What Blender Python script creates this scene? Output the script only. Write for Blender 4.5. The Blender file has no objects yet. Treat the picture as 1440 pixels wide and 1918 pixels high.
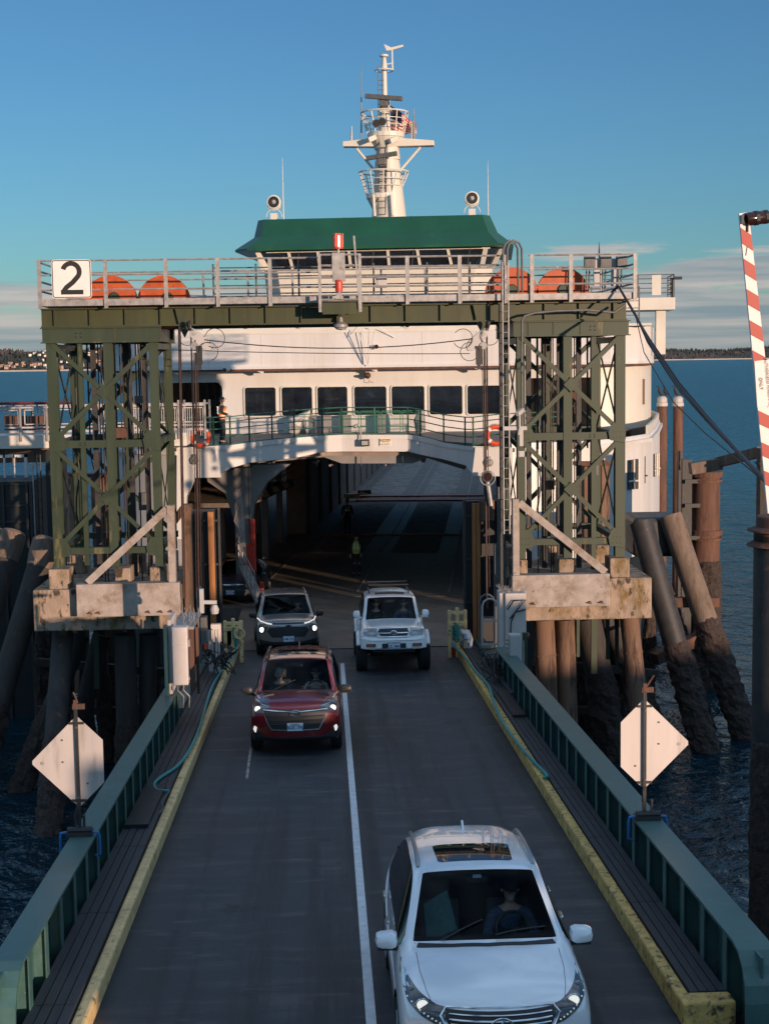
import bpy, bmesh, math, random
from mathutils import Vector, Matrix, Euler, noise
from mathutils.bvhtree import BVHTree
from mathutils.geometry import delaunay_2d_cdt
random.seed(7)
PI=math.pi; R=math.radians
scene=bpy.context.scene; COL=scene.collection

# ------------------------------------------------------------ camera
PSI,PITCH,ROLL,FPX=.0405,.102,.0146,2750.0
CAMZ=12.0
f_=Vector((math.sin(PSI)*math.cos(PITCH),math.cos(PSI)*math.cos(PITCH),-math.sin(PITCH)))
r0=Vector((math.cos(PSI),-math.sin(PSI),0)); u0=r0.cross(f_)
r_=r0*math.cos(ROLL)-u0*math.sin(ROLL); u_=r0*math.sin(ROLL)+u0*math.cos(ROLL)
cd=bpy.data.cameras.new('camera'); cam=bpy.data.objects.new('camera',cd); COL.objects.link(cam)
M3=Matrix((r_,u_,-f_)).transposed()
cam.matrix_world=Matrix.Translation((0,0,CAMZ))@M3.to_4x4()
cd.sensor_fit='HORIZONTAL'; cd.sensor_width=36; cd.lens=FPX/1440*36
cd.clip_start=.1; cd.clip_end=60000
scene.camera=cam
def PX(x,y,Y):
    """world point that stands at depth Y on the sight line through photo pixel x,y"""
    d=f_+r_*((x-720)/FPX)-u_*((y-959)/FPX)
    return Vector((0,0,CAMZ))+d*(Y/d.y)
# ------------------------------------------------------------ sky, sun, exposure
SUN_AZ=R(33); SUN_EL=R(4.2)      # the sun stands low behind the camera, to its right
w=bpy.data.worlds.new('World'); scene.world=w; w.use_nodes=True
nt=w.node_tree; N=nt.nodes; L=nt.links; N.clear()
def nd(t,**k):
    n=N.new(t)
    for a,b in k.items(): setattr(n,a,b)
    return n
sky=nd('ShaderNodeTexSky',sky_type='NISHITA',sun_disc=False)
sky.sun_elevation=R(8.5); sky.sun_rotation=PI-SUN_AZ
sky.air_density=1.0; sky.dust_density=0.35; sky.ozone_density=2.0; sky.altitude=0
bg=nd('ShaderNodeBackground'); bg.inputs[1].default_value=.15
hs=nd('ShaderNodeMix',data_type='RGBA',blend_type='MULTIPLY'); hs.inputs['Factor'].default_value=1; hs.inputs['B'].default_value=(.200,.345,.485,1)
L.new(sky.outputs[0],hs.inputs['A']); L.new(hs.outputs['Result'],bg.inputs[0])
tc=nd('ShaderNodeTexCoord'); sx=nd('ShaderNodeSeparateXYZ'); L.new(tc.outputs['Generated'],sx.inputs[0])
mp=nd('ShaderNodeMapping'); mp.inputs['Scale'].default_value=(5,5,42); L.new(tc.outputs['Generated'],mp.inputs[0])
nz=nd('ShaderNodeTexNoise'); nz.inputs['Scale'].default_value=1.7; nz.inputs['Detail'].default_value=8; nz.inputs['Roughness'].default_value=.58; nz.inputs['Distortion'].default_value=.3
mp.inputs['Location'].default_value=(3.1,1.2,.4)
L.new(mp.outputs[0],nz.inputs['Vector'])
def math_(op,a,b=None,c=None):
    n=nd('ShaderNodeMath',operation=op)
    for i,v in enumerate((a,b,c)):
        if v is None: continue
        if isinstance(v,(int,float)): n.inputs[i].default_value=v
        else: L.new(v,n.inputs[i])
    return n.outputs[0]
# cloud bank lying on the horizon, a little higher to the right
lim=math_('ADD',math_('MULTIPLY',sx.outputs['X'],.03),.058)
h=math_('DIVIDE',sx.outputs['Z'],lim)
dens=math_('ADD',math_('MULTIPLY',math_('SUBTRACT',nz.outputs['Fac'],.5),.95),math_('MULTIPLY',math_('SUBTRACT',1.08,h),.50))
mr=nd('ShaderNodeMapRange'); mr.inputs['From Min'].default_value=0; mr.inputs['From Max'].default_value=.16; L.new(dens,mr.inputs['Value'])
mr.interpolation_type='SMOOTHSTEP'
mp2=nd('ShaderNodeMapping'); mp2.inputs['Scale'].default_value=(4,4,95); mp2.inputs['Location'].default_value=(.3,2.2,1.4); L.new(tc.outputs['Generated'],mp2.inputs[0])
nz2=nd('ShaderNodeTexNoise'); nz2.inputs['Scale'].default_value=1.3; nz2.inputs['Detail'].default_value=7; L.new(mp2.outputs[0],nz2.inputs['Vector'])
edge=nd('ShaderNodeMapRange'); edge.inputs['From Min'].default_value=.05; edge.inputs['From Max'].default_value=.32; edge.inputs['To Min'].default_value=.20; edge.inputs['To Max'].default_value=0; L.new(dens,edge.inputs['Value'])
ccr=nd('ShaderNodeValToRGB'); L.new(math_('ADD',nz2.outputs['Fac'],edge.outputs[0]),ccr.inputs[0])
ccr.color_ramp.elements[0].position=.42; ccr.color_ramp.elements[0].color=(.22,.28,.33,1)
ccr.color_ramp.elements[1].position=.74; ccr.color_ramp.elements[1].color=(.52,.47,.45,1)
bc=nd('ShaderNodeBackground'); L.new(ccr.outputs[0],bc.inputs[0]); bc.inputs[1].default_value=.62
ms=nd('ShaderNodeMixShader'); L.new(math_('MULTIPLY',mr.outputs[0],.85),ms.inputs[0]); L.new(bg.outputs[0],ms.inputs[1]); L.new(bc.outputs[0],ms.inputs[2])
# unseen bright cloud layer added high above the frame as fill light
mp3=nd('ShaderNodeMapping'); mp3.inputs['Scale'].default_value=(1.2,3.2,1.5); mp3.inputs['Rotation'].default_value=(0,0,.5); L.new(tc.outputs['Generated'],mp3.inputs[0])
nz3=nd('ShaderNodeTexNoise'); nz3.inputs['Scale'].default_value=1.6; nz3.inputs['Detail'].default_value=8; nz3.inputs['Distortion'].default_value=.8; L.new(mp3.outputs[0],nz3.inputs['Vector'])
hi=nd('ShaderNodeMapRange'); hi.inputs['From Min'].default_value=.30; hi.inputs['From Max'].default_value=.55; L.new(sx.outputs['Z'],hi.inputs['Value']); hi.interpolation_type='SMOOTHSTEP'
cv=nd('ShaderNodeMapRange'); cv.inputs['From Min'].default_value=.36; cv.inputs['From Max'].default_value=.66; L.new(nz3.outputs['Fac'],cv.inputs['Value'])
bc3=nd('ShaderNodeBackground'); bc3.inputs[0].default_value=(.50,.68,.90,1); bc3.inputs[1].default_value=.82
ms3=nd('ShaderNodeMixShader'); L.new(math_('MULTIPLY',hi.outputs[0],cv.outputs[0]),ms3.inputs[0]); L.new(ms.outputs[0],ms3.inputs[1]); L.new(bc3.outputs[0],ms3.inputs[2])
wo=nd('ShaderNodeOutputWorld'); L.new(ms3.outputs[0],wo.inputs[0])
sl=bpy.data.lights.new('sun','SUN'); sl.energy=3.3; sl.angle=R(.6); sl.color=(1,.70,.50)
sun=bpy.data.objects.new('sun',sl); COL.objects.link(sun)
SD=Vector((math.sin(SUN_AZ)*math.cos(SUN_EL),-math.cos(SUN_AZ)*math.cos(SUN_EL),math.sin(SUN_EL)))
sun.rotation_euler=SD.to_track_quat('Z','Y').to_euler()
scene.view_settings.view_transform='Standard'; scene.view_settings.look='None'
scene.view_settings.exposure=.75; scene.view_settings.gamma=1; scene.view_settings.use_curve_mapping=False
scene.cycles.max_bounces=6; scene.cycles.use_denoising=True

# ------------------------------------------------------------ materials
def mat(name,c,rough=.6,metal=0,var=.25,scale=3,bump=0,bscale=30,stain=None,streak=False,coat=0,spec=.5,back=None):
    m=bpy.data.materials.new(name); m.use_nodes=True; t=m.node_tree; b=t.nodes['Principled BSDF']
    def n(k,**kw):
        q=t.nodes.new(k)
        for a,v in kw.items(): setattr(q,a,v)
        return q
    b.inputs['Roughness'].default_value=rough; b.inputs['Metallic'].default_value=metal
    b.inputs['Coat Weight'].default_value=coat; b.inputs['Specular IOR Level'].default_value=spec
    b.inputs['Coat Roughness'].default_value=.04
    g=n('ShaderNodeNewGeometry'); pos=g.outputs['Position']
    if streak:
        mp=n('ShaderNodeMapping'); mp.inputs['Scale'].default_value=(1,1,.14 if streak is True else streak); t.links.new(pos,mp.inputs[0]); pos2=mp.outputs[0]
    else: pos2=pos
    z=n('ShaderNodeTexNoise'); z.inputs['Scale'].default_value=scale; z.inputs['Detail'].default_value=6; z.inputs['Roughness'].default_value=.62
    t.links.new(pos2,z.inputs['Vector'])
    r=n('ShaderNodeValToRGB'); r.color_ramp.elements[0].position=.3; r.color_ramp.elements[1].position=.72
    r.color_ramp.elements[0].color=tuple(x*(1-var) for x in c)+(1,); r.color_ramp.elements[1].color=tuple(min(1,x*(1+var*.55)) for x in c)+(1,)
    t.links.new(z.outputs['Fac'],r.inputs[0]); col=r.outputs[0]
    if stain:
        for st in (stain if isinstance(stain,list) else [stain]):
            sc_,ss,th,wd=st[:4]
            z2=n('ShaderNodeTexNoise'); z2.inputs['Scale'].default_value=ss; z2.inputs['Detail'].default_value=7; z2.inputs['Roughness'].default_value=.7
            ad=n('ShaderNodeVectorMath',operation='ADD'); ad.inputs[1].default_value=(13.1*ss,7.7,4.2); srcp=pos2
            if len(st)>4:
                m5=n('ShaderNodeMapping'); m5.inputs['Scale'].default_value=st[4]; t.links.new(pos,m5.inputs[0]); srcp=m5.outputs[0]
            t.links.new(srcp,ad.inputs[0]); t.links.new(ad.outputs[0],z2.inputs['Vector'])
            q=n('ShaderNodeMapRange'); q.inputs['From Min'].default_value=th; q.inputs['From Max'].default_value=th+wd; t.links.new(z2.outputs['Fac'],q.inputs['Value'])
            mx=n('ShaderNodeMix',data_type='RGBA'); t.links.new(q.outputs[0],mx.inputs['Factor']); t.links.new(col,mx.inputs['A']); mx.inputs['B'].default_value=tuple(sc_)+(1,)
            col=mx.outputs['Result']
    t.links.new(col,b.inputs['Base Color'])
    if rough>.12 and rough<.95:
        q=n('ShaderNodeMapRange'); q.inputs['To Min'].default_value=max(0,rough-.1); q.inputs['To Max'].default_value=min(1,rough+.12); t.links.new(z.outputs['Fac'],q.inputs['Value']); t.links.new(q.outputs[0],b.inputs['Roughness'])
    if bump:
        z3=n('ShaderNodeTexNoise'); z3.inputs['Scale'].default_value=bscale; z3.inputs['Detail'].default_value=5; t.links.new(pos2,z3.inputs['Vector'])
        bp=n('ShaderNodeBump'); bp.inputs['Strength'].default_value=bump; bp.inputs['Distance'].default_value=.02
        t.links.new(z3.outputs['Fac'],bp.inputs['Height']); t.links.new(bp.outputs[0],b.inputs['Normal'])
    if back:
        o=t.nodes['Material Output']; d=n('ShaderNodeBsdfDiffuse'); d.inputs[0].default_value=tuple(back)+(1,)
        mx=n('ShaderNodeMixShader'); t.links.new(g.outputs['Backfacing'],mx.inputs[0]); t.links.new(b.outputs[0],mx.inputs[1]); t.links.new(d.outputs[0],mx.inputs[2]); t.links.new(mx.outputs[0],o.inputs['Surface'])
    return m
def emat(name,c,s):
    m=mat(name,c,.2,var=0); b=m.node_tree.nodes['Principled BSDF']; b.inputs['Emission Color'].default_value=tuple(c)+(1,); b.inputs['Emission Strength'].default_value=s; return m
def glassmat(name,tint=(.25,.3,.33),ior=1.5,alpha=1):
    m=bpy.data.materials.new(name); m.use_nodes=True; t=m.node_tree; t.nodes.clear()
    o=t.nodes.new('ShaderNodeOutputMaterial'); tr=t.nodes.new('ShaderNodeBsdfTransparent'); tr.inputs[0].default_value=tuple(tint)+(1,)
    gl=t.nodes.new('ShaderNodeBsdfGlossy'); gl.inputs['Roughness'].default_value=.02; gl.inputs[0].default_value=(.9,.95,1,1)
    fr=t.nodes.new('ShaderNodeFresnel'); fr.inputs[0].default_value=ior
    mx=t.nodes.new('ShaderNodeMixShader'); t.links.new(fr.outputs[0],mx.inputs[0]); t.links.new(tr.outputs[0],mx.inputs[1]); t.links.new(gl.outputs[0],mx.inputs[2]); t.links.new(mx.outputs[0],o.inputs[0]); return m
RUST=(.16,.055,.022)
M=dict(
 asphalt=mat('asphalt',(.038,.045,.056),.55,var=.35,scale=1.1,bump=.8,bscale=150,stain=[((.095,.090,.092),.45,.50,.22,(1.1,5,1)),((.018,.020,.024),1.0,.48,.14,(1.7,.04,1)),((.016,.018,.022),1.3,.60,.08),((.010,.010,.012),4.5,.70,.03),((.13,.125,.12),.9,.60,.16,(.7,4,1)),((.20,.20,.2),23,.66,.05)]),
 deck=mat('ship_deck',(.15,.115,.09),.6,var=.45,scale=.8,bump=.4,bscale=60,stain=[((.13,.09,.06),.5,.50,.25),((.04,.035,.03),3,.55,.15)]),
 nonskid=mat('deck_nonskid',(.27,.25,.23),.85,var=.35,scale=2,bump=.4,bscale=80,stain=((.06,.055,.05),1.3,.5,.2)),
 paintline=mat('road_paint',(.62,.64,.66),.6,var=.2,scale=8,stain=((.2,.2,.2),9,.6,.12)),
 fadedline=mat('faded_paint',(.34,.32,.30),.7,var=.5,scale=4,stain=((.03,.03,.03),5,.5,.1)),
 orangeline=mat('rusty_track',(.55,.14,.07),.6,var=.4,scale=3),
 yellow=mat('yellow_kerb',(.74,.52,.24),.55,var=.3,scale=5,bump=.3,bscale=40,stain=[((.10,.085,.04),6,.56,.12),((.55,.46,.25),2,.6,.2)]),
 yellowmoss=mat('yellow_kerb_mossy',(.66,.43,.13),.65,var=.35,scale=6,bump=.6,bscale=35,stain=[((.09,.07,.035),9,.52,.10),((.3,.28,.17),11,.6,.08)]),
 grate=mat('walk_grating',(.045,.052,.062),.5,var=.3,scale=8,metal=.3,bump=.5,bscale=120),
 galv=mat('galvanised',(.33,.32,.31),.5,metal=.35,var=.35,scale=6,stain=[((.17,.11,.08),7,.58,.15)]),
 galvd=mat('galvanised_dark',(.12,.12,.12),.55,metal=.3,var=.3,scale=6),
 green=mat('green_steel',(.026,.042,.020),.5,var=.25,scale=3,streak=True,stain=[((.14,.12,.05),3,.6,.1),(RUST,9,.72,.06)]),
 green2=mat('olive_steel',(.038,.045,.012),.5,var=.3,scale=2.5,streak=True,stain=[(RUST,3.5,.66,.08),((.05,.06,.02),5,.6,.1)]),
 rail=mat('girder_paint',(.05,.12,.11),.42,var=.22,scale=2.5,bump=.1,bscale=30,stain=[((.10,.15,.15),3,.55,.2),((.45,.46,.44),21,.69,.02),((.12,.06,.035),5,.69,.03)]),
 conc=mat('concrete',(.36,.31,.275),.85,var=.3,scale=3,bump=.7,bscale=40,stain=[((.19,.13,.09),1.6,.50,.18),((.12,.09,.07),7,.62,.06),((.45,.42,.38),12,.64,.05)]),
 concmoss=mat('mossy_concrete',(.34,.26,.20),.9,var=.35,scale=2.4,streak=.5,bump=.8,bscale=30,stain=[((.16,.105,.04),2.0,.48,.15),((.05,.035,.022),4.0,.54,.06),((.36,.30,.22),9,.66,.05)]),
 conccol=mat('concrete_column',(.17,.10,.065),.85,var=.3,scale=2,streak=True,bump=.5,bscale=25,stain=[((.05,.03,.022),3,.48,.12),((.26,.17,.11),6,.64,.08)]),
 wood=mat('weathered_wood',(.17,.125,.095),.85,var=.35,scale=5,streak=True,bump=.7,bscale=30,stain=[((.10,.065,.04),5,.52,.15),((.33,.27,.22),14,.62,.05)]),
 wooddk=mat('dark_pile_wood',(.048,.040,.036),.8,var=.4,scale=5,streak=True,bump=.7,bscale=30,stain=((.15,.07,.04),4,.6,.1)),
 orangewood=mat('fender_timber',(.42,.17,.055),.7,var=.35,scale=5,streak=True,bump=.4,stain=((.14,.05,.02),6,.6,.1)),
 barn=mat('barnacles',(.055,.035,.028),.9,var=.7,scale=14,bump=1,bscale=45,stain=[((.26,.09,.045),16,.63,.05),((.02,.018,.016),8,.5,.1)]),
 rust=mat('rusted_steel',(.13,.06,.038),.8,var=.5,scale=5,streak=True,bump=.5,stain=[((.06,.035,.028),6,.5,.15),((.30,.13,.07),9,.64,.08)]),
 pilesteel=mat('tarred_steel',(.034,.032,.032),.55,var=.4,scale=4,bump=.3,bscale=20,stain=[((.15,.07,.04),4,.63,.08)]),
 black=mat('black_steel',(.018,.018,.019),.5,var=.3,scale=4),
 rubber=mat('rubber',(.015,.015,.016),.75,var=.3,scale=20),
 white=mat('ship_white',(.60,.59,.575),.45,var=.06,scale=.8,streak=True,stain=[((.50,.45,.39),1.6,.60,.25),((.36,.24,.16),3.6,.67,.08),((.47,.43,.39),.5,.5,.3)]),
 cream=mat('ship_cream',(.60,.57,.50),.45,var=.08,scale=1,stain=((.55,.47,.36),2.5,.66,.2)),
 greygusset=mat('portal_grey',(.22,.205,.20),.6,var=.15,scale=1.5),
 shipdark=mat('ship_interior',(.27,.21,.18),.7,var=.35,scale=1,stain=((.16,.09,.06),2,.6,.15)),
 hullblack=mat('hull_black',(.012,.016,.017),.5,var=.3,scale=2),
 shipgreen=mat('ship_green',(.005,.070,.032),.38,var=.22,scale=.9,streak=True,stain=((.02,.10,.07),1.5,.6,.2)),
 railgreen=mat('rail_green',(.03,.13,.08),.45,var=.2,scale=3,stain=(RUST,8,.72,.05)),
 paneglass=mat('ship_glass',(.010,.014,.022),.05,var=.6,scale=1.6,spec=.5,stain=[((.06,.045,.03),1.7,.66,.05),((.03,.05,.09),1.1,.62,.08)]),  # tan and blue patches paint lit interior and faint reflections into opaque panes
 signwhite=mat('sign_white',(.74,.69,.66),.5,var=.06,scale=4),
 alu=mat('sign_back_aluminium',(.52,.47,.45),.5,metal=.25,var=.12,scale=3,streak=True,stain=[((.33,.29,.27),4,.55,.15),((.30,.20,.14),9,.70,.04)]),
 signblack=mat('sign_black',(.012,.012,.012),.5,var=0),
 orange=mat('sheave_orange',(.42,.072,.012),.45,var=.25,scale=4,stain=((.25,.06,.02),6,.6,.1)),
 ringorange=mat('ring_orange',(.62,.07,.02),.5,var=.1,scale=5),
 hivis=mat('hivis_orange',(.85,.22,.03),.8,var=.1,scale=9),
 hivisy=mat('hivis_yellow',(.62,.66,.06),.8,var=.1,scale=9),
 reflect=mat('reflective_tape',(.75,.75,.68),.4,var=.05),
 cloth=mat('dark_cloth',(.02,.022,.03),.9,var=.3,scale=20),
 clothgreen=mat('teal_fleece',(.05,.14,.13),.9,var=.3,scale=20),
 clothlight=mat('light_shirt',(.42,.38,.33),.9,var=.2,scale=20),
 clothplaid=mat('blue_shirt',(.06,.09,.14),.9,var=.6,scale=40),
 skin=mat('skin',(.55,.31,.22),.55,var=.1,scale=20),
 hair=mat('grey_hair',(.35,.31,.27),.8,var=.3,scale=40),
 hairdk=mat('dark_hair',(.03,.02,.015),.8,var=.3,scale=40),
 teal=mat('teal_hose',(.03,.27,.27),.5,var=.2,scale=6),
 ropeg=mat('green_rope',(.03,.28,.22),.7,var=.5,scale=60),
 cable=mat('black_cable',(.012,.012,.013),.5,var=.2),
 wirerope=mat('greased_wire_rope',(.045,.022,.016),.5,var=.4,scale=12),
 grey=mat('grey_box',(.42,.40,.39),.5,var=.08,scale=4,stain=((.3,.26,.23),6,.62,.1)),
 pinkgrey=mat('cabinet_beige',(.56,.50,.46),.5,var=.08,scale=4,stain=((.36,.28,.22),5,.66,.1)),
 redpaint=mat('red_paint',(.55,.05,.025),.45,var=.12,scale=4),
 redtape=mat('reflective_red',(.36,.018,.006),.4,var=.05),
 bluepaint=mat('blue_paint',(.02,.16,.42),.45,var=.1,scale=4),
 redlens=emat('red_lens',(.8,.05,.02),.35),
 lensdk=mat('lens_dark',(.03,.012,.01),.15,var=.2,scale=20),
 lampglass=mat('lamp_glass',(.35,.35,.33),.1,var=.1),
 hazard=None,
 houseW=mat('house_white',(.80,.74,.68),.8,var=.1,scale=.05), houseT=mat('house_tan',(.40,.27,.20),.8,var=.1,scale=.05), roofM=mat('house_roof',(.10,.085,.08),.8,var=.2,scale=.05),
 tree=mat('far_trees',(.030,.040,.034),.9,var=.5,scale=.02), treebr=mat('far_bare_trees',(.085,.066,.058),.9,var=.5,scale=.02),
 hill=mat('hill_ground',(.075,.068,.055),.95,var=.4,scale=.01), sand=mat('beach',(.38,.32,.27),.9,var=.2,scale=.02),
 bird=mat('bird_black',(.015,.015,.015),.6,var=.2),
)
# striped paint: diagonal bands set by the object's own coordinates
def stripes(name,c1,c2,vec,freq,duty=.5,rough=.5):
    m=bpy.data.materials.new(name); m.use_nodes=True; t=m.node_tree; b=t.nodes['Principled BSDF']; b.inputs['Roughness'].default_value=rough
    g=t.nodes.new('ShaderNodeNewGeometry'); d=t.nodes.new('ShaderNodeVectorMath'); d.operation='DOT_PRODUCT'; d.inputs[1].default_value=vec
    t.links.new(g.outputs['Position'],d.inputs[0])
    a=t.nodes.new('ShaderNodeMath'); a.operation='MULTIPLY'; a.inputs[1].default_value=freq; t.links.new(d.outputs['Value'],a.inputs[0])
    f=t.nodes.new('ShaderNodeMath'); f.operation='FRACT'; t.links.new(a.outputs[0],f.inputs[0])
    q=t.nodes.new('ShaderNodeMath'); q.operation='GREATER_THAN'; q.inputs[1].default_value=duty; t.links.new(f.outputs[0],q.inputs[0])
    mx=t.nodes.new('ShaderNodeMix'); mx.data_type='RGBA'; t.links.new(q.outputs[0],mx.inputs['Factor']); mx.inputs['A'].default_value=tuple(c1)+(1,); mx.inputs['B'].default_value=tuple(c2)+(1,)
    t.links.new(mx.outputs['Result'],b.inputs['Base Color']); return m
M['hazard']=stripes('hazard_stripes',(.75,.50,.22),(.03,.02,.02),(0,.5,.8),1.1)

# ------------------------------------------------------------ mesh helpers (all in world coordinates)
WM={}
def tag(o,label=None,cat=None,group=None,kind=None):
    if label: o['label']=label
    if cat: o['category']=cat
    if group: o['group']=group
    if kind: o['kind']=kind
    return o
def empty(name,loc,label,cat,group=None,rot=0):
    o=bpy.data.objects.new(name,None); COL.objects.link(o); o.location=loc; o.rotation_euler=(0,0,rot); o.empty_display_size=.2
    WM[o.name]=Matrix.Translation(loc)@Matrix.Rotation(rot,4,'Z'); return tag(o,label,cat,group)
def orth(d,up=Vector((0,0,1))):
    d=d.normalized()
    if abs(d.dot(up))>.999: up=Vector((0,1,0))
    s=d.cross(up).normalized(); return s,s.cross(d).normalized()
class MB:
    def __init__(s): s.v=[]; s.f=[]; s.m=[]; s.mi=0
    def add(s,vs,fs):
        n=len(s.v); s.v+= [Vector(a) for a in vs]; s.f+=[tuple(i+n for i in f) for f in fs]; s.m+=[s.mi]*len(fs); return s
    def box(s,c,d,rot=None):
        c=Vector(c); h=Vector(d)/2; vs=[Vector((x*h.x,y*h.y,z*h.z)) for x in(-1,1) for y in(-1,1) for z in(-1,1)]
        if rot is not None: vs=[rot@q for q in vs]
        return s.add([c+q for q in vs],[(0,1,3,2),(4,6,7,5),(0,4,5,1),(2,3,7,6),(0,2,6,4),(1,5,7,3)])
    def b2(s,a,b): # box by two corners
        a=Vector(a);b=Vector(b); return s.box((a+b)/2,[abs(q) for q in (b-a)])
    def beam(s,p,q,w,h,up=Vector((0,0,1))):
        p=Vector(p);q=Vector(q); a,b=orth(q-p,up); a=a*w/2;b=b*h/2
        vs=[p-a-b,p+a-b,p+a+b,p-a+b,q-a-b,q+a-b,q+a+b,q-a+b]
        return s.add(vs,[(0,1,2,3),(7,6,5,4),(0,4,5,1),(1,5,6,2),(2,6,7,3),(3,7,4,0)])
    def ibeam(s,p,q,w,d,t=.03,up=Vector((0,1,0))):
        """wide-flange section: flanges w wide, d apart along up"""
        p=Vector(p);q=Vector(q); a,b=orth(q-p,up); o=b*(d/2-t/2)
        s.beam(p+o,q+o,w,t,up); s.beam(p-o,q-o,w,t,up); s.beam(p,q,t,d-2*t-.004,up); return s
    def tube(s,p,q,r,n=8,r2=None,cap=True):
        p=Vector(p);q=Vector(q); a,b=orth(q-p); r2=r if r2 is None else r2; vs=[]
        for c,rr in((p,r),(q,r2)):
            for i in range(n):
                t=2*PI*i/n; vs.append(c+a*(rr*math.cos(t))+b*(rr*math.sin(t)))
        fs=[(i,(i+1)%n,n+(i+1)%n,n+i) for i in range(n)]
        if cap: fs+=[tuple(range(n))[::-1],tuple(range(n,2*n))]
        return s.add(vs,fs)
    def path(s,pts,r,n=6,closed=False):
        pts=[Vector(p) for p in pts]; k=len(pts); vs=[]; up=Vector((0,0,1)); pa=None
        for i,p in enumerate(pts):
            d=(pts[(i+1)%k]-pts[i-1]) if closed else (pts[min(i+1,k-1)]-pts[max(i-1,0)])
            d.normalize()
            if pa is None: a,b=orth(d)
            else:
                a=(pa-d*pa.dot(d)); a.normalize(); b=a.cross(d)
            pa=a
            rr=r[i] if isinstance(r,(list,tuple)) else r
            for j in range(n):
                t=2*PI*j/n; vs.append(p+a*(rr*math.cos(t))+b*(rr*math.sin(t)))
        fs=[]
        for i in range(k if closed else k-1):
            i2=(i+1)%k
            for j in range(n): fs.append((i*n+j,i*n+(j+1)%n,i2*n+(j+1)%n,i2*n+j))
        if not closed: fs+=[tuple(range(n))[::-1],tuple(range((k-1)*n,k*n))]
        return s.add(vs,fs)
    def prism(s,pts,ext):
        """closed polygon of 3d points pushed along the vector ext"""
        ext=Vector(ext); pts=[Vector(p) for p in pts]; k=len(pts)
        return s.add(pts+[p+ext for p in pts],[tuple(range(k))[::-1],tuple(range(k,2*k))]+[(i,(i+1)%k,k+(i+1)%k,k+i) for i in range(k)])
    def lathe(s,prof,c,axis=(0,0,1),n=16):
        c=Vector(c); ax=Vector(axis).normalized(); a,b=orth(ax); vs=[]
        for r,z in prof:
            for i in range(n):
                t=2*PI*i/n; vs.append(c+ax*z+a*(r*math.cos(t))+b*(r*math.sin(t)))
        fs=[]
        for k in range(len(prof)-1):
            for i in range(n): fs.append((k*n+i,k*n+(i+1)%n,(k+1)*n+(i+1)%n,(k+1)*n+i))
        fs+=[tuple(range(n))[::-1],tuple(range((len(prof)-1)*n,len(prof)*n))]
        return s.add(vs,fs)
    def sphere(s,c,r,n=10,sc=(1,1,1)):
        c=Vector(c); k=n//2+1; return s.lathe([(max(.001,r*math.sin(PI*i/k)),-r*math.cos(PI*i/k)*sc[2]) for i in range(k+1)],c,n=n)
    def torus(s,c,R_,r,axis=(0,1,0),n=24,m=8,arc=2*PI,a0=0):
        a,b=orth(Vector(axis)); c=Vector(c)
        k=n if arc>6.2 else n+1
        return s.path([c+a*(R_*math.cos(a0+arc*i/n))+b*(R_*math.sin(a0+arc*i/n)) for i in range(k)],r,m,closed=arc>6.2)
    def wall(s,pts,z0,z1,t=.06,closed=False):
        """vertical plate following plan points; z0/z1 numbers or lists; thickness t toward the left of travel"""
        k=len(pts); Z0=z0 if isinstance(z0,list) else [z0]*k; Z1=z1 if isinstance(z1,list) else [z1]*k
        P=[Vector((p[0],p[1],0)) for p in pts]; nr=[]
        for i in range(k):
            d=(P[min(i+1,k-1)]-P[max(i-1,0)]).normalized(); nr.append(Vector((-d.y,d.x,0))*t)
        vs=[]
        for i in range(k): vs+= [P[i]+Vector((0,0,Z0[i])),P[i]+Vector((0,0,Z1[i])),P[i]+nr[i]+Vector((0,0,Z1[i])),P[i]+nr[i]+Vector((0,0,Z0[i]))]
        fs=[]
        for i in range(k-1):
            a=i*4;b=a+4
            for j in range(4): fs.append((a+j,b+j,b+(j+1)%4,a+(j+1)%4))
        fs+=[(0,1,2,3),(4*k-1,4*k-2,4*k-3,4*k-4)]
        return s.add(vs,fs)
    def each(s,name,m,parent=None,**k):
        """every connected piece becomes an object of its own"""
        n=len(s.v); par=list(range(n))
        def fd(i):
            while par[i]!=i: par[i]=par[par[i]]; i=par[i]
            return i
        for f in s.f:
            for q in f[1:]: par[fd(q)]=fd(f[0])
        grp={}
        for f in s.f: grp.setdefault(fd(f[0]),[]).append(f)
        for fs in grp.values():
            us=sorted(set(i for f in fs for i in f)); mp={x:j for j,x in enumerate(us)}; b=MB(); b.add([s.v[i] for i in us],[tuple(mp[i] for i in f) for f in fs]); b.build(name,m,parent,**k)
    def build(s,name,m,parent=None,bevel=0,smooth=False,label=None,cat=None,group=None,kind=None,tf=None):
        me=bpy.data.meshes.new(name); 
        vs=s.v if tf is None else [tf@q for q in s.v]
        if parent is not None:
            inv=WM[parent.name].inverted(); vs=[inv@q for q in vs]
            org=Vector((0,0,0))
        else:
            org=sum((Vector(q) for q in vs),Vector((0,0,0)))/max(1,len(vs)); org.z=min(q.z for q in vs)
            vs=[q-org for q in vs]
        me.from_pydata(vs,[],s.f); 
        ms=m if isinstance(m,list) else [m]
        for q in ms: me.materials.append(M[q] if isinstance(q,str) else q)
        if len(ms)>1: me.polygons.foreach_set('material_index',s.m)
        bm=bmesh.new(); bm.from_mesh(me); bmesh.ops.recalc_face_normals(bm,faces=bm.faces[:]); bm.to_mesh(me); bm.free()
        if smooth:
            me.polygons.foreach_set('use_smooth',[True]*len(me.polygons)); me.set_sharp_from_angle(angle=R(38))
        o=bpy.data.objects.new(name,me); COL.objects.link(o)
        if parent is not None: o.parent=parent; WM[o.name]=WM[parent.name]
        else: o.location=org; WM[o.name]=Matrix.Translation(org)
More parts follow.
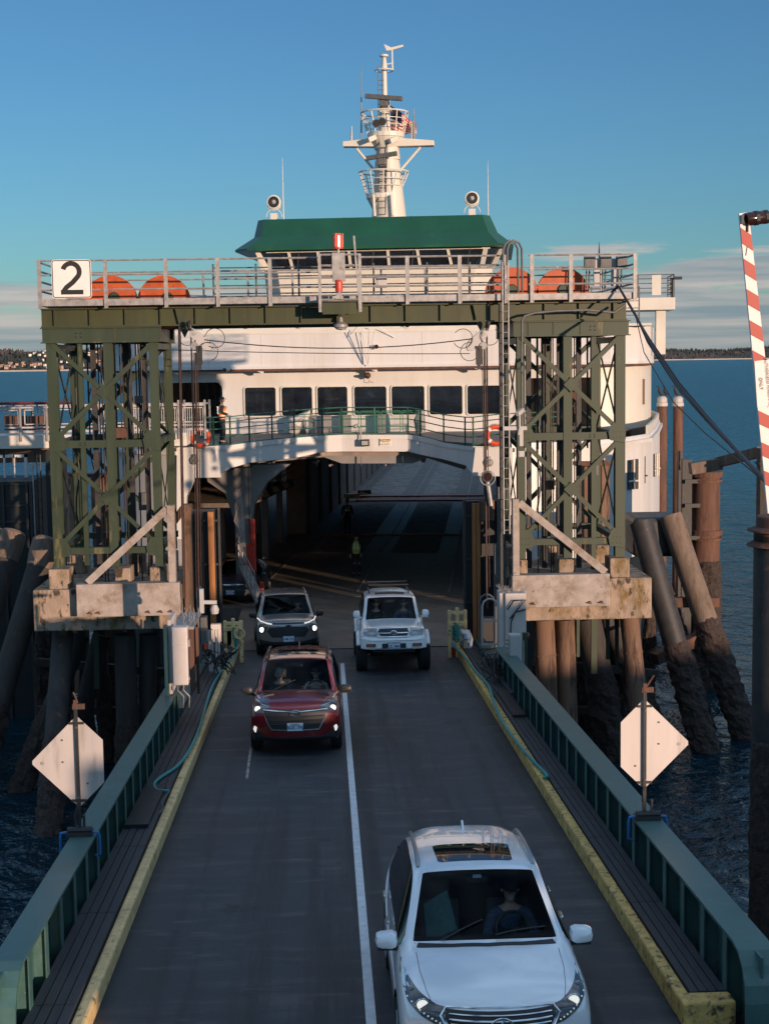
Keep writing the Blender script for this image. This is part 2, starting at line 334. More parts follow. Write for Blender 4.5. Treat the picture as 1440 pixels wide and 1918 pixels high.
        if bevel:
            b=o.modifiers.new('bevel','BEVEL'); b.width=bevel; b.segments=2; b.limit_method='ANGLE'
        return tag(o,label,cat,group,kind)
def text_geo(txt,size,ext=.004,bold=0):
    cu=bpy.data.curves.new('t','FONT'); cu.body=txt; cu.size=size; cu.extrude=ext; cu.align_x='CENTER'; cu.align_y='CENTER'; cu.offset=bold; cu.resolution_u=6
    o=bpy.data.objects.new('t',cu); COL.objects.link(o); dg=bpy.context.evaluated_depsgraph_get(); me=bpy.data.meshes.new_from_object(o.evaluated_get(dg))
    v=[q.co.copy() for q in me.vertices]; f=[tuple(p.vertices) for p in me.polygons]
    bpy.data.objects.remove(o); bpy.data.meshes.remove(me); bpy.data.curves.remove(cu); return v,f
def text(name,txt,size,c,right,up,m,parent=None,ext=.004,bold=0,label=None):
    v,f=text_geo(txt,size,ext,bold); right=Vector(right).normalized(); up=Vector(up).normalized(); nn=right.cross(up); c=Vector(c)
    b=MB(); b.add([c+right*q.x+up*q.y+nn*q.z for q in v],f); return b.build(name,m,parent,label=label)
def copy_tree(o,parent=None):
    c=o.copy(); COL.objects.link(c); c.parent=parent
    WM[c.name]=WM[o.name]
    for ch in list(o.children): copy_tree(ch,c)
    return c
def skin(name,joints,edges,m,parent=None,sub=2):
    """one continuous surface grown round a joint skeleton: joints = [(x,y,z,r)] in world coordinates"""
    inv=WM[parent.name].inverted() if parent is not None else Matrix.Identity(4)
    me=bpy.data.meshes.new(name); me.from_pydata([inv@Vector(j[:3]) for j in joints],edges,[]); me.materials.append(M[m] if isinstance(m,str) else m)
    o=bpy.data.objects.new(name,me); COL.objects.link(o); sk=o.modifiers.new('skin','SKIN'); sk.use_smooth_shade=True
    for i,j in enumerate(joints):
        q=me.skin_vertices[0].data[i]; q.radius=(j[3],j[3] if len(j)<5 else j[4]); q.use_root=(i==0)
    sb=o.modifiers.new('sub','SUBSURF'); sb.levels=sub; sb.render_levels=sub
    if parent is not None: o.parent=parent; WM[o.name]=WM[parent.name]
    return o
# ---- figures ----
def figure(loc,face,label,H=1.74,top='hivis',arms=None,legs=None,tape=True,hat='cloth',trousers='cloth',sleeve='cloth',seated=False,headturn=0,hair_m=None,group=None,vest=True,beard=None):
    root=empty('person',loc,label,'person',group,rot=face)
    W0=WM[root.name]; k=H/1.75
    def J(x,y,z,r,r2=None): # local: x to its own left-right, -y is forward
        q=W0@Vector((x*k,y*k,z*k)); return (q.x,q.y,q.z,r*k)+((r2*k,) if r2 else ())
    ph=.93 if not seated else .12
    a=arms or {-1:[(.25,.03,1.16),(.27,-.06,.92)],1:[(-.25,.03,1.16),(-.27,-.06,.92)]}
    l=legs or {-1:[(.11,-.01,.50),(.12,.03,.09)],1:[(-.11,-.01,.50),(-.12,.03,.09)]}
    dz=ph-.93
    S=lambda z:z+dz
    jt=[J(0,0,ph,.125,.10),J(0,0,S(1.10),.115,.085),J(0,0,S(1.28),.135,.095),J(0,.0,S(1.42),.10,.07),J(0,0,S(1.50),.052),J(0,-.01,S(1.56),.055),J(0,-.015,S(1.62),.083,.09),J(0,-.01,S(1.70),.078,.085)]
    ed=[(0,1),(1,2),(2,3),(3,4),(4,5),(5,6),(6,7)]
    def limb(src,chain):
        p=src
        for c in chain: jt.append(c); ed.append((p,len(jt)-1)); p=len(jt)-1
        return p
    hands={}
    for sd in(-1,1):
        sx=-sd
        el,wr=a[sd]; el=(el[0],el[1],el[2]+dz if not seated else el[2]); wr=(wr[0],wr[1],wr[2]+dz if not seated else wr[2])
        d=Vector(wr)-Vector(el); d.normalize(); pm=Vector(wr)+d*.07
        p=limb(3,[J(sx*.175,0,S(1.40),.058),J(*el,.043),J(*wr,.028),J(*pm,.034,.02)])
        for fi in range(4):
            s_=orth(d)[0]*(fi-1.5)*.019; ln=(.07,.08,.076,.06)[fi]
            f1=pm+s_+d*.04; f2=f1+d*ln*.5+Vector((0,-.012,0)); f3=f2+d*ln*.35+Vector((0,-.022,0))
            limb(p,[J(*f1,.0095),J(*f2,.0085),J(*f3,.007)])
        th=pm-orth(d)[0]*.04*sx-d*.02; limb(p,[J(*th,.011),J(*(th+d*.045-orth(d)[0]*.012*sx),.009)])
        kn,an=l[sd]
        ft=(an[0]+sx*.02,an[1]-.15,max(an[2]-.05,.03) if not seated else an[2]-.05)
        limb(0,[J(sx*.09,0,ph-.06,.088),J(*kn,.058),J(*an,.04),J(*ft,.04,.03)])
    skin('body',jt,ed,'skin',root)
    # clothes grown the same way, a little larger
    g=.016
    tj=[J(0,0,ph,.135,.115),J(0,0,S(1.10),.135,.11),J(0,0,S(1.28),.155,.12),J(0,0,S(1.415),.11,.085),J(0,0,S(1.455),.075)]
    te=[(0,1),(1,2),(2,3),(3,4)]
    for sd in(-1,1):
        sx=-sd; el,wr=a[sd]; e=(el[0],el[1],el[2]+dz if not seated else el[2]); w_=(wr[0],wr[1],wr[2]+dz if not seated else wr[2])
        n=len(tj); tj+=[J(sx*.18,0,S(1.40),.076),J(*e,.062),J(*w_,.046)]; te+=[(3,n),(n,n+1),(n+1,n+2)]
    skin('jacket',tj,te,sleeve,root)
    pj=[J(0,0,ph+.03,.14,.12)]; pe=[]
    for sd in(-1,1):
        sx=-sd; kn,an=l[sd]; n=len(pj); pj+=[J(sx*.095,0,ph-.06,.105),J(*kn,.078),J(an[0],an[1],an[2]+.02,.062)]; pe+=[(0,n),(n,n+1),(n+1,n+2)]
    skin('trousers',pj,pe,trousers,root)
    if not seated:
        for sd in(-1,1):
            kn,an=l[sd]; b=MB(); b.box((0,0,0),(.095*k,.27*k,.09*k)); T=W0@Matrix.Translation((an[0]*k,(an[1]-.06)*k,.045*k)); b.build('shoe','rubber',root,bevel=.02,tf=T)
    if vest:
        vj=[J(0,0,ph+.0,.15,.14),J(0,0,ph+.08,.185,.16),J(0,0,S(1.15),.182,.155),J(0,0,S(1.28),.195,.16),J(0,0,S(1.40),.165,.13),J(0,0,S(1.46),.12)]
        skin('vest',vj,[(0,1),(1,2),(2,3),(3,4),(4,5)],top,root)
        if tape:
            b=MB()
            for z,rr in((S(1.06),.172),(S(1.2),.180)):
                b.add([W0@Vector((rr*k*math.cos(t)*1.0,rr*k*.82*math.sin(t),z*k+h_)) for h_ in(-.025*k,.025*k) for t in [2*PI*i/20 for i in range(20)]],[(i,(i+1)%20,20+(i+1)%20,20+i) for i in range(20)])
            for sx in(-.08,.08):
                for yy in(-.155,.155): b.box(W0@Vector((sx*k,yy*k,S(1.27)*k)),(.045*k,.012,.28*k))
            b.build('reflective_tape','reflect',root)
    # head details
    hd=W0@Matrix.Translation((0,-.012*k,S(1.645)*k))@Matrix.Rotation(headturn,4,'Z')
    def HB(b,name,m,**kw): return b.build(name,m,root,tf=hd,smooth=True,**kw)
    HB(MB().sphere((0,-.093*k,-.015*k),.016*k).sphere((0,-.1*k,-.028*k),.012*k),'nose','skin')
    HB(MB().sphere((-.034*k,-.077*k,.012*k),.011*k,8).sphere((.034*k,-.077*k,.012*k),.011*k,8),'eyes','signblack')
    HB(MB().box((0,-.083*k,-.062*k),(.05*k,.01*k,.009*k)),'mouth','hairdk')
    HB(MB().sphere((-.085*k,0,0),.02*k,8).sphere((.085*k,0,0),.02*k,8),'ears','skin')
    if hair_m:
        b=MB(); b.sphere((0,.018*k,.035*k),.094*k,14,(1,1,1.0)); HB(b,'hair',hair_m)
    if hat:
        b=MB(); b.lathe([(.097*k,.03*k),(.1*k,.06*k),(.085*k,.11*k),(.03*k,.135*k)],(0,0,0),n=14); b.box((0,-.12*k,.04*k),(.13*k,.1*k,.012*k)); HB(b,'cap',hat)
    if beard: HB(MB().sphere((0,-.055*k,-.07*k),.045*k,10),'beard',beard)
    return root
# ============================================================ SETTING
# water
def watermat():
    m=bpy.data.materials.new('sea_water'); m.use_nodes=True; t=m.node_tree; b=t.nodes['Principled BSDF']
    b.inputs['Base Color'].default_value=(.001,.020,.034,1); b.inputs['Roughness'].default_value=.09; b.inputs['IOR'].default_value=1.33; b.inputs['Specular IOR Level'].default_value=.35
    g=t.nodes.new('ShaderNodeNewGeometry'); mp=t.nodes.new('ShaderNodeMapping'); mp.inputs['Scale'].default_value=(1,.8,1); mp.inputs['Rotation'].default_value=(0,0,.25)
    t.links.new(g.outputs['Position'],mp.inputs[0]); h=None
    for sc,st,d in((.30,.9,3),(1.2,.42,4),(4.5,.10,3)):
        z=t.nodes.new('ShaderNodeTexNoise'); z.inputs['Scale'].default_value=sc; z.inputs['Detail'].default_value=d; z.inputs['Distortion'].default_value=.6; t.links.new(mp.outputs[0],z.inputs['Vector'])
        k=t.nodes.new('ShaderNodeMath'); k.operation='MULTIPLY'; k.inputs[1].default_value=st; t.links.new(z.outputs['Fac'],k.inputs[0])
        if h is None: h=k.outputs[0]
        else:
            a=t.nodes.new('ShaderNodeMath'); a.operation='ADD'; t.links.new(h,a.inputs[0]); t.links.new(k.outputs[0],a.inputs[1]); h=a.outputs[0]
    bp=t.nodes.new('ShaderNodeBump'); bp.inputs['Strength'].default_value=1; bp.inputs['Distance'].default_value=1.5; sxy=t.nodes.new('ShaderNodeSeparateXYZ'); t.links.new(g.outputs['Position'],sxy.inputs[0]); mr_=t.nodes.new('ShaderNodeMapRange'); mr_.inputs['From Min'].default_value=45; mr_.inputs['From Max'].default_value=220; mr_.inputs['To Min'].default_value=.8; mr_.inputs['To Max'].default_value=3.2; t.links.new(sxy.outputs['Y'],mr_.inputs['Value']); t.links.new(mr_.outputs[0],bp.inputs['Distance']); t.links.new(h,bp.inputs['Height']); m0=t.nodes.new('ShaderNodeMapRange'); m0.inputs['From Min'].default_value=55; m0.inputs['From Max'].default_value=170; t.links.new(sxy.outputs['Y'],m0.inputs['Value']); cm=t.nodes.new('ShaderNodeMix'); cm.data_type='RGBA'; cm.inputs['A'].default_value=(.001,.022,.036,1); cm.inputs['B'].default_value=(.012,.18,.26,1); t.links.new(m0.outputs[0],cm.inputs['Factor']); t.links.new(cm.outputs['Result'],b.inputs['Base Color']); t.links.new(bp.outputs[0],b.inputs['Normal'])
    o_=t.nodes['Material Output']; df=t.nodes.new('ShaderNodeBsdfDiffuse'); gl=t.nodes.new('ShaderNodeBsdfGlossy'); gl.inputs['Roughness'].default_value=.12; fr=t.nodes.new('ShaderNodeFresnel'); fr.inputs['IOR'].default_value=1.33
    mn=t.nodes.new('ShaderNodeMath'); mn.operation='MINIMUM'; mn.inputs[1].default_value=.42; mx=t.nodes.new('ShaderNodeMixShader')   # rough sea never mirrors fully, even at a glance
    t.links.new(cm.outputs['Result'],df.inputs[0]); t.links.new(bp.outputs[0],gl.inputs['Normal']); t.links.new(bp.outputs[0],fr.inputs['Normal']); t.links.new(bp.outputs[0],df.inputs['Normal']); t.links.new(fr.outputs[0],mn.inputs[0]); t.links.new(mn.outputs[0],mx.inputs[0]); t.links.new(df.outputs[0],mx.inputs[1]); t.links.new(gl.outputs[0],mx.inputs[2]); t.links.new(mx.outputs[0],o_.inputs['Surface'])
    return m
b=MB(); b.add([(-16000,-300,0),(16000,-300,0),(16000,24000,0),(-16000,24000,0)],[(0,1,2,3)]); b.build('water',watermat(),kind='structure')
# far shores
def shore(x0,x1,Y0,depth,ridge,n,seed,sandw):
    b=MB(); b.mi=0; nx=90; ny=10; vs=[]
    def hz(x,j):
        t=j/ny; hh=ridge*(.72+.5*noise.noise(Vector((x*.0016+seed,0,1)))+.16*noise.noise(Vector((x*.008,seed,2))))
        return hh*(1-(1-t)**1.7) if t<.999 else hh*.9
    for j in range(ny+1):
        for i in range(nx+1):
            x=x0+(x1-x0)*i/nx; vs.append((x,Y0+depth*j/ny,hz(x,j)+(.8 if j==0 else 2)))
    b.add(vs,[(j*(nx+1)+i,j*(nx+1)+i+1,(j+1)*(nx+1)+i+1,(j+1)*(nx+1)+i) for j in range(ny) for i in range(nx)])
    b.build('hillside','hill',kind='structure')
    s=MB(); s.wall([(x1,Y0-2),(x0,Y0-2)],-1,sandw,14); s.build('beach','sand',kind='structure')
    T=MB()
    for k in range(n):
        t=random.random()**.8; x=random.uniform(x0,x1); z=hz(x,t*ny*.98)
        if noise.noise(Vector((x*.01,t*8,seed)))<-.22 : continue
        T.mi=1 if noise.noise(Vector((x*.004,t*3,seed+5)))>.12 else 0
        hh=random.uniform(8,19); rr=random.uniform(3,6.5); a0=random.random()*6; c=Vector((x,Y0+depth*t,z))
        if T.mi==0: q=[c+Vector((rr*math.cos(a0+i*1.257),rr*math.sin(a0+i*1.257),0)) for i in range(5)]; T.add(q+[c+Vector((0,0,hh))],[(i,(i+1)%5,5) for i in range(5)])
        else:
            q=[c+Vector((rr*m_*math.cos(a0+i*1.257),rr*m_*math.sin(a0+i*1.257),hh*z_)) for m_,z_ in((.6,0),(1.15,.45)) for i in range(5)]; T.add(q+[c+Vector((0,0,hh*.85))],[(i,(i+1)%5,5+(i+1)%5,5+i) for i in range(5)]+[(5+i,5+(i+1)%5,10) for i in range(5)])
    T.build('woodland',['tree','treebr'],kind='stuff',label='dark evergreen and bare trees covering the %s'%('hillside across the water to the left' if x0<0 else 'low headland across the water to the right'),cat='woodland')
    return hz
hzL=shore(-2300,350,4100,900,92,7500,3.,4)
hzR=shore(1450,3300,6700,900,62,3000,9.,5)
# houses on the left hillside
hp=[]
for k,(wm,dm) in enumerate((((14,10,6)),((20,11,8)),((11,9,5))) if False else [((14,10,6),'houseW'),((21,11,8),'houseT'),((11,9,5),'houseW')]):
    r=empty('house',(0,0,0),'small pale house on the far hillside across the water','house','houses on the far hillside')
    x,y,z=wm; b=MB(); b.box((0,0,z/2-3),(x,y,z+6)); b.build('wall',dm,r)
    b=MB(); b.prism([(-x/2-1,-y/2-1,z),(-x/2-1,y/2+1,z),(-x/2-1,0,z+3.2)],(x+2,0,0)); b.build('roof','roofM',r)
    hp.append(r)
for k in range(230):
    o=hp[k] if k<3 else copy_tree(hp[k%3])
    t=(random.random()*.16 if k%3 else random.uniform(.3,.8)); x=random.uniform(-900,-330); 
    if k>=170: x=random.uniform(-330,260)
    o.location=(x,4100+900*t-6,hzL(x,t*10)+6+random.uniform(0,7)); o.rotation_euler=(0,0,random.uniform(-.7,.7)); o.scale=(random.uniform(.35,.65),)*3

# ------------------------------------------------------------ the ramp
RS=.0506; RZ=5.792
def rz(y): return RZ-RS*y
def ry(v): return v.y
def RPt(px,py,h=0):
    """point of the ramp plane (raised by h) seen at photo pixel px,py"""
    d=f_+r_*((px-720)/FPX)-u_*((py-959)/FPX); o=Vector((0,0,CAMZ))
    t=(RZ+h-o.z)/(d.z+RS*d.y); return o+d*t
def strip(b,x0,x1,ya,yb,h0,h1):
    """box lying along the ramp between two heights above its surface"""
    vs=[(x,y,rz(y)+h) for y in(ya,yb) for x in(x0,x1) for h in(h0,h1)]
    return b.add(vs,[(0,1,3,2),(4,6,7,5),(0,4,5,1),(2,3,7,6),(0,2,6,4),(1,5,7,3)])
XL,XR=-2.56,3.61
b=MB(); strip(b,XL-.9,XR+1.0,-3,42.3,-.45,0); b.build('ramp_road','asphalt',kind='structure')
b=MB(); strip(b,.33,.44,3,39.6,.001,.006); b.build('road_marking','paintline',kind='structure')
b=MB(); 
for (p,q) in (((470,1400),(462,1460)),((1040,1060),(1036,1100))):
    A=RPt(*p,.004);B=RPt(*q,.004)
    if p[0]<500: b.beam(A,B,.05,.004)
b.build('road_marking','fadedline',kind='structure')
# kerbs: left clean, right mossy
b=MB(); strip(b,XL-.15,XL,-3,42.2,0,.24); b.build('kerb','yellow',kind='structure',bevel=.035)
b=MB(); YK=RPt(1275,1880,.28).y; strip(b,XR,XR+.14,YK+.3,42.2,0,.26); strip(b,XR,XR+.56,YK,YK+.3,0,.28); b.build('kerb','yellowmoss',kind='structure',bevel=.03)
# raised walkways of grating planks
def walk(x0,x1,ya,yb):
    b=MB(); n=4; w_=(x1-x0)/n
    for i in range(n):
        y=ya
        while y<yb-.2:
            e=min(y+3.0,yb); strip(b,x0+w_*i+.006,x0+w_*(i+1)-.006,y+.008,e-.008,.20,.27+.004*(i%2)); y=e
    strip(b,x0,x1,ya,yb,.02,.19)
    return b.build('walkway','grate',kind='structure')
walk(-3.19,XL-.16,3,41.8); walk(XR+.15,4.15,YK+.32,41.8)
b=MB(); strip(b,-3.16,-2.80,22.0,24.6,.275,.33); strip(b,3.85,4.12,30,33,.275,.33); b.build('cover_plate','black',kind='structure')
# steel edge girders
def girder(xi,xo,ya,yb,label,s):
    r=empty('guard_girder',(xo,ya,rz(ya)),label,'girder','edge girders of the ramp'); H=.9; xm=(xi+xo)/2
    b=MB(); # top flange, bending down round the near end
    prof=[(yb,H)]+[(ya+.55,H)]+[(ya+.55-.5*math.sin(t),H-.5+.5*math.cos(t)) for t in (.4,.8,1.2,1.57)]+[(ya+.05,-1.6)]
    for (y0,h0),(y1,h1) in zip(prof,prof[1:]):
        t=.035; vs=[]
        for y,h in((y0,h0),(y1,h1)):
            for x in(min(xi,xo),max(xi,xo)):
                vs+=[(x,y,rz(y)+h),(x,y+(t if h<H-.3 else .02*(H-h)/.3),rz(y)+h-t)]
        b.add(vs,[(0,2,3,1),(4,5,7,6),(0,4,6,2),(1,3,7,5),(0,1,5,4),(2,6,7,3)])
    b.build('top_flange','rail',r)
    b=MB(); strip(b,xm-.012,xm+.012,ya+.12,yb,-.6,H-.04); b.build('web','rail',r)
    y=ya+.85
    while y<yb-.2:
        b=MB(); x0,x1=sorted((xi+.012*s,xm)); strip(b,x0,x1,y,y+.016,-.5,H-.04)
        x0,x1=sorted((xi,xi+.014*s)); strip(b,x0,x1,y-.07,y+.085,-.5,H-.04)
        b.build('stiffener','rail',r); y+=.92
    b=MB(); strip(b,min(xi,xo),max(xi,xo),ya+.1,yb,-.64,-.6); b.build('bottom_flange','rail',r)
girder(-3.17,-3.50,RPt(30,1800,.9).y-.55,31.5,'blue green steel edge girder along the left side of the ramp',-1)
girder(4.15,4.52,RPt(1370,1762,.9).y-.55,36,'blue green steel edge girder along the right side of the ramp',1)
# lower channel continuing to the ramp end
b=MB(); strip(b,-3.45,-3.2,31.6,42,-.5,.35); b.build('ramp_edge_beam','rail',kind='structure')
b=MB(); strip(b,4.2,4.5,36.1,42,-.5,.35); b.build('ramp_edge_beam','rail',kind='structure')
b=MB(); 
for y in range(2,42,4): b.box((.5,y,rz(y)-.8),(7.4,.3,.6))
b.build('ramp_cross_beams','pilesteel',kind='structure')

# ============================================================ diamond signs on the girders
def diamond(px,py,Y,s,clip,label,x,bluecol):
    """s: side of the clipped corner (+1 right)"""
    base=Vector((x,Y,rz(Y)+.9)); r=empty('warning_sign',base,label,'road sign')
    c=PX(px,py,Y); h=.63
    P=lambda a,b_: (c.x+a,c.y,c.z+b_)
    k=clip; pts=[P(0,h),P(-s*h*.96,h*.04),P(-s*h*.96,-h*.04),P(0,-h),P(s*k,-(h-k)),P(s*k,(h-k))]
    b=MB(); b.prism(pts,(0,-.004,0)); b.build('sign_plate','alu',r)
    b=MB(); X=c.x; b.beam((X,Y-.035,base.z+.1),(X,Y-.035,c.z+h+.12),.045,.03,Vector((0,1,0)))
    for z in(c.z+h-.1,c.z-h+.1): b.box((X,Y-.02,z),(.2,.03,.03))
    b.build('post','black',r)
    b=MB()
    for dx,dz in((0,.48),(0,-.48),(-.2*s,.0),(-.2*s,.3),(.12*s,-.3)): b.lathe([(.014,0),(.012,.01)],(X+dx-(.0),Y-.008 if dx else Y-.055,c.z+dz),(0,-1,0),8)
    b.each('bolt','galvd',r)
    b=MB(); b.b2((X-s*.50,c.y-.008,c.z-.03),(X-s*.45,c.y-.005,c.z+.01)); b.build('sticker','galv',r)
    b=MB(); b.box((X,Y-.03,c.z+h+.17),(.05,.05,.1)); b.box((X+.04,Y-.03,c.z+h+.13),(.16,.04,.07)); b.tube((X+.03,Y-.03,c.z+h+.18),(X+.12 if s<0 else X-.02,Y-.05,c.z+h+.33),.012); b.build('hinge_bracket','rust',r)
    b=MB(); b.box((x,Y,base.z+.03),(.34,.2,.06)); b.box((x-.05,Y,base.z+.16),(.03,.05,.24)); b.box((x+.06,Y,base.z+.16),(.03,.05,.24)); b.tube((x-.16,Y-.03,base.z+.085),(x+.17,Y-.03,base.z+.085),.045); b.tube((x-.05,Y,base.z+.25),(X,Y-.03,c.z-h+.05),.03); b.build('clamp_foot','pilesteel',r)
    b=MB()
    for e in(-1,1): b.path([(x+e*.17,Y-.02,base.z+.05),(x+e*.25,Y-.02,base.z+.04),(x+e*.26,Y-.02,base.z-.02),(x+e*.26,Y-.02,base.z-.26),(x+e*.2,Y-.02,base.z-.28)],.02,8)
    b.each('c_clamp',bluecol,r)
YS=RPt(150,1565,.9).y; YS2=RPt(1212,1535,.9).y
diamond(146,1427,YS,1,.34,'grey back of a diamond road sign, right corner cut off, on the left girder',PX(150,1565,YS).x,'bluepaint')
diamond(1206,1394,YS2,-1,.32,'pale back of a diamond road sign, left corner cut off, on the right girder',PX(1212,1535,YS2).x,'bluepaint')

# ============================================================ gantry
G0=40.0; G1=43.6
gan=empty('lifting_gantry',(.45,42,4.8),'green steel gantry of two braced towers joined by a railed platform over the ramp','gantry')
XLo,XLm,XLi=PX(104,840,G0).x,PX(209,840,G0).x,PX(293,840,G0).x
XRi,XRm,XRo=PX(975,815,G0).x,PX(1062,815,G0).x,PX(1160,815,G0).x
zt,zb_,zm=12.62,6.55,PX(200,831,G0).z; zlo=7.0
for tw,(xo,xm,xi) in enumerate(((XLo,XLm,XLi),(XRo,XRm,XRi))):
    for Y in(G0,G1):
        for x,wd in((xo,.27),(xm,.24),(xi,.22)):
            b=MB(); b.ibeam((x,Y,zb_),(x,Y,zt),wd,.26,.03,Vector((0,1,0))); b.build('tower_leg','green',gan)
        b=MB(); a,c=sorted((xo,xi)); e=.16
        b.ibeam((a-e,Y,zm),(c+e,Y,zm),.2,.2,.02,Vector((0,0,1))); b.box(((a+c)/2,Y-.107,zm),(c-a+.3,.012,.18)); b.build('cross_member','green',gan); b=MB()
        b.ibeam((a-e,Y,zlo),(c+e,Y,zlo),.2,.17,.02,Vector((0,0,1))); b.box(((a+c)/2,Y-.107,zlo),(c-a+.3,.012,.15)); b.build('cross_member','green',gan)
        for z0,z1 in((zlo+.1,zm-.1),(zm+.1,zt)):
            for k in(0,1):
                p=(xo,Y-.135-.02*k,z0 if k else z1); q=(xi,Y-.135-.02*k,z1 if k else z0)
                b=MB(); b.beam(p,q,.115,.015,Vector((0,1,0))); pp=Vector(p);qq=Vector(q); dd=(qq-pp).normalized(); n_=Vector((0,1,0)).cross(dd)
                b.beam(pp+n_*.06+Vector((0,.06,0)),qq+n_*.06+Vector((0,.06,0)),.012,.1,Vector((0,1,0)))
                b.build('brace','green',gan)
    # gusset plates with bolts at the joints of the front frame
    for z in(zlo,zm):
        for x in(xo,xi):
            s_=1 if x==min(xo,xi) else -1
            b=MB(); b.prism([(x-s_*.12,G0-.185,z-.2),(x+s_*.30,G0-.185,z-.12),(x+s_*.34,G0-.185,z+.10),(x+s_*.22,G0-.185,z+.36),(x-s_*.12,G0-.185,z+.36)],(0,.012,0))
            for i in range(6): b.lathe([(.018,0),(.018,.014)],(x+s_*(.0+.1*(i%3)),G0-.185,z-.05+.16*(i//3)),(0,-1,0),6)
            b.build('gusset_plate','green',gan)
    for z0,z1 in((zlo+.1,zm-.1),(zm+.1,zt)):
        b=MB(); b.box(((xo+xi)/2,G0-.19,(z0+z1)/2),(.30,.012,.30),Matrix.Rotation(PI/4,3,'Y')); b.build('gusset_plate','green',gan)
    # conduits, hoses and brackets strapped inside the tower
    for k in range(5):
        x=xo+(xi-xo)*random.uniform(.12,.9); y=G0+random.uniform(.3,2.8); z=random.uniform(7.2,9); z1=z+random.uniform(2.5,5); b=MB()
        b.path([(x+.06*math.sin(i*1.3+k),y,z+(z1-z)*i/9) for i in range(10)],random.uniform(.015,.035),6); b.build('conduit','black' if k%2 else 'galvd',gan)
    for k in range(4):
        x=xo+(xi-xo)*random.uniform(.15,.85); z=random.uniform(7.4,12); b=MB(); b.box((x,G0+random.uniform(.3,1.5),z),(random.uniform(.15,.35),.15,random.uniform(.2,.5))); b.build('junction_box','galvd' if k%2 else 'rust',gan,bevel=.01)
    # side bracing of each tower
    for x in(xo,xi):
        for z0,z1 in((zlo,zm),(zm,zt)):
            for k in(0,1):
                b=MB(); b.beam((x+.02*k,G0+.12,z0 if k else z1),(x+.02*k,G1-.12,z1 if k else z0),.12,.02,Vector((1,0,0))); b.build('brace','green',gan)
        b=MB(); 
        for z in(zm,zlo,zt-.1): b.beam((x,G0+.14,z),(x,G1-.14,z),.16,.16)
        b.each('side_member','green',gan)
    # slender guide posts inside
    for x in((xo+xm)/2+(0 if tw else .0),):
        b=MB(); b.beam((x,G0-.02,zlo-.8 if tw else zlo-.4),(x,G0-.02,zt),.13,.1,Vector((0,1,0))); b.build('guide_post','green',gan)
    for t in(.3,.5,.66,.82):
        x=xo+(xi-xo)*t; b=MB(); b.beam((x,G0+1.7+.3*t,zlo-1),(x,G0+1.7+.3*t,13.0),.14,.14,Vector((0,1,0))); b.build('guide_post','pilesteel',gan)
    # counterweight ropes
    b=MB()
    for t in(.40,.43,.62,.645,.78): x=xo+(xi-xo)*t; b.tube((x,G0+.9,zlo-1.0),(x,G0+.9,13.2),.018,6)
    b.each('counterweight_rope','wirerope',gan)
    # cap beams of the tower
    a,c=sorted((xo,xi)); 
    for Y in(G0,G1):
        b=MB(); b.box(((a+c)/2+(-.0),Y,12.83),(c-a+.42,.36,.40)); b.box(((a+c)/2,Y-.2,12.635),(c-a+.5,.12,.03)); b.box(((a+c)/2,Y-.2,13.02),(c-a+.5,.12,.03))
        if tw:
            for t in(.08,.33,.6): b.box((a+(c-a)*t,Y-.192,12.83),(.06,.02,.36))
        b.build('cap_beam','green',gan)
        b=MB(); 
        for z in(12.78,12.88,zm-.03,zm+.03):
            for dx in(-.06,.06): b.lathe([(.022,0),(.022,.02)],(xo+(xi-xo)*.28+dx,Y-(.185 if z>12 else .115),z),(0,-1,0),8)
        b.each('bolt','black',gan)
    for x in(a-.02,c+.02):
        b=MB(); b.beam((x,G0+.19,12.83),(x,G1-.19,12.83),.2,.36); b.build('cap_beam','green',gan)
# main girder front and back
gx0,gx1=PX(78,595,G0).x,PX(1172,585,G0).x
for Y in(G0,G1):
    b=MB(); b.box(((gx0+gx1)/2,Y,13.29),(gx1-gx0,.05,.44)); b.box(((gx0+gx1)/2,Y-.005,13.06),(gx1-gx0,.34,.035)); b.box(((gx0+gx1)/2,Y-.005,13.53),(gx1-gx0,.34,.035))
    x=gx0+.35
    for i in range(17):
        b.box((x,Y-.07,13.29),(.03,.08,.43)); x+=(gx1-gx0-.7)/16
    b.build('main_girder','green2',gan)
# deeper hangers of the lifting sheaves
for px in(345,900):
    x=PX(px,615,G0).x; b=MB(); b.prism([(x-.22,G0-.09,13.5),(x+.22,G0-.09,13.5),(x+.14,G0-.09,12.95),(x+.02,G0-.09,12.72),(x-.1,G0-.09,12.95)],(0,-.05,0)); b.build('sheave_hanger','green2',gan)
# platform
px0,px1=PX(73,570,39.5).x,PX(1188,560,39.5).x
b=MB(); b.box(((px0+px1)/2,39.56,13.68),(px1-px0,.06,.18)); b.box(((px0+px1)/2,44.3,13.68),(px1-px0,.06,.18))
for x in(px0+.03,px1-.03): b.box((x,41.93,13.68),(.06,4.66,.18))
b.each('platform_edge','galv',gan,bevel=.01)
b=MB(); 
for y in [39.6+i*.155 for i in range(31)]:
    b.box(((px0+px1)/2,y,13.66),(px1-px0-.14,.06,.03))
for i in range(40): b.box((px0+.2+i*(px1-px0-.4)/39,41.93,13.62),(.05,4.55,.03))
b.build('platform_grating','galvd',gan)
def rails(name,pts,h,hs_,posts,r=.028,m='galv',parent=None,prad=.03,down=0,**kw):
    b=MB()
    for z in hs_:
        for p,q in zip(pts,pts[1:]): 
            P=Vector(p)+Vector((0,0,z)); Q=Vector(q)+Vector((0,0,z)); b.tube(P,Q,r,6)
    for p in posts: b.tube(Vector(p)-Vector((0,0,down)),Vector(p)+Vector((0,0,h)),prad,6)
    return b.build(name,m,parent,**kw)
def fl(pxs,Y,z): return [(PX(p,540,Y).x,Y,z) for p in pxs]
zp=13.7
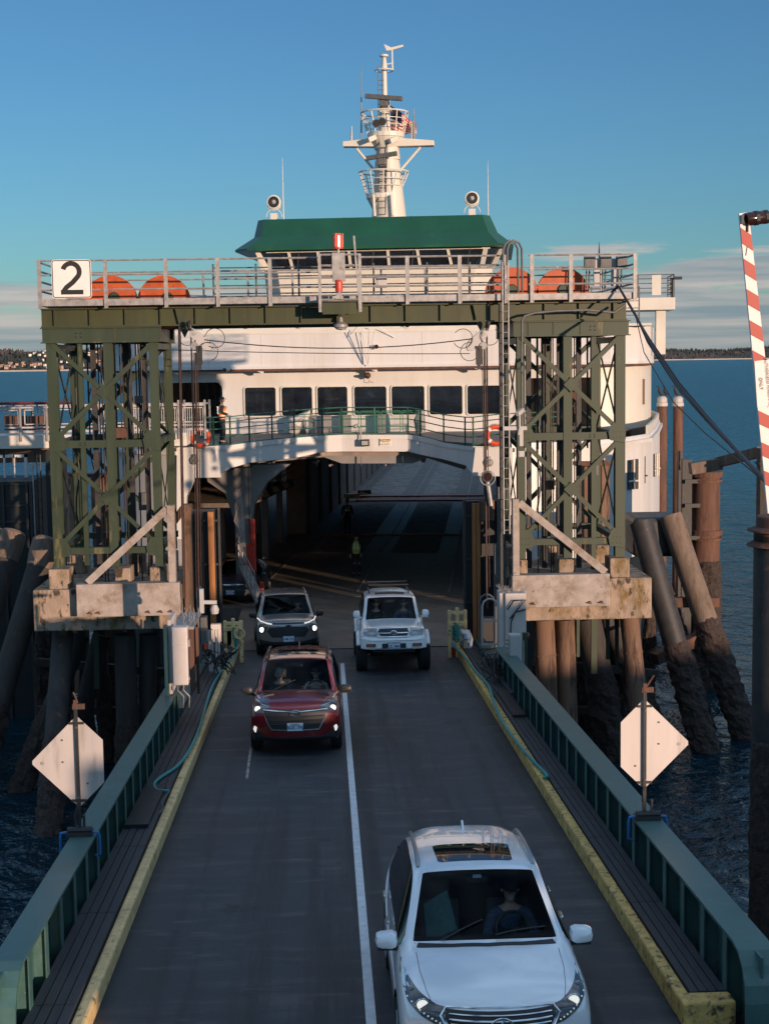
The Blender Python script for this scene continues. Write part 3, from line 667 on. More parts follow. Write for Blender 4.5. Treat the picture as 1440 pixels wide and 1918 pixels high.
frontposts=[73,197,310,407,505,762,860,945,995,1068,1188]
for p in frontposts:
    b=MB(); x=PX(p,540,39.5).x; b.box((x,39.49,14.16),(.07,.04,1.28))
    b.box((x+.05,39.49,14.16),(.03,.05,1.26)); b.build('rail_post','galv',gan)
rails('guard_rail',[(px0,39.5,zp),(PX(597,540,39.5).x,39.5,zp)],1.1,[.31,.70,1.08],[],parent=gan)
rails('guard_rail',[(PX(675,540,39.5).x,39.5,zp),(PX(945,540,39.5).x,39.5,zp)],1.1,[.31,.56,.82,1.08],[],parent=gan)
rails('guard_rail',[(PX(990,540,39.5).x,39.5,zp),(px1,39.5,zp)],1.1,[.31,.70,1.08],[],parent=gan)
rails('guard_rail',[(px0,39.5,zp),(px0,44.3,zp),(px1,44.3,zp),(px1,39.5,zp)],1.08,[.3,.55,.82,1.06],[(px0+i*(px1-px0)/12,44.3,zp) for i in range(13)]+[(px0,41.9,zp),(px1,41.9,zp)],parent=gan)
# extra rails of the inner bays
rails('guard_rail',[(PX(400,540,40.4).x,40.4,zp),(PX(940,540,40.4).x,40.4,zp)],1.0,[.2,.42,.66,.9],[(PX(p,540,40.4).x,40.4,zp) for p in(400,480,560,700,800,880,940)],r=.02,prad=.025,parent=gan,m='galvd')
# lookout bay in the middle
la,lb=PX(599,540,39.2).x,PX(674,540,39.2).x
b=MB(); b.box(((la+lb)/2,39.3,13.60),(lb-la,.55,.03)); b.box(((la+lb)/2,39.05,13.42),(lb-la-.12,.02,.3)); b.build('lookout_floor','green2',gan)
b=MB()
for x in(la,lb): b.box((x,39.02,14.08),(.08,.06,1.5)); b.box((x,39.45,14.08),(.06,.05,1.5))
b.each('lookout_post','galv',gan)
rails('lookout_rail',[(la,39.48,zp),(la,39.02,zp),(lb,39.02,zp),(lb,39.48,zp)],1,[-.05,.28,.56,.84,1.12],[],r=.03,parent=gan)
b=MB(); b.beam((lb-.02,38.98,13.4),(lb-.14,39.0,15.3),.05,.03,Vector((0,1,0))); b.build('tilted_stanchion','galv',gan)
# sheaves
for k,(px,hub) in enumerate(((208,225),(308,330),(958,958),(1053,1045))):
    c=PX(px,566 if px<600 else 551,41.0)
    s=empty_part=None
    b=MB(); b.lathe([(.66,-.10),(.735,-.10),(.735,-.05),(.67,-.03),(.67,.03),(.735,.05),(.735,.10),(.66,.10)],c,(0,1,0),40); b.lathe([(.67,-.04),(.2,-.05),(.2,.05),(.67,.04)],c,(0,1,0),40)
    b.v=[q+Vector((0,0,.0)) for q in b.v]
    o=b.build('sheave','orange',gan,smooth=True)
    b=MB(); b.lathe([(.13,-.16),(.16,-.12),(.16,.12),(.13,.16)],c+Vector((.1 if px<600 else 0,0,.12)),(0,1,0),14); b.build('sheave_hub','green',o)
    b=MB(); 
    for i in range(6):
        a=i*PI/3+.3; b.beam(c+Vector((.17*math.cos(a),-.075,.17*math.sin(a))),c+Vector((0.64*math.cos(a),-.075,.64*math.sin(a))),.05,.05,Vector((0,1,0)))
    b.build('sheave_rib','orange',o)
    b=MB(); b.torus(c+Vector((0,-.075,0)),.66,.022,(0,1,0),36,6); b.torus(c+Vector((0,-.06,0)),.30,.016,(0,1,0),24,5); b.build('sheave_rim','rust',o)
    b=MB()
    for i in range(12): a=i*PI/6; b.lathe([(.022,0),(.018,.02)],c+Vector((.48*math.cos(a),-.052,.48*math.sin(a))),(0,-1,0),6)
    b.each('bolt','rust',o)
    for yy in(-.05,.05):
        b=MB(); b.path([(c.x-.70,41.0+yy,9.5),(c.x-.70,41.0+yy,c.z)]+[(c.x-.70*math.cos(t),41.0+yy,c.z+.70*math.sin(t)) for t in [PI*i/12 for i in range(1,12)]]+[(c.x+.70,41.0+yy,c.z),(c.x+.70,41.0+yy,9.5)],.018,5); b.build('counterweight_rope','cable',gan)
# number sign
c=PX(134,522,39.4); r=empty('number_sign',c,'white square sign with a large black number 2 on the gantry railing','sign')
W_=1.04;H_=1.01
def rrect(c,w,h,rad,y,n=5):
    pts=[]
    for cx,cz,a in((1,1,0),(-1,1,90),(-1,-1,180),(1,-1,270)):
        for i in range(n+1):
            t=R(a+90*i/n); pts.append((c.x+cx*(w/2-rad)+rad*math.cos(t),y,c.z+cz*(h/2-rad)+rad*math.sin(t)))
    return pts
b=MB(); b.prism(rrect(c,W_,H_,.08,39.40),(0,.02,0)); b.build('sign_plate','signwhite',r)
b=MB(); o_=rrect(c,W_-.03,H_-.03,.07,39.396); i_=rrect(c,W_-.075,H_-.075,.05,39.396); n_=len(o_)
b.add(o_+i_,[(i,(i+1)%n_,n_+(i+1)%n_,n_+i) for i in range(n_)]); b.build('sign_border','signblack',r)
# the figure 2 as a swept stroke
def two(c,y):
    pts=[]
    for i in range(19):
        a=R(163-i*(163+37)/18); pts.append((c.x-.005+.215*math.cos(a),c.z+.19+.215*math.sin(a)))
    pts+=[(c.x+.03,c.z-.09),(c.x-.14,c.z-.22),(c.x-.215,c.z-.325)]
    hw=.063; L_=[];R2=[]
    for i,p in enumerate(pts):
        q=Vector(pts[min(i+1,len(pts)-1)])-Vector(pts[max(i-1,0)]); q.normalize(); nn=Vector((-q.y,q.x))*hw
        L_.append((p[0]+nn.x,y,p[1]+nn.y)); R2.append((p[0]-nn.x,y,p[1]-nn.y))
    b=MB(); k=len(pts); b.add(L_+R2,[(i,i+1,k+i+1,k+i) for i in range(k-1)]); b.b2((c.x-.285,y+.001,c.z-.405),(c.x+.3,y-.001,c.z-.285)); return b
two(c,39.392).build('figure_two','signblack',r)
# beacons, lamp, junction box on the platform
x=PX(633,450,39.2).x; r=empty('red_beacon',(x,39.2,13.7),'red caged beacon lamp on a post above the middle lookout','beacon')
z0=PX(633,470,39.2).z; b=MB(); b.tube((x,39.2,13.7),(x,39.2,z0+.05),.035); b.box((x,39.2,z0-.35),(.3,.04,.03)); b.build('post','galv',r)
b=MB(); b.lathe([(.1,0),(.1,.3),(.06,.36)],(x,39.2,z0+.1),n=12); b.build('lens','redlens',r)
b=MB(); b.lathe([(.14,0),(.14,.05)],(x,39.2,z0+.06),n=12)
for i in range(6): t=i*PI/3; b.tube((x+.125*math.cos(t),39.2+.125*math.sin(t),z0+.1),(x+.125*math.cos(t),39.2+.125*math.sin(t),z0+.46),.014,5)
b.build('cage','redpaint',r)
z1=PX(633,540,39.1).z; r=empty('red_beacon',(x,38.95,z1-.2),'small red lamp low on the front of the middle lookout','beacon'); b=MB(); b.lathe([(.09,0),(.1,.1),(.1,.26),(.06,.32)],(x,38.93,z1-.1),n=12); b.build('lens','redpaint',r)
b=MB(); b.box((x,38.97,z1+.55),(.34,.03,.75)); b.box((x,38.94,z1-.2),(.16,.08,.16)); b.build('bracket','galv',r)
p=PX(714,528,40.0); b=MB(); b.box(p,(.3,.14,.3)); b.box(p-Vector((0,.08,0)),(.2,.02,.2)); b.build('junction_box','grey',label='small grey junction box behind the platform rails right of the lookout',cat='electrical box',bevel=.01)
p=PX(638,606,39.7); r=empty('flood_lamp',p,'round shaded lamp hanging under the middle of the gantry girder','lamp')
b=MB(); b.lathe([(.05,.17),(.07,.06),(.19,-.02),(.20,-.09),(.12,-.12)],p,n=18); b.tube(p+Vector((0,0,.15)),p+Vector((0,0,.4)),.02); b.build('shade','galv',r,smooth=True)
b=MB(); b.lathe([(.17,0),(.12,-.05),(.02,-.07)],p-Vector((0,0,.1)),n=14); b.build('lens','lampglass',r)
# electrical panels at the right end
for i,px in enumerate((1100,1130,1160)):
    p=PX(px+4,490,40.2); b=MB(); b.box(p,(.30,.14,.30)); b.box(p-Vector((0,.075,.0)),(.24,.01,.24)); b.tube(p-Vector((0,0,.15)),p-Vector((.02,0,.75)),.025); b.tube(p-Vector((.08,0,.15)),p-Vector((.1,0,.75)),.02)
    b.build('electrical_box','galvd',label=('left','middle','right')[i]+'most of the three grey electrical boxes at the right end of the gantry platform',cat='electrical box',group='electrical boxes on the gantry',bevel=.01)
for i,px in enumerate((1117,1150)):
    p=PX(px,510,40.3); b=MB(); b.box(p,(.16,.10,.75)); b.box(p-Vector((0,.052,.1)),(.12,.008,.4)); b.build('tall_electrical_box','grey',label='tall narrow grey box '+('between the left and middle' if i==0 else 'between the middle and right')+' electrical boxes on the gantry',cat='electrical box',bevel=.01)
p=PX(1122,470,41); b=MB(); b.lathe([(.03,-.6),(.022,0),(.006,.25)],p,n=8); b.build('antenna','black',label='short black antenna above the electrical boxes at the gantry right end',cat='antenna')

# ladder with hoops
lx0,lx1=PX(942,700,39.3).x,PX(953,700,39.3).x
r=empty('cage_ladder',(lx0,39.3,5),'long steel ladder with curved grab rails up the inner side of the right tower','ladder')
zl0=PX(947,1000,39.3).z; b=MB()
for x in(lx0,lx1): b.beam((x,39.3,zl0),(x,39.3,14.6),.03,.05,Vector((0,1,0)))
b.each('ladder_rail','galv',r)
b=MB(); z=zl0+.1
while z<14.5: b.tube((lx0,39.3,z),(lx1,39.3,z),.012,6); z+=.28
b.each('rung','galv',r)
b=MB()
for x in(lx0+.02,lx0+.13):
    b.path([(x,39.3,14.5),(x,39.3,14.9),(x+.05,39.3,15.06),(x+.17,39.32,15.16),(x+.32,39.35,15.1),(x+.40,39.4,14.95),(x+.42,39.45,13.8)],.03,8)
b.each('grab_rail','galvd',r)
b=MB(); b.beam((PX(937,700,39.5).x,39.5,5),(PX(937,700,39.5).x,39.5,13.5),.07,.1,Vector((0,1,0))); b.build('conduit_post','pilesteel',label='dark upright conduit post beside the ladder on the right tower',cat='post')

# pulley blocks, ropes and wires
def pulley(px,py,label,s):
    c=PX(px,py,39.5); r=empty('pulley_block',c,label,'pulley')
    b=MB(); pts=[(-.30,.27),(-.22,.33),(-.05,.22),(.2,.02),(.3,-.17),(.24,-.28),(.1,-.27),(-.08,-.12),(-.28,.1)]
    b.prism([(c.x-s*x,c.y,c.z+z) for x,z in pts],(0,.13,0)); b.build('cheek_plate','grey',r,bevel=.015)
    b=MB(); b.lathe([(.1,-.04),(.11,0),(.11,.17),(.1,.2)],c+Vector((-s*-.17,0,-.15)),(0,1,0),16); b.lathe([(.05,-.03),(.05,.17)],c+Vector((s*.17,0,.18)),(0,1,0),10); b.build('pulley_pin','galv',r)
    b=MB(); b.tube(c+Vector((s*.25,.05,.25)),c+Vector((s*.33,.05,.50)),.06); b.torus(c+Vector((s*.30,.05,.42)),.09,.03,(1,0,0),12,6); b.box(c+Vector((s*.05,.0,-.4)),(.16,.1,.5)); b.box(c+Vector((s*.05,.0,-.7)),(.1,.08,.16)); b.each('shackle','black',r)
    b=MB()
    for (cx,cz,rr) in((s*.35,.1,.24),(-s*.38,.05,.26),(-s*.2,-.3,.25)): b.torus(c+Vector((cx,-.05,cz)),rr,.010,(0,1,.15),20,5,arc=5.2,a0=random.random()*6)
    b.build('cable_and_shadow_line','cable',r)
    return c
cL=pulley(376,637,'beige pulley block hanging from the gantry on the left with cable loops',-1)
cR=pulley(893,637,'beige pulley block hanging from the gantry on the right with cable loops',1)
def rope(name,pts,rad,label,m='wirerope',cat='rope',group=None,n=6):
    b=MB(); b.path(pts,rad,n); return b.build(name,m,label=label,cat=cat,group=group)
rope('lifting_rope',[PX(336,612,39.7),PX(345,1120,39.7)],.04,'thick dark lifting rope nearest the left tower')
for k,(a,b_,c_) in enumerate((((366,660),(373,1150),.03),((362,660),(368,1120),.012),((370,660),(378,1150),.012))): rope('lifting_rope',[PX(*a,39.5),PX(*b_,39.5)],c_,'%s of the three dark ropes under the left pulley block'%('middle and thickest','left','right')[k],group='ropes under the left pulley')
for k,(a,b_,c_) in enumerate((((907,640),(912,1140),.03),((903,650),(907,930),.012),((911,650),(917,1100),.012))): rope('lifting_rope',[PX(*a,39.5),PX(*b_,39.5)],c_,'%s of the three dark ropes under the right pulley block'%('middle and thickest','left','right')[k],group='ropes under the right pulley')
def sag(a,b_,s,n=14): return [a.lerp(b_,i/n)-Vector((0,0,4*s*(i/n)*(1-i/n))) for i in range(n+1)]
rope('wire',sag(PX(383,636,39.5),PX(885,634,39.5),.24),.016,'upper black wire strung between the two pulley blocks','cable','wire')
rope('wire',sag(PX(320,655,39.5),PX(880,662,39.5),.04),.012,'lower black wire strung between the two pulley blocks','cable','wire')
for k,(dx,dy,rad) in enumerate(((0,0,.034),(-2,4,.016),(3,-2,.014),(-9,22,.012))):
    P=[(1130,560,39.9),(1158,536,39.5),(1170,556,39.0),(1190,590,38),(1215+dx,638+dy,36),(1270+dx,720+dy*1.5,32),(1330+dx,790+dy,28),(1385+dx*.6,850+dy*.4,24),(1450,918,20),(1500,985,17)]
    rope('power_cable',[PX(*p) for p in P],rad,('thickest','lower','upper','most sagging')[k]+' black power cable running from the gantry right end to the lower right','cable','cable','power cables to the gantry',8)
pts=[PX(x,y,39.4) for x,y in((978,640),(978,600),(982,592),(1000,586),(1040,582),(1100,580),(1150,585),(1172,570))]; rope('conduit',pts,.035,'thin grey conduit bent along the top of the right tower','galvd','pipe')
pts=[PX(x,y,39.4) for x,y in((977,640),(978,810))]; rope('conduit',pts,.035,'straight grey conduit down the inner leg of the right tower','galvd','pipe')
# camera on the right tower
c=PX(973,772,39.2); r=empty('security_camera',c,'white security camera on a bent pole at the inner leg of the right tower','camera')
b=MB(); b.beam(c+Vector((-.08,-.1,-.05)),c+Vector((.1,.15,.06)),.12,.12); b.build('housing','grey',r,bevel=.02)
b=MB(); b.path([c+Vector((0,0,-.05)),c+Vector((0,0,-.4)),c+Vector((-.03,.05,-.6))],.03); b.box(PX(965,802,39.3),(.62,.06,.1)); b.box(PX(976,818,39.3),(.1,.08,.5)); b.build('bracket','grey',r)
p=PX(976,850,39.3); b=MB(); b.box(p,(.16,.1,.16)); b.box(p-Vector((0,.055,0)),(.12,.01,.12)); b.build('junction_box','grey',label='small beige junction box low on the inner leg of the right tower',cat='electrical box',bevel=.01)
p=PX(913,893,39.3); r=empty('flood_lamp',p,'round flood lamp in a guard beside the right fender','lamp'); b=MB(); b.lathe([(.13,0),(.15,.02),(.15,.12),(.06,.2)],p,(0,1,0),16); b.build('housing','galvd',r); b=MB(); b.torus(p+Vector((0,-.02,-.03)),.2,.015,(0,1,0)); b.tube(p+Vector((0,.1,-.1)),p+Vector((.1,.1,-.8)),.06); b.build('guard','galv',r); b=MB(); b.lathe([(.12,0),(.11,-.015)],p,(0,1,0),16); b.build('lens','lensdk',r)

# ============================================================ concrete piers
def pier(s,X,label):
    """X(px) maps picture column at depth 40 to x; s=-1 left"""
    r=empty('concrete_pier',(X(200 if s<0 else 1080),42,4.8),label,'pier')
    if s<0: xs=(62,338,148,338,90,133,210,253,245,270); 
    a,bx=X(62) if s<0 else X(955),X(338) if s<0 else X(1221)
    zb=4.78; zt_=5.93
    b=MB(); b.b2((a,40.02,zb),(bx,44.4,zt_)); b.build('pile_cap','concmoss',r,bevel=.04)
    fa,fb=(X(148),X(338)+.03) if s<0 else (X(958)-.03,X(1137)); 
    b=MB(); b.b2((fa,39.62,5.22),(fb,40.015,6.12)); b.build('front_beam','conc',r,bevel=.02)
    b=MB()
    for t in((.12,.2,.68,.8,.9) if s<0 else (.07,.2,.78,.9)): x=fa+(fb-fa)*t; b.prism([(x-.05,39.6,5.33),(x+.09,39.6,5.30),(x+.05,39.6,5.38)],(0,-.06,0))
    b.each('anchor_bolt','rust',r)
    for k,px in enumerate((111,231,296) if s<0 else (975,1062,1162)):
        x=X(px); w_=.55 if k==(0 if s<0 else 2) else .42; b=MB(); b.b2((x-w_/2,40.1,zt_),(x+w_/2,40.9,zt_+.55)); b.build('pedestal','concmoss',r,bevel=.03); b=MB(); b.b2((x-w_/2,43.0,zt_),(x+w_/2,43.9,zt_+.55)); b.build('pedestal','concmoss',r,bevel=.03)
    b=MB(); vx=(X(320),X(333)) if s<0 else (X(958),X(970)); b.b2((vx[0],39.66,6.12),(vx[1],39.98,8.22)); b.build('strut','conc',r,bevel=.01)
    p0=Vector((fa+.3,39.8,6.15)) if s<0 else Vector((fb-.1,39.8,6.15)); p1=Vector(((vx[0] if s<0 else vx[1]),39.8,8.12)); b=MB(); b.beam(p0,p1,.2,.22,Vector((0,1,0))); b.build('strut','conc',r,bevel=.01)
    return r
pier(-1,lambda p:PX(p,1140,40).x,'stained concrete pier block with a steel strut carrying the left gantry tower')
pier(1,lambda p:PX(p,1110,40).x,'stained concrete pier block with a steel strut carrying the right gantry tower')

# ============================================================ piles
def pile(p,q,r_,label,m='wooddk',crust=2.6,name='timber_pile',cat='pile',group=None,top=None,rnd=.0,n=14,bands=False,cm='barn'):
    p=Vector(p);q=Vector(q)
    if q.z>-.5: q=p+(q-p)*((p.z+1.2)/(p.z-q.z))
    root=empty(name,q,label,cat,group)
    b=MB(); b.path([p.lerp(q,i/8) for i in range(9)],[r_*(1+rnd*random.uniform(-1,1)) for i in range(9)],n); b.build('shaft',m,root,smooth=True)
    if bands:
        b=MB(); d=(q-p).normalized()
        for k in range(int((p.z-1)/1.5)):
            c=p+d*(1.0+k*1.5); b.tube(c,c+d*.05,r_*1.05,n)
        b.each('band',m,root)
    if crust:
        b=MB(); d=(q-p); t0=max(0,(p.z-crust)/(p.z-q.z)); k=int((1-t0)*d.length/.12)+2; a,c=orth(d); vs=[]
        for i in range(k+1):
            o=p+d*(t0+(1-t0)*i/k); g=min(1,i/5)
            for j in range(22):
                t=2*PI*j/22; nn=noise.noise(Vector((o.x*3+math.cos(t)*2.2,o.y*3+math.sin(t)*2.2,o.z*4)))
                rr=r_*1.01+(r_*.16+.02)*g*(.75+nn*1.3+random.uniform(-.4,.4)); 
                if i==0: rr=r_*.98
                vs.append(o+a*rr*math.cos(t)+c*rr*math.sin(t)+Vector((0,0,random.uniform(-.03,.03))))
        b.add(vs,[(i*22+j,i*22+(j+1)%22,(i+1)*22+(j+1)%22,(i+1)*22+j) for i in range(k) for j in range(22)]); b.build('barnacle_crust',cm,root)
    if top:
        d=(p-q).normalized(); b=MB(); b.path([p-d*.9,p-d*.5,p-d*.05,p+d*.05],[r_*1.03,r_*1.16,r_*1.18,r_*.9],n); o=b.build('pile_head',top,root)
    return root
def W0(px,py,Y): v=PX(px,py,Y); return v
# leaning piles, left
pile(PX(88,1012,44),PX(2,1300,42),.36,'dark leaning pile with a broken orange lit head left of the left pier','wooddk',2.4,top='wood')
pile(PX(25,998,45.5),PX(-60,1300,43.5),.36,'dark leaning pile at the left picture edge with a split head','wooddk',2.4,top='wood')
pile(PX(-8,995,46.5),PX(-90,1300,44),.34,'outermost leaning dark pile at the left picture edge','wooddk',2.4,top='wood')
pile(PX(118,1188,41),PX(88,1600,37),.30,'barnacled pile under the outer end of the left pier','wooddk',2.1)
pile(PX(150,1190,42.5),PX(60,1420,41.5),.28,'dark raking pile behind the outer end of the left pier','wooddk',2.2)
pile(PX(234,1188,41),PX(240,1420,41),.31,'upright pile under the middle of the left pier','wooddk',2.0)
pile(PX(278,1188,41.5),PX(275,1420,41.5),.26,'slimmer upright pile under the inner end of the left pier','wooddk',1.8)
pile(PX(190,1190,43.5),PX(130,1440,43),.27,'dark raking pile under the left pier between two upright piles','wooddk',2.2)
pile(PX(330,1190,43.2),PX(320,1420,43),.27,'dark pile behind the beige cabinet under the left pier','wooddk',2.2)
# right
pile(PX(1018,1160,41),PX(1030,1400,41),.30,'thick brown pile under the inner end of the right pier','conccol',0,bands=True,name='steel_pile')
pile(PX(1036,1160,41.8),PX(1042,1400,41.8),.13,'thin pipe pile between two brown piles under the right pier','conccol',1.4,name='steel_pile')
pile(PX(1058,1160,41),PX(1066,1400,41),.27,'brown banded pile second from the inner end of the right pier','conccol',1.3,bands=True,name='steel_pile')
pile(PX(1178,1155,41),PX(1206,1420,40.5),.27,'raking brown pile behind the right diamond sign','conccol',1.9,bands=True,name='steel_pile')
pile(PX(1100,1160,43.5),PX(1150,1400,43),.42,'wide dark raking pile under the middle of the right pier','wooddk',2.6)
pile(PX(1200,978,45.5),PX(1322,1410,43.5),.37,'long dark leaning pile right of the right pier','pilesteel',3.2,name='leaning_pile')
pile(PX(1255,966,47),PX(1398,1385,45),.38,'long leaning pile with a pale sunlit head right of the right pier','wood',3.6,name='leaning_pile')
pile(PX(1240,1095,48),PX(1310,1330,46.5),.30,'shorter barnacled leaning pile between the two long leaning piles','wooddk',4.2,name='leaning_pile',cm='barn')
pile(PX(1150,1180,45),PX(1235,1400,44),.36,'dark leaning pile behind the right diamond sign post','wooddk',3.0,name='leaning_pile')
pile(PX(1090,1170,46),PX(1095,1400,46),.34,'upright dark barnacled pile deep under the right pier','wooddk',3.4)
for sd,(pa,pb) in (('left',(70,345)),('right',(1000,1230))):
    for k in range(8):
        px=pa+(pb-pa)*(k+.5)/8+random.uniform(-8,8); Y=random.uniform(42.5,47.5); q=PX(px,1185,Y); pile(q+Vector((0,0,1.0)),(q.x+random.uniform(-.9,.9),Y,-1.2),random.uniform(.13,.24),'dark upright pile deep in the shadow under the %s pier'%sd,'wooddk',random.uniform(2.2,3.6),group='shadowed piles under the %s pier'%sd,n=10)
    for k in range(2):
        A=PX(pa,1240+90*k,44.5);B=PX(pb,1262+70*k,44.5); b=MB(); b.beam(A,B,.22,.24); b.build('timber_brace','wooddk',label=('upper','lower')[k]+' dark horizontal timber between the piles under the %s pier'%sd,cat='beam',bevel=.02)
b=MB(); b.beam(PX(1240,1128,46.5),PX(1345,1128,46.5),.32,.32); b.build('timber_waler','rust',label='rusty horizontal timber between the leaning piles on the right',cat='beam',bevel=.03)
b=MB(); b.beam(PX(1225,1235,45.5),PX(1310,1195,46.2),.38,.38); b.build('timber_waler','rust',label='lower slanting timber between the leaning piles on the right',cat='beam',bevel=.04)
b=MB(); b.box(PX(1220,1000,48),(1.6,2,1.3)); b.build('fender_block','black',bevel=.15,label='black rubber fender block between the leaning piles and the ferry',cat='fender')
# green hanging posts below the right pier
for k,(px,y1) in enumerate(((1112,1262),(1138,1235),(1155,1250),(1082,1230))): 
    b=MB(); b.ibeam(PX(px,1150,41.5),PX(px,y1,41.5),.17 if k==0 else .09,.12,.02,Vector((0,1,0))); b.build('hanging_steel_post','green',label=('widest','second','rightmost','leftmost')[k]+' green steel post hanging below the right pier',cat='post',group='posts hanging below the right pier')
b=MB(); b.ibeam(PX(180,1185,41.5),PX(182,1290,41.5),.15,.12,.02,Vector((0,1,0))); b.build('hanging_steel_post','green',label='olive steel post hanging below the left pier',cat='post')
# concrete fender columns behind the towers
def column(pa,pb,y0,y1,Y,label,rot=.6,m='conccol'):
    A=PX(pa,y0,Y);B=PX(pb,y0,Y); wd=(B.x-A.x)/(math.cos(rot)+math.sin(rot)); c=(A+B)/2; zt_=A.z; zb=max(-1,PX(pa,y1,Y).z)
    b=MB(); b.box((c.x,Y,(zt_+zb)/2),(wd,wd,zt_-zb),Matrix.Rotation(rot,3,'Z')); 
    o=b.build('dolphin_column',m,label=label,cat='column',bevel=.03)
column(125,158,885,1300,47,'brown square column seen through the outer half of the left tower')
column(168,212,887,1300,46.5,'broad brown square column seen through the middle of the left tower')
column(1078,1112,870,1300,47,'dark brown square column seen through the middle of the right tower')
column(1112,1142,862,1300,46.5,'orange brown square column seen through the outer half of the right tower')
column(1040,1066,880,1300,48.5,'narrow brown square column behind the middle leg of the right tower')
for k,(a,b_) in enumerate(((130,203),(1075,1140))): 
    A=PX(a,890 if k==0 else 868,46.2);B=PX(b_,890 if k==0 else 868,46.2); b=MB(); b.beam(A,B,.5,.12); b.build('column_cap_plate','rust',label='rusty flat plate joining the tops of the brown columns '+('in the left tower' if k==0 else 'in the right tower'),cat='plate')
# tubular dolphin at the right
c=PX(1322,885,52); r=empty('steel_dolphin',(c.x,52,-1),'thick rusty tubular pile with flanges and barnacles near the right edge','pile')
b=MB(); b.tube((c.x,52,-1.2),(c.x,52,c.z),.50,20); b.build('shaft','rust',r,smooth=True)
b=MB(); 
for y in(886,995): z=PX(1322,y,52).z; b.tube((c.x,52,z-.12),(c.x,52,z+.06),.6,20); b.tube((c.x,52,z-.3),(c.x,52,z-.22),.58,20)
b.each('flange','rust',r)
b=MB(); b.beam((c.x-.75,51.9,2),(c.x-.75,51.9,c.z+.5),.35,.35,Vector((0,1,0))); b.beam((c.x-1.0,51.9,2),(c.x-1.0,51.9,c.z+.8),.1,.3,Vector((0,1,0))); 
for y in(900,945,1005): z=PX(1300,y,52).z; b.box((c.x-.5,51.7,z),(.7,.2,.14))
b.build('back_channel','pilesteel',r)
b=MB(); vs=[]
for i in range(60):
    z=-1+(c.z*.60+1)*i/59
    for j in range(26):
        t=2*PI*j/26; rr=.50+(.10*(.6+noise.noise(Vector((math.cos(t)*3,math.sin(t)*3,z*3)))+random.uniform(-.3,.3)) if i<59 else -.02); vs.append((c.x+rr*math.cos(t),52+rr*math.sin(t),z))
b.add(vs,[(i*26+j,i*26+(j+1)%26,(i+1)*26+(j+1)%26,(i+1)*26+j) for i in range(59) for j in range(26)])
b.build('barnacle_crust','barn',r)
z=PX(1300,865,50).z; b=MB(); b.beam(PX(1292,878,50),PX(1350,868,50),.45,.4); b.beam(PX(1345,866,50),PX(1425,846,48.5),.3,.36); b.build('timber_beam','wood',label='weathered timber arm reaching right from the rusty tubular pile to a post',cat='beam',bevel=.02)
A=PX(1432,845,48); b=MB(); b.beam((A.x,48,-1),(A.x,48,A.z+.1),.42,.42,Vector((0,1,0))); b.box((A.x,48,A.z-.4),(.5,.5,.1)); b.build('timber_post','wooddk',label='square timber post at the right edge under the striped barrier arm',cat='post',bevel=.02)
# thick near pile at right edge
YP=24; A=PX(1460,968,YP); r=empty('pipe_pile',(A.x,YP,-1),'thick dark pipe pile with a double collar cut by the right picture edge','pile')
b=MB(); b.tube((A.x,YP,-1),(A.x,YP,A.z-.3),.42,28); b.build('shaft','pilesteel',r,smooth=True)
b=MB(); b.lathe([(.36,.02),(.38,.0),(.38,-.16),(.52,-.20),(.53,-.23),(.42,-.26),(.42,-.40),(.53,-.45),(.54,-.48),(.43,-.52)],(A.x,YP,A.z),n=28); b.build('collar','rust',r,smooth=True)
b=MB(); vs=[]
for i in range(80):
    z=-1+6.6*i/79
    for j in range(30):
        t=2*PI*j/30; rr=.42+(.03*(.5+noise.noise(Vector((math.cos(t)*4,math.sin(t)*4,z*3)))+random.uniform(-.3,.3)) if i<79 else -.02); vs.append((A.x+rr*math.cos(t),YP+rr*math.sin(t),z))
b.add(vs,[(i*30+j,i*30+(j+1)%30,(i+1)*30+(j+1)%30,(i+1)*30+j) for i in range(79) for j in range(30)]); b.build('barnacle_crust','barn',r)
# two far piles with cormorants
for k,px in enumerate((1240,1270)):
    A=PX(px,742,74); r=empty('marker_pile',(A.x,74,-1),('left' if k==0 else 'right')+' of the two white topped rusty piles standing in the water beyond the ferry','pile','rusty piles beyond the ferry')
    b=MB(); b.tube((A.x,74,-1),(A.x,74,A.z-.3),.255,14); b.build('shaft','rust',r,smooth=True); b=MB(); b.lathe([(.29,-.5),(.29,-.35),(.25,-.3),(.25,-.1),(.15,0)],(A.x,74,A.z),n=14); b.build('pile_top','grey',r)
    for j,dx in enumerate((-.15,.18)):
        q=Vector((A.x+dx,73.9+.2*j,A.z+.0)); g=empty('seabird',q,('left' if j==0 else 'right')+' black seabird perched on the '+('left' if k==0 else 'right')+' rusty pile beyond the ferry','bird','seabirds on the piles')
        b=MB(); b.path([q+Vector((.12,0,.05)),q+Vector((.05,0,.14)),q+Vector((-.02,0,.27)),q+Vector((-.05,0,.38)),q+Vector((-.04,0,.47)),q+Vector((-.09,0,.51)),q+Vector((-.18,0,.50))],[.02,.09,.10,.045,.03,.035,.008],8); b.tube(q+Vector((.02,-.03,-.06)),q+Vector((.02,-.03,.12)),.012,5); b.tube(q+Vector((.02,.03,-.06)),q+Vector((.02,.03,.12)),.012,5); b.build('body','bird',g,smooth=True)

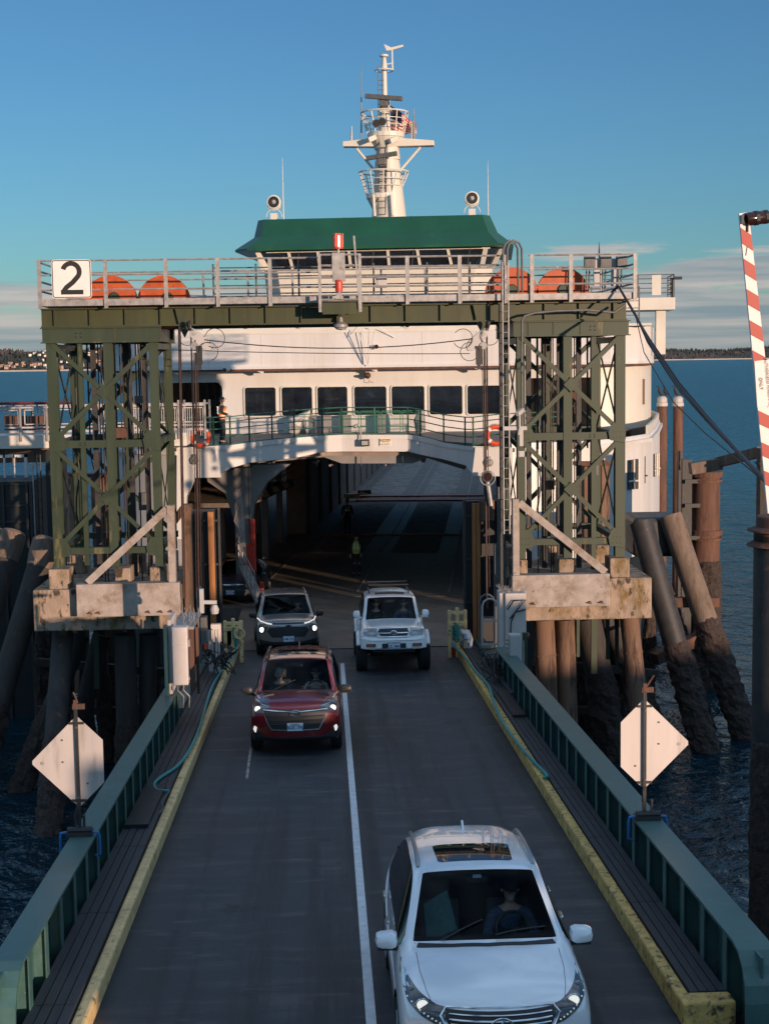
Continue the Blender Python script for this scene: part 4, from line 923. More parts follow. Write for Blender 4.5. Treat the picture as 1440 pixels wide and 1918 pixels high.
# ============================================================ fender walls beside the ramp end
def fender(a,b_,ytop,ybot,Y,ox,label,colw):
    r=empty('guide_fender',PX((a+b_)/2,ybot,Y),label,'fender')
    A=PX(a,ytop,Y);B=PX(b_,ytop,Y); z0=3.2
    b=MB(); b.b2((A.x,Y+.1,z0),(B.x,Y+.3,A.z-.05)); b.build('backing','black',r)
    b=MB(); 
    for x in(A.x+.03,B.x-.03): b.b2((x-.03,Y-.02,z0),(x+.03,Y+.1,A.z))
    z=z0+.6
    while z<A.z: b.b2((A.x,Y-.0,z),(B.x,Y+.09,z+.06)); z+=1.25
    b.build('frame','pilesteel',r,bevel=.005)
    b=MB()
    for x0,x1 in ox: b.b2((PX(x0,ytop,Y).x,Y-.15,z0),(PX(x1,ytop,Y).x,Y-.03,A.z-.1))
    b.each('rubbing_timber','orangewood',r,bevel=.01)
    return r
fender(357,411,952,1200,41.6,((389,400),),'dark steel guide fender with one orange timber left of the ramp end',0)
fender(868,935,936,1210,41.6,((883,890),(891,898)),'dark steel guide fender with twin orange timbers right of the ramp end',0)
b=MB(); A=PX(341,945,40.6); b.b2((A.x,40.6,3.3),(PX(357,945,40.6).x,40.9,A.z)); b.beam(PX(325,978,40.6),PX(345,950,40.6),.2,.2,Vector((0,1,0))); b.build('fender_column','conccol',label='brown upright column between the left pier strut and the left fender',cat='column',bevel=.01)
b=MB(); A=PX(926,1020,40.3); b.b2((A.x,40.3,3.3),(PX(948,1020,40.3).x,40.6,A.z)); b.b2((A.x+.1,40.25,A.z),(A.x+.3,40.5,A.z+1.6)); b.build('fender_column','galvd',label='dark grey upright column between the right fender and the right pier',cat='column',bevel=.01)
A=PX(898,938,41.3);B=PX(926,975,41.3); b=MB(); b.b2((A.x,41.3,B.z),(B.x,41.45,A.z)); b.build('fender_cap_board','conccol',label='brown weathered board at the top of the right fender',cat='board',bevel=.01)

# ============================================================ equipment at the ramp end, left
def RY(px,Y): return PX(px,1200,Y).x
c=PX(335,1230,29.8); r=empty('control_cabinet',(c.x,29.8,rz(30)+.9),'beige electrical cabinet with a seam across its door on the left girder','cabinet')
A=PX(321,1176,29.8);B=PX(353,1284,29.8); b=MB(); b.b2((A.x,29.8,B.z),(B.x,30.1,A.z)); b.build('housing','pinkgrey',r,bevel=.02)
b=MB(); m_=A.z-(A.z-B.z)*.3; b.b2((A.x+.015,29.785,m_+.008),(B.x-.015,29.8,A.z-.02)); b.b2((A.x+.015,29.785,B.z+.02),(B.x-.015,29.8,m_-.008)); b.build('door','pinkgrey',r,bevel=.005)
b=MB(); b.b2((B.x,29.85,m_-.05),(B.x+.05,29.9,m_+.1)); b.b2((B.x,29.85,B.z+.1),(B.x+.03,29.9,B.z+.16)); b.build('latch','galv',r)
b=MB(); P=PX(309,1172,30); b.b2((P.x-.04,30.0,rz(30)+.5),(P.x+.04,30.12,P.z)); b.build('post','rail',r)
b=MB(); P=PX(316,1168,30.05); b.b2((P.x-.03,30.13,B.z-.25),(P.x+.03,31.2,A.z+.1)); b.build('backboard','pinkgrey',r)
b=MB(); 
for dx in(.08,.2): b.path([(A.x+dx,29.95,B.z),(A.x+dx,29.9,B.z-.12),(A.x+dx+.12,29.9,B.z-.25),(A.x+dx+.1,29.95,B.z-.5)],.016)
b.build('conduit','galv',r)
b=MB(); P=PX(350,1165,31.5)
for i in range(26): q=P+Vector((random.uniform(-.25,.2),random.uniform(-.6,1.2),0)); b.tube(q,q+Vector((random.uniform(-.1,.1),0,random.uniform(.1,.24))),.006,4)
b.b2((P.x-.25,30.9,P.z-.06),(P.x+.2,32.7,P.z)); b.build('bird_spikes','galv',label='strip of steel bird spikes behind the beige cabinet on the left',cat='bird spikes')
b=MB(); P=PX(358,1195,32); b.b2((P.x-.05,32,P.z-1.2),(P.x+.05,32.15,P.z+.3)); b.b2((P.x+.08,32.2,P.z-1.3),(P.x+.14,32.3,P.z+.2)); b.build('pipe_run','rust',label='two upright rusty pipes behind the beige cabinet',cat='pipe')
# second group: grey tall box with a lamp arm
A=PX(375,1157,36);B=PX(388,1207,36); r=empty('control_cabinet',((A.x+B.x)/2,36,B.z),'narrow dark grey control box with an orange lamp below it at the left ramp end','cabinet')
b=MB(); b.b2((A.x,36,B.z),(B.x,36.3,A.z)); b.b2((A.x-.08,36.05,B.z-.5),(A.x-.02,36.6,A.z+.7)); b.build('housing','galvd',r,bevel=.01)
b=MB(); P=PX(386,1211,35.9); b.box(P,(.1,.08,.12)); b.build('indicator','redpaint',r)
b=MB(); P=PX(377,1122,36); b.b2((P.x-.04,35.95,P.z-.35),(P.x+.06,36.1,P.z+.25)); b.beam(PX(380,1128,36),PX(406,1128,36),.07,.09); P=PX(402,1142,36); b.lathe([(.09,-.1),(.11,.0),(.06,.12)],P,n=12); b.build('lamp_arm','grey',r)
b=MB(); 
for px in(392,397,404,409):
    P=PX(px,1180,36.4+random.random()); b.tube(P,P-Vector((.0,0,1.1)),.03,6)
b.box(PX(405,1185,37),(.25,.2,.45)); b.build('pipe_run','pinkgrey',label='cluster of pale upright pipes right of the narrow grey control box',cat='pipe')
b=MB()
for i in range(22):
    P=RPt(random.uniform(385,425),random.uniform(1205,1250),.6); b.path([P+Vector((random.uniform(-.3,.3),random.uniform(-.4,.4),random.uniform(-.3,.4))) for _ in range(5)],.02,5)
b.build('hose_tangle','cable',label='tangle of black hoses at the left ramp end below the pipes',cat='hoses')
# yellow mooring frames
def yellowframe(cx,y0,y1,Y,label,dirs):
    r=empty('yellow_frame',RPt(cx,y1,0),label,'frame'); A=PX(cx,y0,Y)
    b=MB()
    for dx in(-.22,0.0,.22): b.b2((A.x+dx-.05,Y-.06,rz(Y)),(A.x+dx+.05,Y+.06,A.z-abs(dx)*.3))
    b.b2((A.x-.27,Y-.08,rz(Y)+.9),(A.x+.27,Y+.08,rz(Y)+1.02)); b.b2((A.x-.2,Y-.05,A.z-.2),(A.x+.2,Y+.05,A.z-.1)); b.build('frame','yellow',r,bevel=.02)
    b=MB(); 
    for k in range(5): b.torus((A.x+.05*dirs,Y-.12,rz(Y)+.6+.07*k),.13,.022,(1,.6,.2),16,6)
    b.build('rope_coil','ropeg',r)
yellowframe(436,1158,1226,40.2,'yellow steel frame with a coiled green rope at the left ramp end',1)
yellowframe(856,1138,1215,40.2,'yellow steel frame with a coiled green rope at the right ramp end',-1)
b=MB(); P=PX(448,1170,39.9); b.torus(P-Vector((0,0,.25)),.14,.022,(0,1,0),16,6); b.path([P,P-Vector((.1,0,.3)),P-Vector((-.1,0,.5)),P-Vector((0,0,.6))],.025); b.build('rope_bundle','yellow',label='yellow rope bundle hanging on the left yellow frame',cat='rope')
# cone at right
P=RPt(838,1205,.0); P.y=40.6; P.z=rz(40.6); P.x+=.0; r=empty('traffic_cone',P,'orange traffic cone with a white band beside the right yellow frame','traffic cone')
b=MB(); b.lathe([(.14,.02),(.05,.6),(.03,.7)],P,n=16); b.box(P+Vector((0,0,.015)),(.36,.36,.03)); b.build('cone','redtape',r,smooth=True); b=MB(); b.lathe([(.107,.26),(.077,.44)],P,n=16); b.build('white_band','signwhite',r)
# hoses
def walkpath(pts,h,rad,name,m,label,cat): 
    P=[RPt(x,y,hh) for (x,y),hh in zip(pts,h if isinstance(h,list) else [h]*len(pts))]
    # smooth
    Q=[]
    for i in range(len(P)-1):
        p0=P[max(i-1,0)];p1=P[i];p2=P[i+1];p3=P[min(i+2,len(P)-1)]
        for k in range(5):
            t=k/5; Q.append(.5*((2*p1)+(-p0+p2)*t+(2*p0-5*p1+4*p2-p3)*t*t+(-p0+3*p1-3*p2+p3)*t**3))
    Q.append(P[-1]); rope(name,Q,rad,label,m,cat,n=8)
walkpath([(440,1195),(441,1222),(420,1250),(398,1285),(385,1325),(371,1370),(352,1410),(330,1437),(303,1455),(289,1468),(294,1480),(318,1482)],[.8,.4,.32,.31,.31,.31,.31,.31,.31,.31,.31,.31],.028,'hose','teal','teal hose snaking along the left walkway','hose')
walkpath([(842,1180),(845,1205),(868,1228),(890,1256),(915,1285),(925,1315),(940,1350),(968,1390),(998,1425),(1024,1452),(1018,1458)],[.8,.4,.32,.31,.31,.31,.31,.31,.31,.31,.31],.028,'hose','teal','teal hose snaking along the right walkway','hose')
b=MB(); 
P=[RPt(x,y,.33) for x,y in((318,1482),(310,1492),(303,1505),(306,1515),(298,1525))]; b.path(P,.012,6); b.build('chain','galvd',label='short loose chain at the end of the left teal hose',cat='chain')
# right end equipment
A=PX(946,1112,37.5);B=PX(986,1260,37.5); r=empty('cable_housing',((A.x+B.x)/2,37.5,3.9),'tall pale housing topped with bird spikes against the right pier','housing')
b=MB(); b.b2((A.x,37.5,B.z),(B.x,37.9,A.z)); b.b2((A.x-.14,37.6,B.z-.3),(A.x-.004,38.2,A.z)); b.build('housing','pinkgrey',r,bevel=.02)
b=MB(); 
for i in range(40): q=Vector((random.uniform(A.x-.1,B.x),random.uniform(37.45,37.9),A.z)); b.tube(q,q+Vector((random.uniform(-.22,.18),random.uniform(-.1,.1),random.uniform(.08,.22))),.005,4)
b.build('bird_spikes','galv',r)
b=MB(); P=lambda x,y:PX(x,y,37.42)
b.path([P(950,1142),P(962,1125),P(984,1124),P(970,1140),P(955,1160)],.02,6); b.path([P(984,1142),P(965,1147),P(957,1165),P(956,1186)],.02,6); b.build('cable_and_shadow_line','cable',r)  # black tubes trace the Z-shaped shadows on the housing front
A=PX(954,1190,34.5);B=PX(976,1246,34.5); r=empty('control_cabinet',((A.x+B.x)/2,34.5,B.z),'small light grey cabinet on the right girder below the pale housing','cabinet')
b=MB(); b.b2((A.x,34.5,B.z),(B.x,34.8,A.z)); b.b2((A.x+.02,34.48,B.z+.02),(B.x-.02,34.5,A.z-.02)); b.build('housing','grey',r,bevel=.015)
b=MB(); P=PX(983,1186,34.7); b.b2((P.x-.05,34.7,rz(34.7)+.3),(P.x+.06,34.85,P.z)); b.build('post','green',r)
b=MB(); P=PX(979,1200,34.7); b.tube((P.x,34.65,B.z-.2),(P.x,34.65,P.z),.03,6); 
for i in range(6): b.box((A.x-.04,34.6,B.z+.1+i*.1),(.08,.06,.04))
b.build('conduit','galv',r)
# little white ladder
r=empty('step_ladder',RPt(918,1215,0),'short white ladder with a rounded top standing by the right fender','ladder')
for (l,rr,top,bot,Y,m_) in((903,932,1122,1207,38.6,'grey'),(898,926,1114,1203,39.2,'galvd')):
    P=lambda x,y:PX(x,y,Y); b=MB(); b.path([P(l,bot),P(l,top+14),P(l+3,top+5),P((l+rr)/2-4,top),P((l+rr)/2+4,top),P(rr-3,top+5),P(rr,top+14),P(rr,bot)],.028,8)
    for y in(.42,1.0): b.beam(P(l,top+(bot-top)*(.1+.9*y)),P(rr,top+(bot-top)*(.1+.9*y)),.06,.05)
    b.build('side_rail',m_,r)
# white sack
P=RPt(873,1232,.0); r=empty('white_sack',P,'white and blue plastic sack lying by the right yellow frame','sack'); P.z+=.3
b=MB(); b.path([P+Vector((.08,0,-.02)),P+Vector((.07,0,.2)),P+Vector((.0,0,.38)),P+Vector((-.12,.0,.42)),P+Vector((-.17,0,.32))],[.09,.13,.15,.1,.04],10); b.build('sack_body','signwhite',r,smooth=True); b=MB(); b.torus(P+Vector((-.02,-.12,.3)),.07,.012,(0,1,0),12,5); b.box(P+Vector((.06,-.13,.1)),(.05,.01,.1)); b.build('print','bluepaint',r)
# clutter beside right girder
b=MB()
for i in range(30):
    P=RPt(random.uniform(900,965),random.uniform(1225,1265),.5); P.x=max(4.0,P.x); b.path([P+Vector((random.uniform(-.2,.2),random.uniform(-.5,.5),random.uniform(-.25,.25))) for _ in range(4)],.018,5)
b.build('hose_tangle','cable',label='tangle of black hoses between the white ladder and the right girder',cat='hoses')
b=MB(); b.beam(RPt(925,1255,.35),RPt(960,1300,.35),.08,.06); b.box(RPt(930,1240,.45),(.5,.5,.3)); b.build('valve_box','pilesteel',label='dark valve box on the right walkway below the white ladder',cat='box',bevel=.01)

# ============================================================ barrier arm
def barrier():
    Y=12.0; A=PX(1393,398,Y); B=PX(1452,960,Y); d=(B-A); r=empty('barrier_arm',B,'raised red and white striped barrier arm with a lamp at its tip','barrier arm')
    d0=d.normalized(); side=Vector((1,0,0))-d0*d0.x; side.normalize(); W_=.105
    b=MB(); b.add([A-side*W_/2*.75,A+side*W_/2*.75,B+side*W_/2*1.2,B-side*W_/2*1.2,A-side*W_/2*.75+Vector((0,.03,0)),A+side*W_/2*.75+Vector((0,.03,0)),B+side*W_/2*1.2+Vector((0,.03,0)),B-side*W_/2*1.2+Vector((0,.03,0))],[(0,1,2,3),(4,7,6,5),(0,4,5,1),(1,5,6,2),(2,6,7,3),(3,7,4,0)]); b.build('arm','signwhite',r)
    # red diagonal bands laid on the face
    ys=[(424,453),(481,509),(537,566),(595,622),(651,672),(764,790),(824,850),(878,905)]
    for y0,y1 in ys:
        f=lambda y:(y-398)/(960-398)
        def e(t,s_): w_=W_/2*(.75+.45*t); return A+d*t+side*(s_*w_)+Vector((0,-.004,0))
        dt=16/(562); t0,t1=f(y0),f(y1)
        b=MB(); b.add([e(t0,-1),e(t0+dt,1),e(t1+dt,1),e(t1,-1)],[(0,1,2,3)]); b.build('reflective_band','redtape',r)
    # notice board on the arm
    t=(672-398)/562; t2=(758-398)/562; P0=A+d*t;P1=A+d*t2; b=MB(); sl_=side
    c0=P0-sl_*.045+Vector((0,-.006,0)); c1=P1-sl_*.06+Vector((0,-.006,0)); b.prism([c0,c0+sl_*.2,c1+sl_*.2,c1],(0,-.004,0)); b.build('notice_board','signwhite',r)
    cc=(c0+c1)/2+sl_*.1+Vector((0,-.014,0)); up=sl_; rt=d0
    for k,(tx,off,sz) in enumerate((('EMPLOYEE AND',.050,.042),('AUTHORIZED PERSONNEL',.002,.034),('ONLY',-.058,.038))):
        text('lettering',tx,sz,cc+up*off,rt,up,'signblack',r,ext=.001)
    # lamp
    L0=PX(1413,408,Y); b=MB(); b.lathe([(.05,-.09),(.055,-.07),(.055,.06),(.045,.09)],L0+Vector((.01,0,0)),(1,.15,.12),14); b.build('lamp_lens','lensdk',r,smooth=True)
    b=MB(); b.lathe([(.06,-.015),(.06,.015)],L0+Vector((.01,0,0)),(1,.15,.12),14); b.box(L0+Vector((-.1,0,-.01)),(.03,.05,.07)); b.tube(L0+Vector((-.06,0,-.02)),L0+Vector((-.06,0,-.11)),.012); b.lathe([(.057,.07),(.057,.1)],L0+Vector((.01,0,0)),(1,.15,.12),14); b.path([L0+Vector((-.06,0,-.1)),L0+Vector((-.055,0,-.2)),L0+Vector((-.07,0,-.3))],.004); b.build('lamp_bracket','black',r)
barrier()
# ============================================================ passenger gangway at the left
r=empty('passenger_gangway',PX(100,838,52),'white railed passenger gangway reaching the ferry from the left','gangway')
Y=52; gl=PX(-260,800,Y).x; gr=PX(385,800,Y).x; zd=PX(100,826,Y).z
b=MB(); b.b2((gl,Y,zd-.25),(PX(102,800,Y).x+4.6,Y+2.2,zd+.22)); b.build('deck_beam','cream',r,bevel=.02)
b=MB(); b.b2((gl,Y-.03,zd+.30),(gr,Y+.05,zd+.38)); b.b2((gl,Y-.03,zd+.46),(gr,Y+.05,zd+.52)); b.each('toe_rail','grey',r)
b=MB(); x=gl; zt_=zd+1.22
while x<gr: b.b2((x-.035,Y-.08,zd),(x+.035,Y+.0,zt_+.15)); b.b2((x-.035,Y+2.1,zd),(x+.035,Y+2.2,zt_+.1)); x+=.92
b.each('rail_post','galv',r)
b=MB(); b.b2((gl,Y-.06,zt_-.06),(gr,Y,zt_)); b.b2((gl,Y+2.12,zt_-.06),(gr,Y+2.18,zt_)); b.each('top_rail','grey',r)
b=MB(); b.tube((gl,Y-.1,zt_+.14),(PX(150,800,Y).x,Y-.1,zt_+.12),.05); b.build('handrail',mat('maroon_rail',(.12,.02,.025),.4),r)
b=MB(); x=gl+.05
while x<gr-.1:
    x1=x+.82
    for (a0,b0,a1,b1) in((x+.08,zd+.58,x1,zd+.62),(x+.08,zt_-.14,x1,zt_-.1),(x+.08,zd+.6,x+.12,zt_-.12),(x1-.04,zd+.6,x1,zt_-.12)): b.b2((a0,Y-.03,b0),(a1,Y+.0,b1))
    x+=.92
b.build('panel_frame','grey',r)
b=MB(); x=PX(243,800,Y).x
while x<gr: b.b2((x,Y+.01,zd+.1),(x+.018,Y+.02,zt_-.1)); x+=.075
b.build('baluster','white',r)
# folded deck gear on the gangway
b=MB()
for px in(40,65,85,20): P=PX(px,792,Y+1.2); b.box(P,(.35,.5,.5)); b.tube(P+Vector((.12,0,.2)),P+Vector((.12,0,.75)),.02); b.tube(P+Vector((-.1,0,.2)),P+Vector((-.1,0,.6)),.02)
b.build('deck_machinery','rust',label='row of brown deck machinery standing on the passenger gangway',cat='machinery')
# underframe
b=MB(); P=PX(0,852,Y-.2);Q=PX(52,900,Y-.2)
for (a0,b0,a1,b1) in((P.x-.8,P.z,Q.x,P.z-.1),(P.x-.8,Q.z+.1,Q.x,Q.z),(Q.x-.1,Q.z,Q.x,P.z),(P.x+.1,Q.z,P.x+.17,P.z),(P.x+.45,Q.z,P.x+.5,P.z)): b.b2((a0,Y-.2,b0),(a1,Y-.12,b1))
b.build('window_frame','white',r)
b=MB(); b.b2((gl,Y+.2,zd-.75),(PX(102,800,Y).x,Y+1.2,zd-.26)); b.build('under_beam','conccol',r)
# dark mooring dolphin wall under the gangway
r=empty('mooring_tower',PX(30,1000,50),'dark steel mooring tower under the passenger gangway at the left edge','tower')
b=MB(); a=PX(-120,900,50).x; c=PX(58,900,50).x; zt_=PX(30,902,50).z; b.b2((a,50,-1),(c,53,zt_)); b.build('wall','hullblack',r)
b=MB()
for y in(905,945,975,1000): z=PX(30,y,50).z; b.b2((a,49.93,z-.06),(c,49.998,z))
for px in(5,50,57): x=PX(px,900,50).x; b.b2((x-.04,49.9,-1),(x+.04,49.99,zt_))
b.build('frame_rib','pilesteel',r)
b=MB(); x=PX(62,900,50).x; b.tube((x,50,2),(x,50,zt_+.5),.025); b.box((x-.03,50,zt_+.55),(.16,.1,.12)); b.build('pipe','grey',r)
b=MB(); x=PX(77,900,50).x
for dx in(-.12,.0): b.tube((x+dx,50,-1),(x+dx,50,zt_+.9),.02)
z=0
while z<zt_+.9: b.tube((x-.12,50,z),(x,50,z),.012); z+=.3
b.build('ladder','black',r)
b=MB(); x=PX(86,900,50).x; b.b2((x,50,-1),(PX(112,900,50).x,51.5,zt_+1.0)); b.build('buttress','hullblack',r)
# ============================================================ THE FERRY
FH=R(6.7); FO=Vector((.72,53,0)); FR=Vector((math.cos(FH),-math.sin(FH),0)); FA=Vector((math.sin(FH),math.cos(FH),0))
FM=Matrix.Translation(FO)@Matrix.Rotation(-FH,4,'Z')
def FP(px,py,v):
    d=f_+r_*((px-720)/FPX)-u_*((py-959)/FPX); o=Vector((0,0,CAMZ)); t=(v-(o-FO).dot(FA))/d.dot(FA); P=o+d*t-FO
    return P.dot(FR),P.z
def FU(px,v): return FP(px,750,v)[0]
fer=empty('ferry',FO+Vector((0,0,0)),'large white car ferry with green pilothouse roof and open car deck facing the ramp','ferry')
def FB(b,name,m,parent=None,**k): return b.build(name,m,parent or fer,tf=FM,**k)
DZ=3.0   # car deck
# --- car deck, apron
b=MB(); b.prism([(-6,.5,DZ-.6),(6.0,.5,DZ-.6),(11,7,DZ-.6),(12.2,20,DZ-.6),(12.2,110,DZ-.6),(-12,110,DZ-.6),(-12,20,DZ-.6),(-10.3,7,DZ-.6)],(0,0,.6)); FB(b,'car_deck','deck')
b=MB(); 
for u0,u1 in ((-3.4,-.9),(.5,2.7),(4.2,5.2)): b.b2((u0,16,DZ+.004),(u1,109,DZ+.009))
b.each('deck_lane','nonskid',fer,tf=FM)
b=MB()
for u in(-4.0,-.0,3.6): b.b2((u-.04,4,DZ+.012),(u+.04,100,DZ+.016))
b.b2((-4,3,DZ+.012),(4,3.05,DZ+.016)); FB(b,'lane_line','fadedline')
b=MB(); b.b2((-3.6,41.5,DZ+.02),(5.2,42.4,DZ+.10)); b.b2((-3.6,44.6,DZ+.02),(5.2,45.2,DZ+.10)); b.b2((-3.6,23.0,DZ+.02),(5.2,23.3,DZ+.06)); b.each('door_track','orangeline',fer,tf=FM)
b=MB(); b.box((-3.9,42,DZ+.35),(.9,.5,.3),Matrix.Rotation(.6,3,'Z')); b.box((-3.3,44.5,DZ+.35),(.8,.4,.3),Matrix.Rotation(.6,3,'Z')); b.each('striped_bumper','hazard',fer,tf=FM)
b=MB(); b.add([(-4.4,.6,DZ-.02),(4.4,.6,DZ-.02),(4.4,.6,DZ-.3),(-4.4,.6,DZ-.3)],[(0,1,2,3)]); FB(b,'sill','hullblack')
# apron plates between ramp and ship
A0=[Vector((-2.9,42.3,rz(42.3))),Vector((4.0,42.3,rz(42.3)))]; c=FM@Vector((-4.0,1.0,DZ+.02)); d=FM@Vector((4.5,1.0,DZ+.02))
b=MB(); b.prism([A0[0],A0[1],d,c],(0,0,-.25)); b.build('ramp_apron','deck',kind='structure')
b=MB(); b.prism([(-2.9,42.34,rz(42.3)+.006),(4.0,42.34,rz(42.3)+.006),(4.0,42.52,rz(42.5)+.004),(-2.9,42.52,rz(42.5)+.004)],(0,0,.02)); b.build('expansion_joint','galvd',kind='structure')
# --- main hull shell
hpL=[(6.0,.2),(7.6,1.0),(9.2,3.0),(10.6,6.5),(11.7,12),(12.3,20),(12.4,40),(12.4,104),(9,112)]
hpR=[(6.0,.2),(8.0,.8),(9.9,2.6),(11.4,6.0),(FU(1224,12),12),(FU(1231,19),19),(FU(1231,19)+.1,40),(FU(1231,19)+.1,104),(9,112)]
for s in(-1,1):
    hp_=hpR if s>0 else hpL
    pts=[(s*u,v) for u,v in hp_]
    b=MB(); b.wall(pts,DZ+1.35,9.02,-.12*s); FB(b,'hull_side','white',smooth=True)
    b=MB(); b.wall([(s*(u+.10),v-.08) for u,v in hp_],8.72,8.86,-.14*s); FB(b,'rubbing_strake','white')
    b=MB(); b.wall([(s*(u-.25),v+.2) for u,v in hp_],-.8,DZ+1.3,-.2*s); FB(b,'hull_side','hullblack',smooth=True)
    b=MB(); b.wall([(s*(u-.02),v) for u,v in hp_[3:]],9.02,9.35,-.1*s); FB(b,'bulwark','cream',smooth=True)
# flank windows on the starboard side (right): rows along the curved shell
def flankwin(px0,px1,y0,y1):
    # follow the shell between v=10..30
    def at(px):
        best=None
        for i in range(400):
            v=3+30*i/400; 
            for (ua,va),(ub,vb) in zip(hp_,hp_[1:]):
                if va<=v<=vb: u=ua+(ub-ua)*(v-va)/(vb-va)
            e=abs(FP(px,900,v)[0]-u-.01)
            if best is None or e<best[0]: best=(e,u,v)
        return best[1],best[2]
    P=[at(px0+(px1-px0)*i/6) for i in range(7)]; P=[(u+.15,v-.04) for u,v in P]
    Z1=[FP(px0+(px1-px0)*i/6,y0[0]+(y0[1]-y0[0])*i/6,P[i][1])[1] for i in range(7)]; Z0=[FP(px0+(px1-px0)*i/6,y1[0]+(y1[1]-y1[0])*i/6,P[i][1])[1] for i in range(7)]
    b=MB(); b.wall(P,Z0,Z1,-.03); o=FB(b,'window','paneglass')
    b=MB()
    for k in(2,4): b.tube((P[k][0]+.05,P[k][1]-.03,Z0[k]),(P[k][0]+.05,P[k][1]-.03,Z1[k]),.04)
    b.path([(u+.05,v-.03,z0+(z1-z0)*.28) for (u,v),z0,z1 in zip(P,Z0,Z1)],.035); FB(b,'window_bar','cream',o)
flankwin(1168,1196,(862,858),(917,915)); flankwin(1199,1215,(855,851),(906,900)); flankwin(1218,1228,(850,848),(893,888))
# --- portal: fascia across the opening
fcp=[(331,.1,841,894),(400,.25,837,894),(431,.7,835.5,877),(467,1.2,831,867),(551,2.5,822,858),(604,3.2,818,847),(640,3.3,816,846),(764,3.3,816,846),(787,3.0,820,852),(831,1.9,831,861),(871,.7,837,872),(886,.3,837.5,891),(938,.1,838,891)]
fc=[];fz=[];ft=[]
for px,v,yt_,yb_ in fcp:
    u,zt_=FP(px,yt_,v); fc.append((u,v)); ft.append(zt_); fz.append(FP(px,yb_,v)[1])
b=MB(); b.wall(fc,fz,ft,.35); FB(b,'portal_fascia','white',bevel=.02)
b=MB(); b.wall([(u,v-.05) for u,v in fc],[z-.12 for z in ft],[z+.04 for z in ft],.1); FB(b,'portal_coaming','white')
uL=fc[0][0]; uR=fc[-1][0]
for s in(-1,1):
    b=MB()
    if s<0:
        q=[FP(x,y,.05) for x,y in((331,841),(400,838),(413,894),(364,895),(349,931),(344,1010),(331,1010))]
    else: q=[FP(x,y,.05) for x,y in((938,838),(890,838),(884,891),(936,892),(950,1000),(960,1000),(960,838))]
    b.prism([(u,.05+.25*(0 if k else 0),z) for k,(u,z) in enumerate(q)],(0,.3,0)); FB(b,'portal_wing','white')
# deck over the car deck and beams
b=MB(); pts=[(u,v+.36,8.42) for u,v in fc]+[(10.4,6.8,8.34),(12.1,20,8.34),(12.1,44,8.34),(-12.1,44,8.34),(-12.1,20,8.34),(-10.4,6.8,8.34)]
b.prism(pts,(0,0,.6)); FB(b,'upper_deck','shipdark')
b=MB()
for v in(8.5,14,20,26,34,42): b.b2((-11.5,v,7.98 if v<30 else 7.8),(11.5,v+.2,8.335))
for u in(-5,5.6): b.b2((u-.1,7.5,7.9),(u+.1,43,8.3))
b.each('deck_beam','shipdark',fer,tf=FM)
b=MB(); so=[FP(x,y,3.7) for x,y in((400,868),(412,893),(440,880),(470,868),(553,861),(606,856),(640,868),(772,868),(800,858),(870,880),(880,868))]; b.prism([(u,3.72,z) for u,z in so]+[(so[-1][0],3.72,8.9),(so[0][0],3.72,8.9)],(0,2.5,0)); FB(b,'portal_soffit','greygusset')
b=MB(); 
for u in(-1.4,.3,1.9): b.b2((u-.01,3.4,8.26-.25),(u+.01,3.46,8.4))
b.each('lamp_drop','galvd',fer,tf=FM)
# left portal pillar with its gusset
uL0,_=FP(442,1000,2.5); uL1,_=FP(470,1000,2.5)
b=MB(); b.b2((uL0,2.3,DZ),(uL1,3.0,8.3)); 
b.prism([(uL0,2.25,8.0),(uL0-1.1,2.25,8.0),(uL0-1.0,2.25,7.55),(uL0-.35,2.25,7.1),(uL0,2.25,6.0)],(0,.5,0)); b.prism([(uL1,2.25,8.2),(uL1+1.6,2.25,8.2),(uL1+.7,2.25,7.5),(uL1+.15,2.25,6.6),(uL1,2.25,5.4)],(0,.5,0)); FB(b,'portal_pillar','greygusset',bevel=.03)
# casings
b=MB(); b.b2((-5.6,24,DZ),(-4.55,109,8.3)); b.b2((5.6,7,DZ),(6.2,109,8.3)); b.each('engine_casing','shipdark',fer,tf=FM)
b=MB()
for v in range(25,108,5): b.b2((-4.54,v,DZ),(-4.42,v+.15,8.3)); b.b2((5.48,v,DZ),(5.59,v+.15,8.3))
b.each('casing_stiffener','shipdark',fer,tf=FM)
b=MB()
for (u,v) in((-7.2,14),(-7.2,24),(-5.4,20),(-5.2,14),(-9.5,20)): b.b2((u-.14,v,DZ),(u+.14,v+.28,8.3))
b.each('stanchion','greygusset',fer,tf=FM)
b=MB(); b.b2((-11.9,11,DZ),(-11.7,108,8.3)); b.b2((-11.9,60,DZ),(-5.6,60.2,8.3)); FB(b,'side_plating','shipdark')
# sloping side ramp with hazard stripes
a=FP(462,940,11); c=FP(552,900,19)
b=MB(); b.prism([(a[0]-3.5,11,a[1]-.05),(a[0],11,a[1]-.05),(c[0],19,c[1]-.05),(c[0]-4.5,19,c[1]-.05)],(0,0,-.2)); FB(b,'side_ramp','deck')
b=MB(); b.beam((a[0],11,a[1]),(c[0],19,c[1]),.12,.30); FB(b,'hazard_beam','hazard')
b=MB()
for k in(.5,.85,1.15): b.tube((a[0],11,a[1]+k),(c[0],19,c[1]+k),.03)
for t in(0,.25,.5,.75,1): p=Vector((a[0],11,a[1])).lerp(Vector((c[0],19,c[1])),t); b.tube(p,p+Vector((0,0,1.2)),.03)
FB(b,'side_ramp_rail','greygusset')
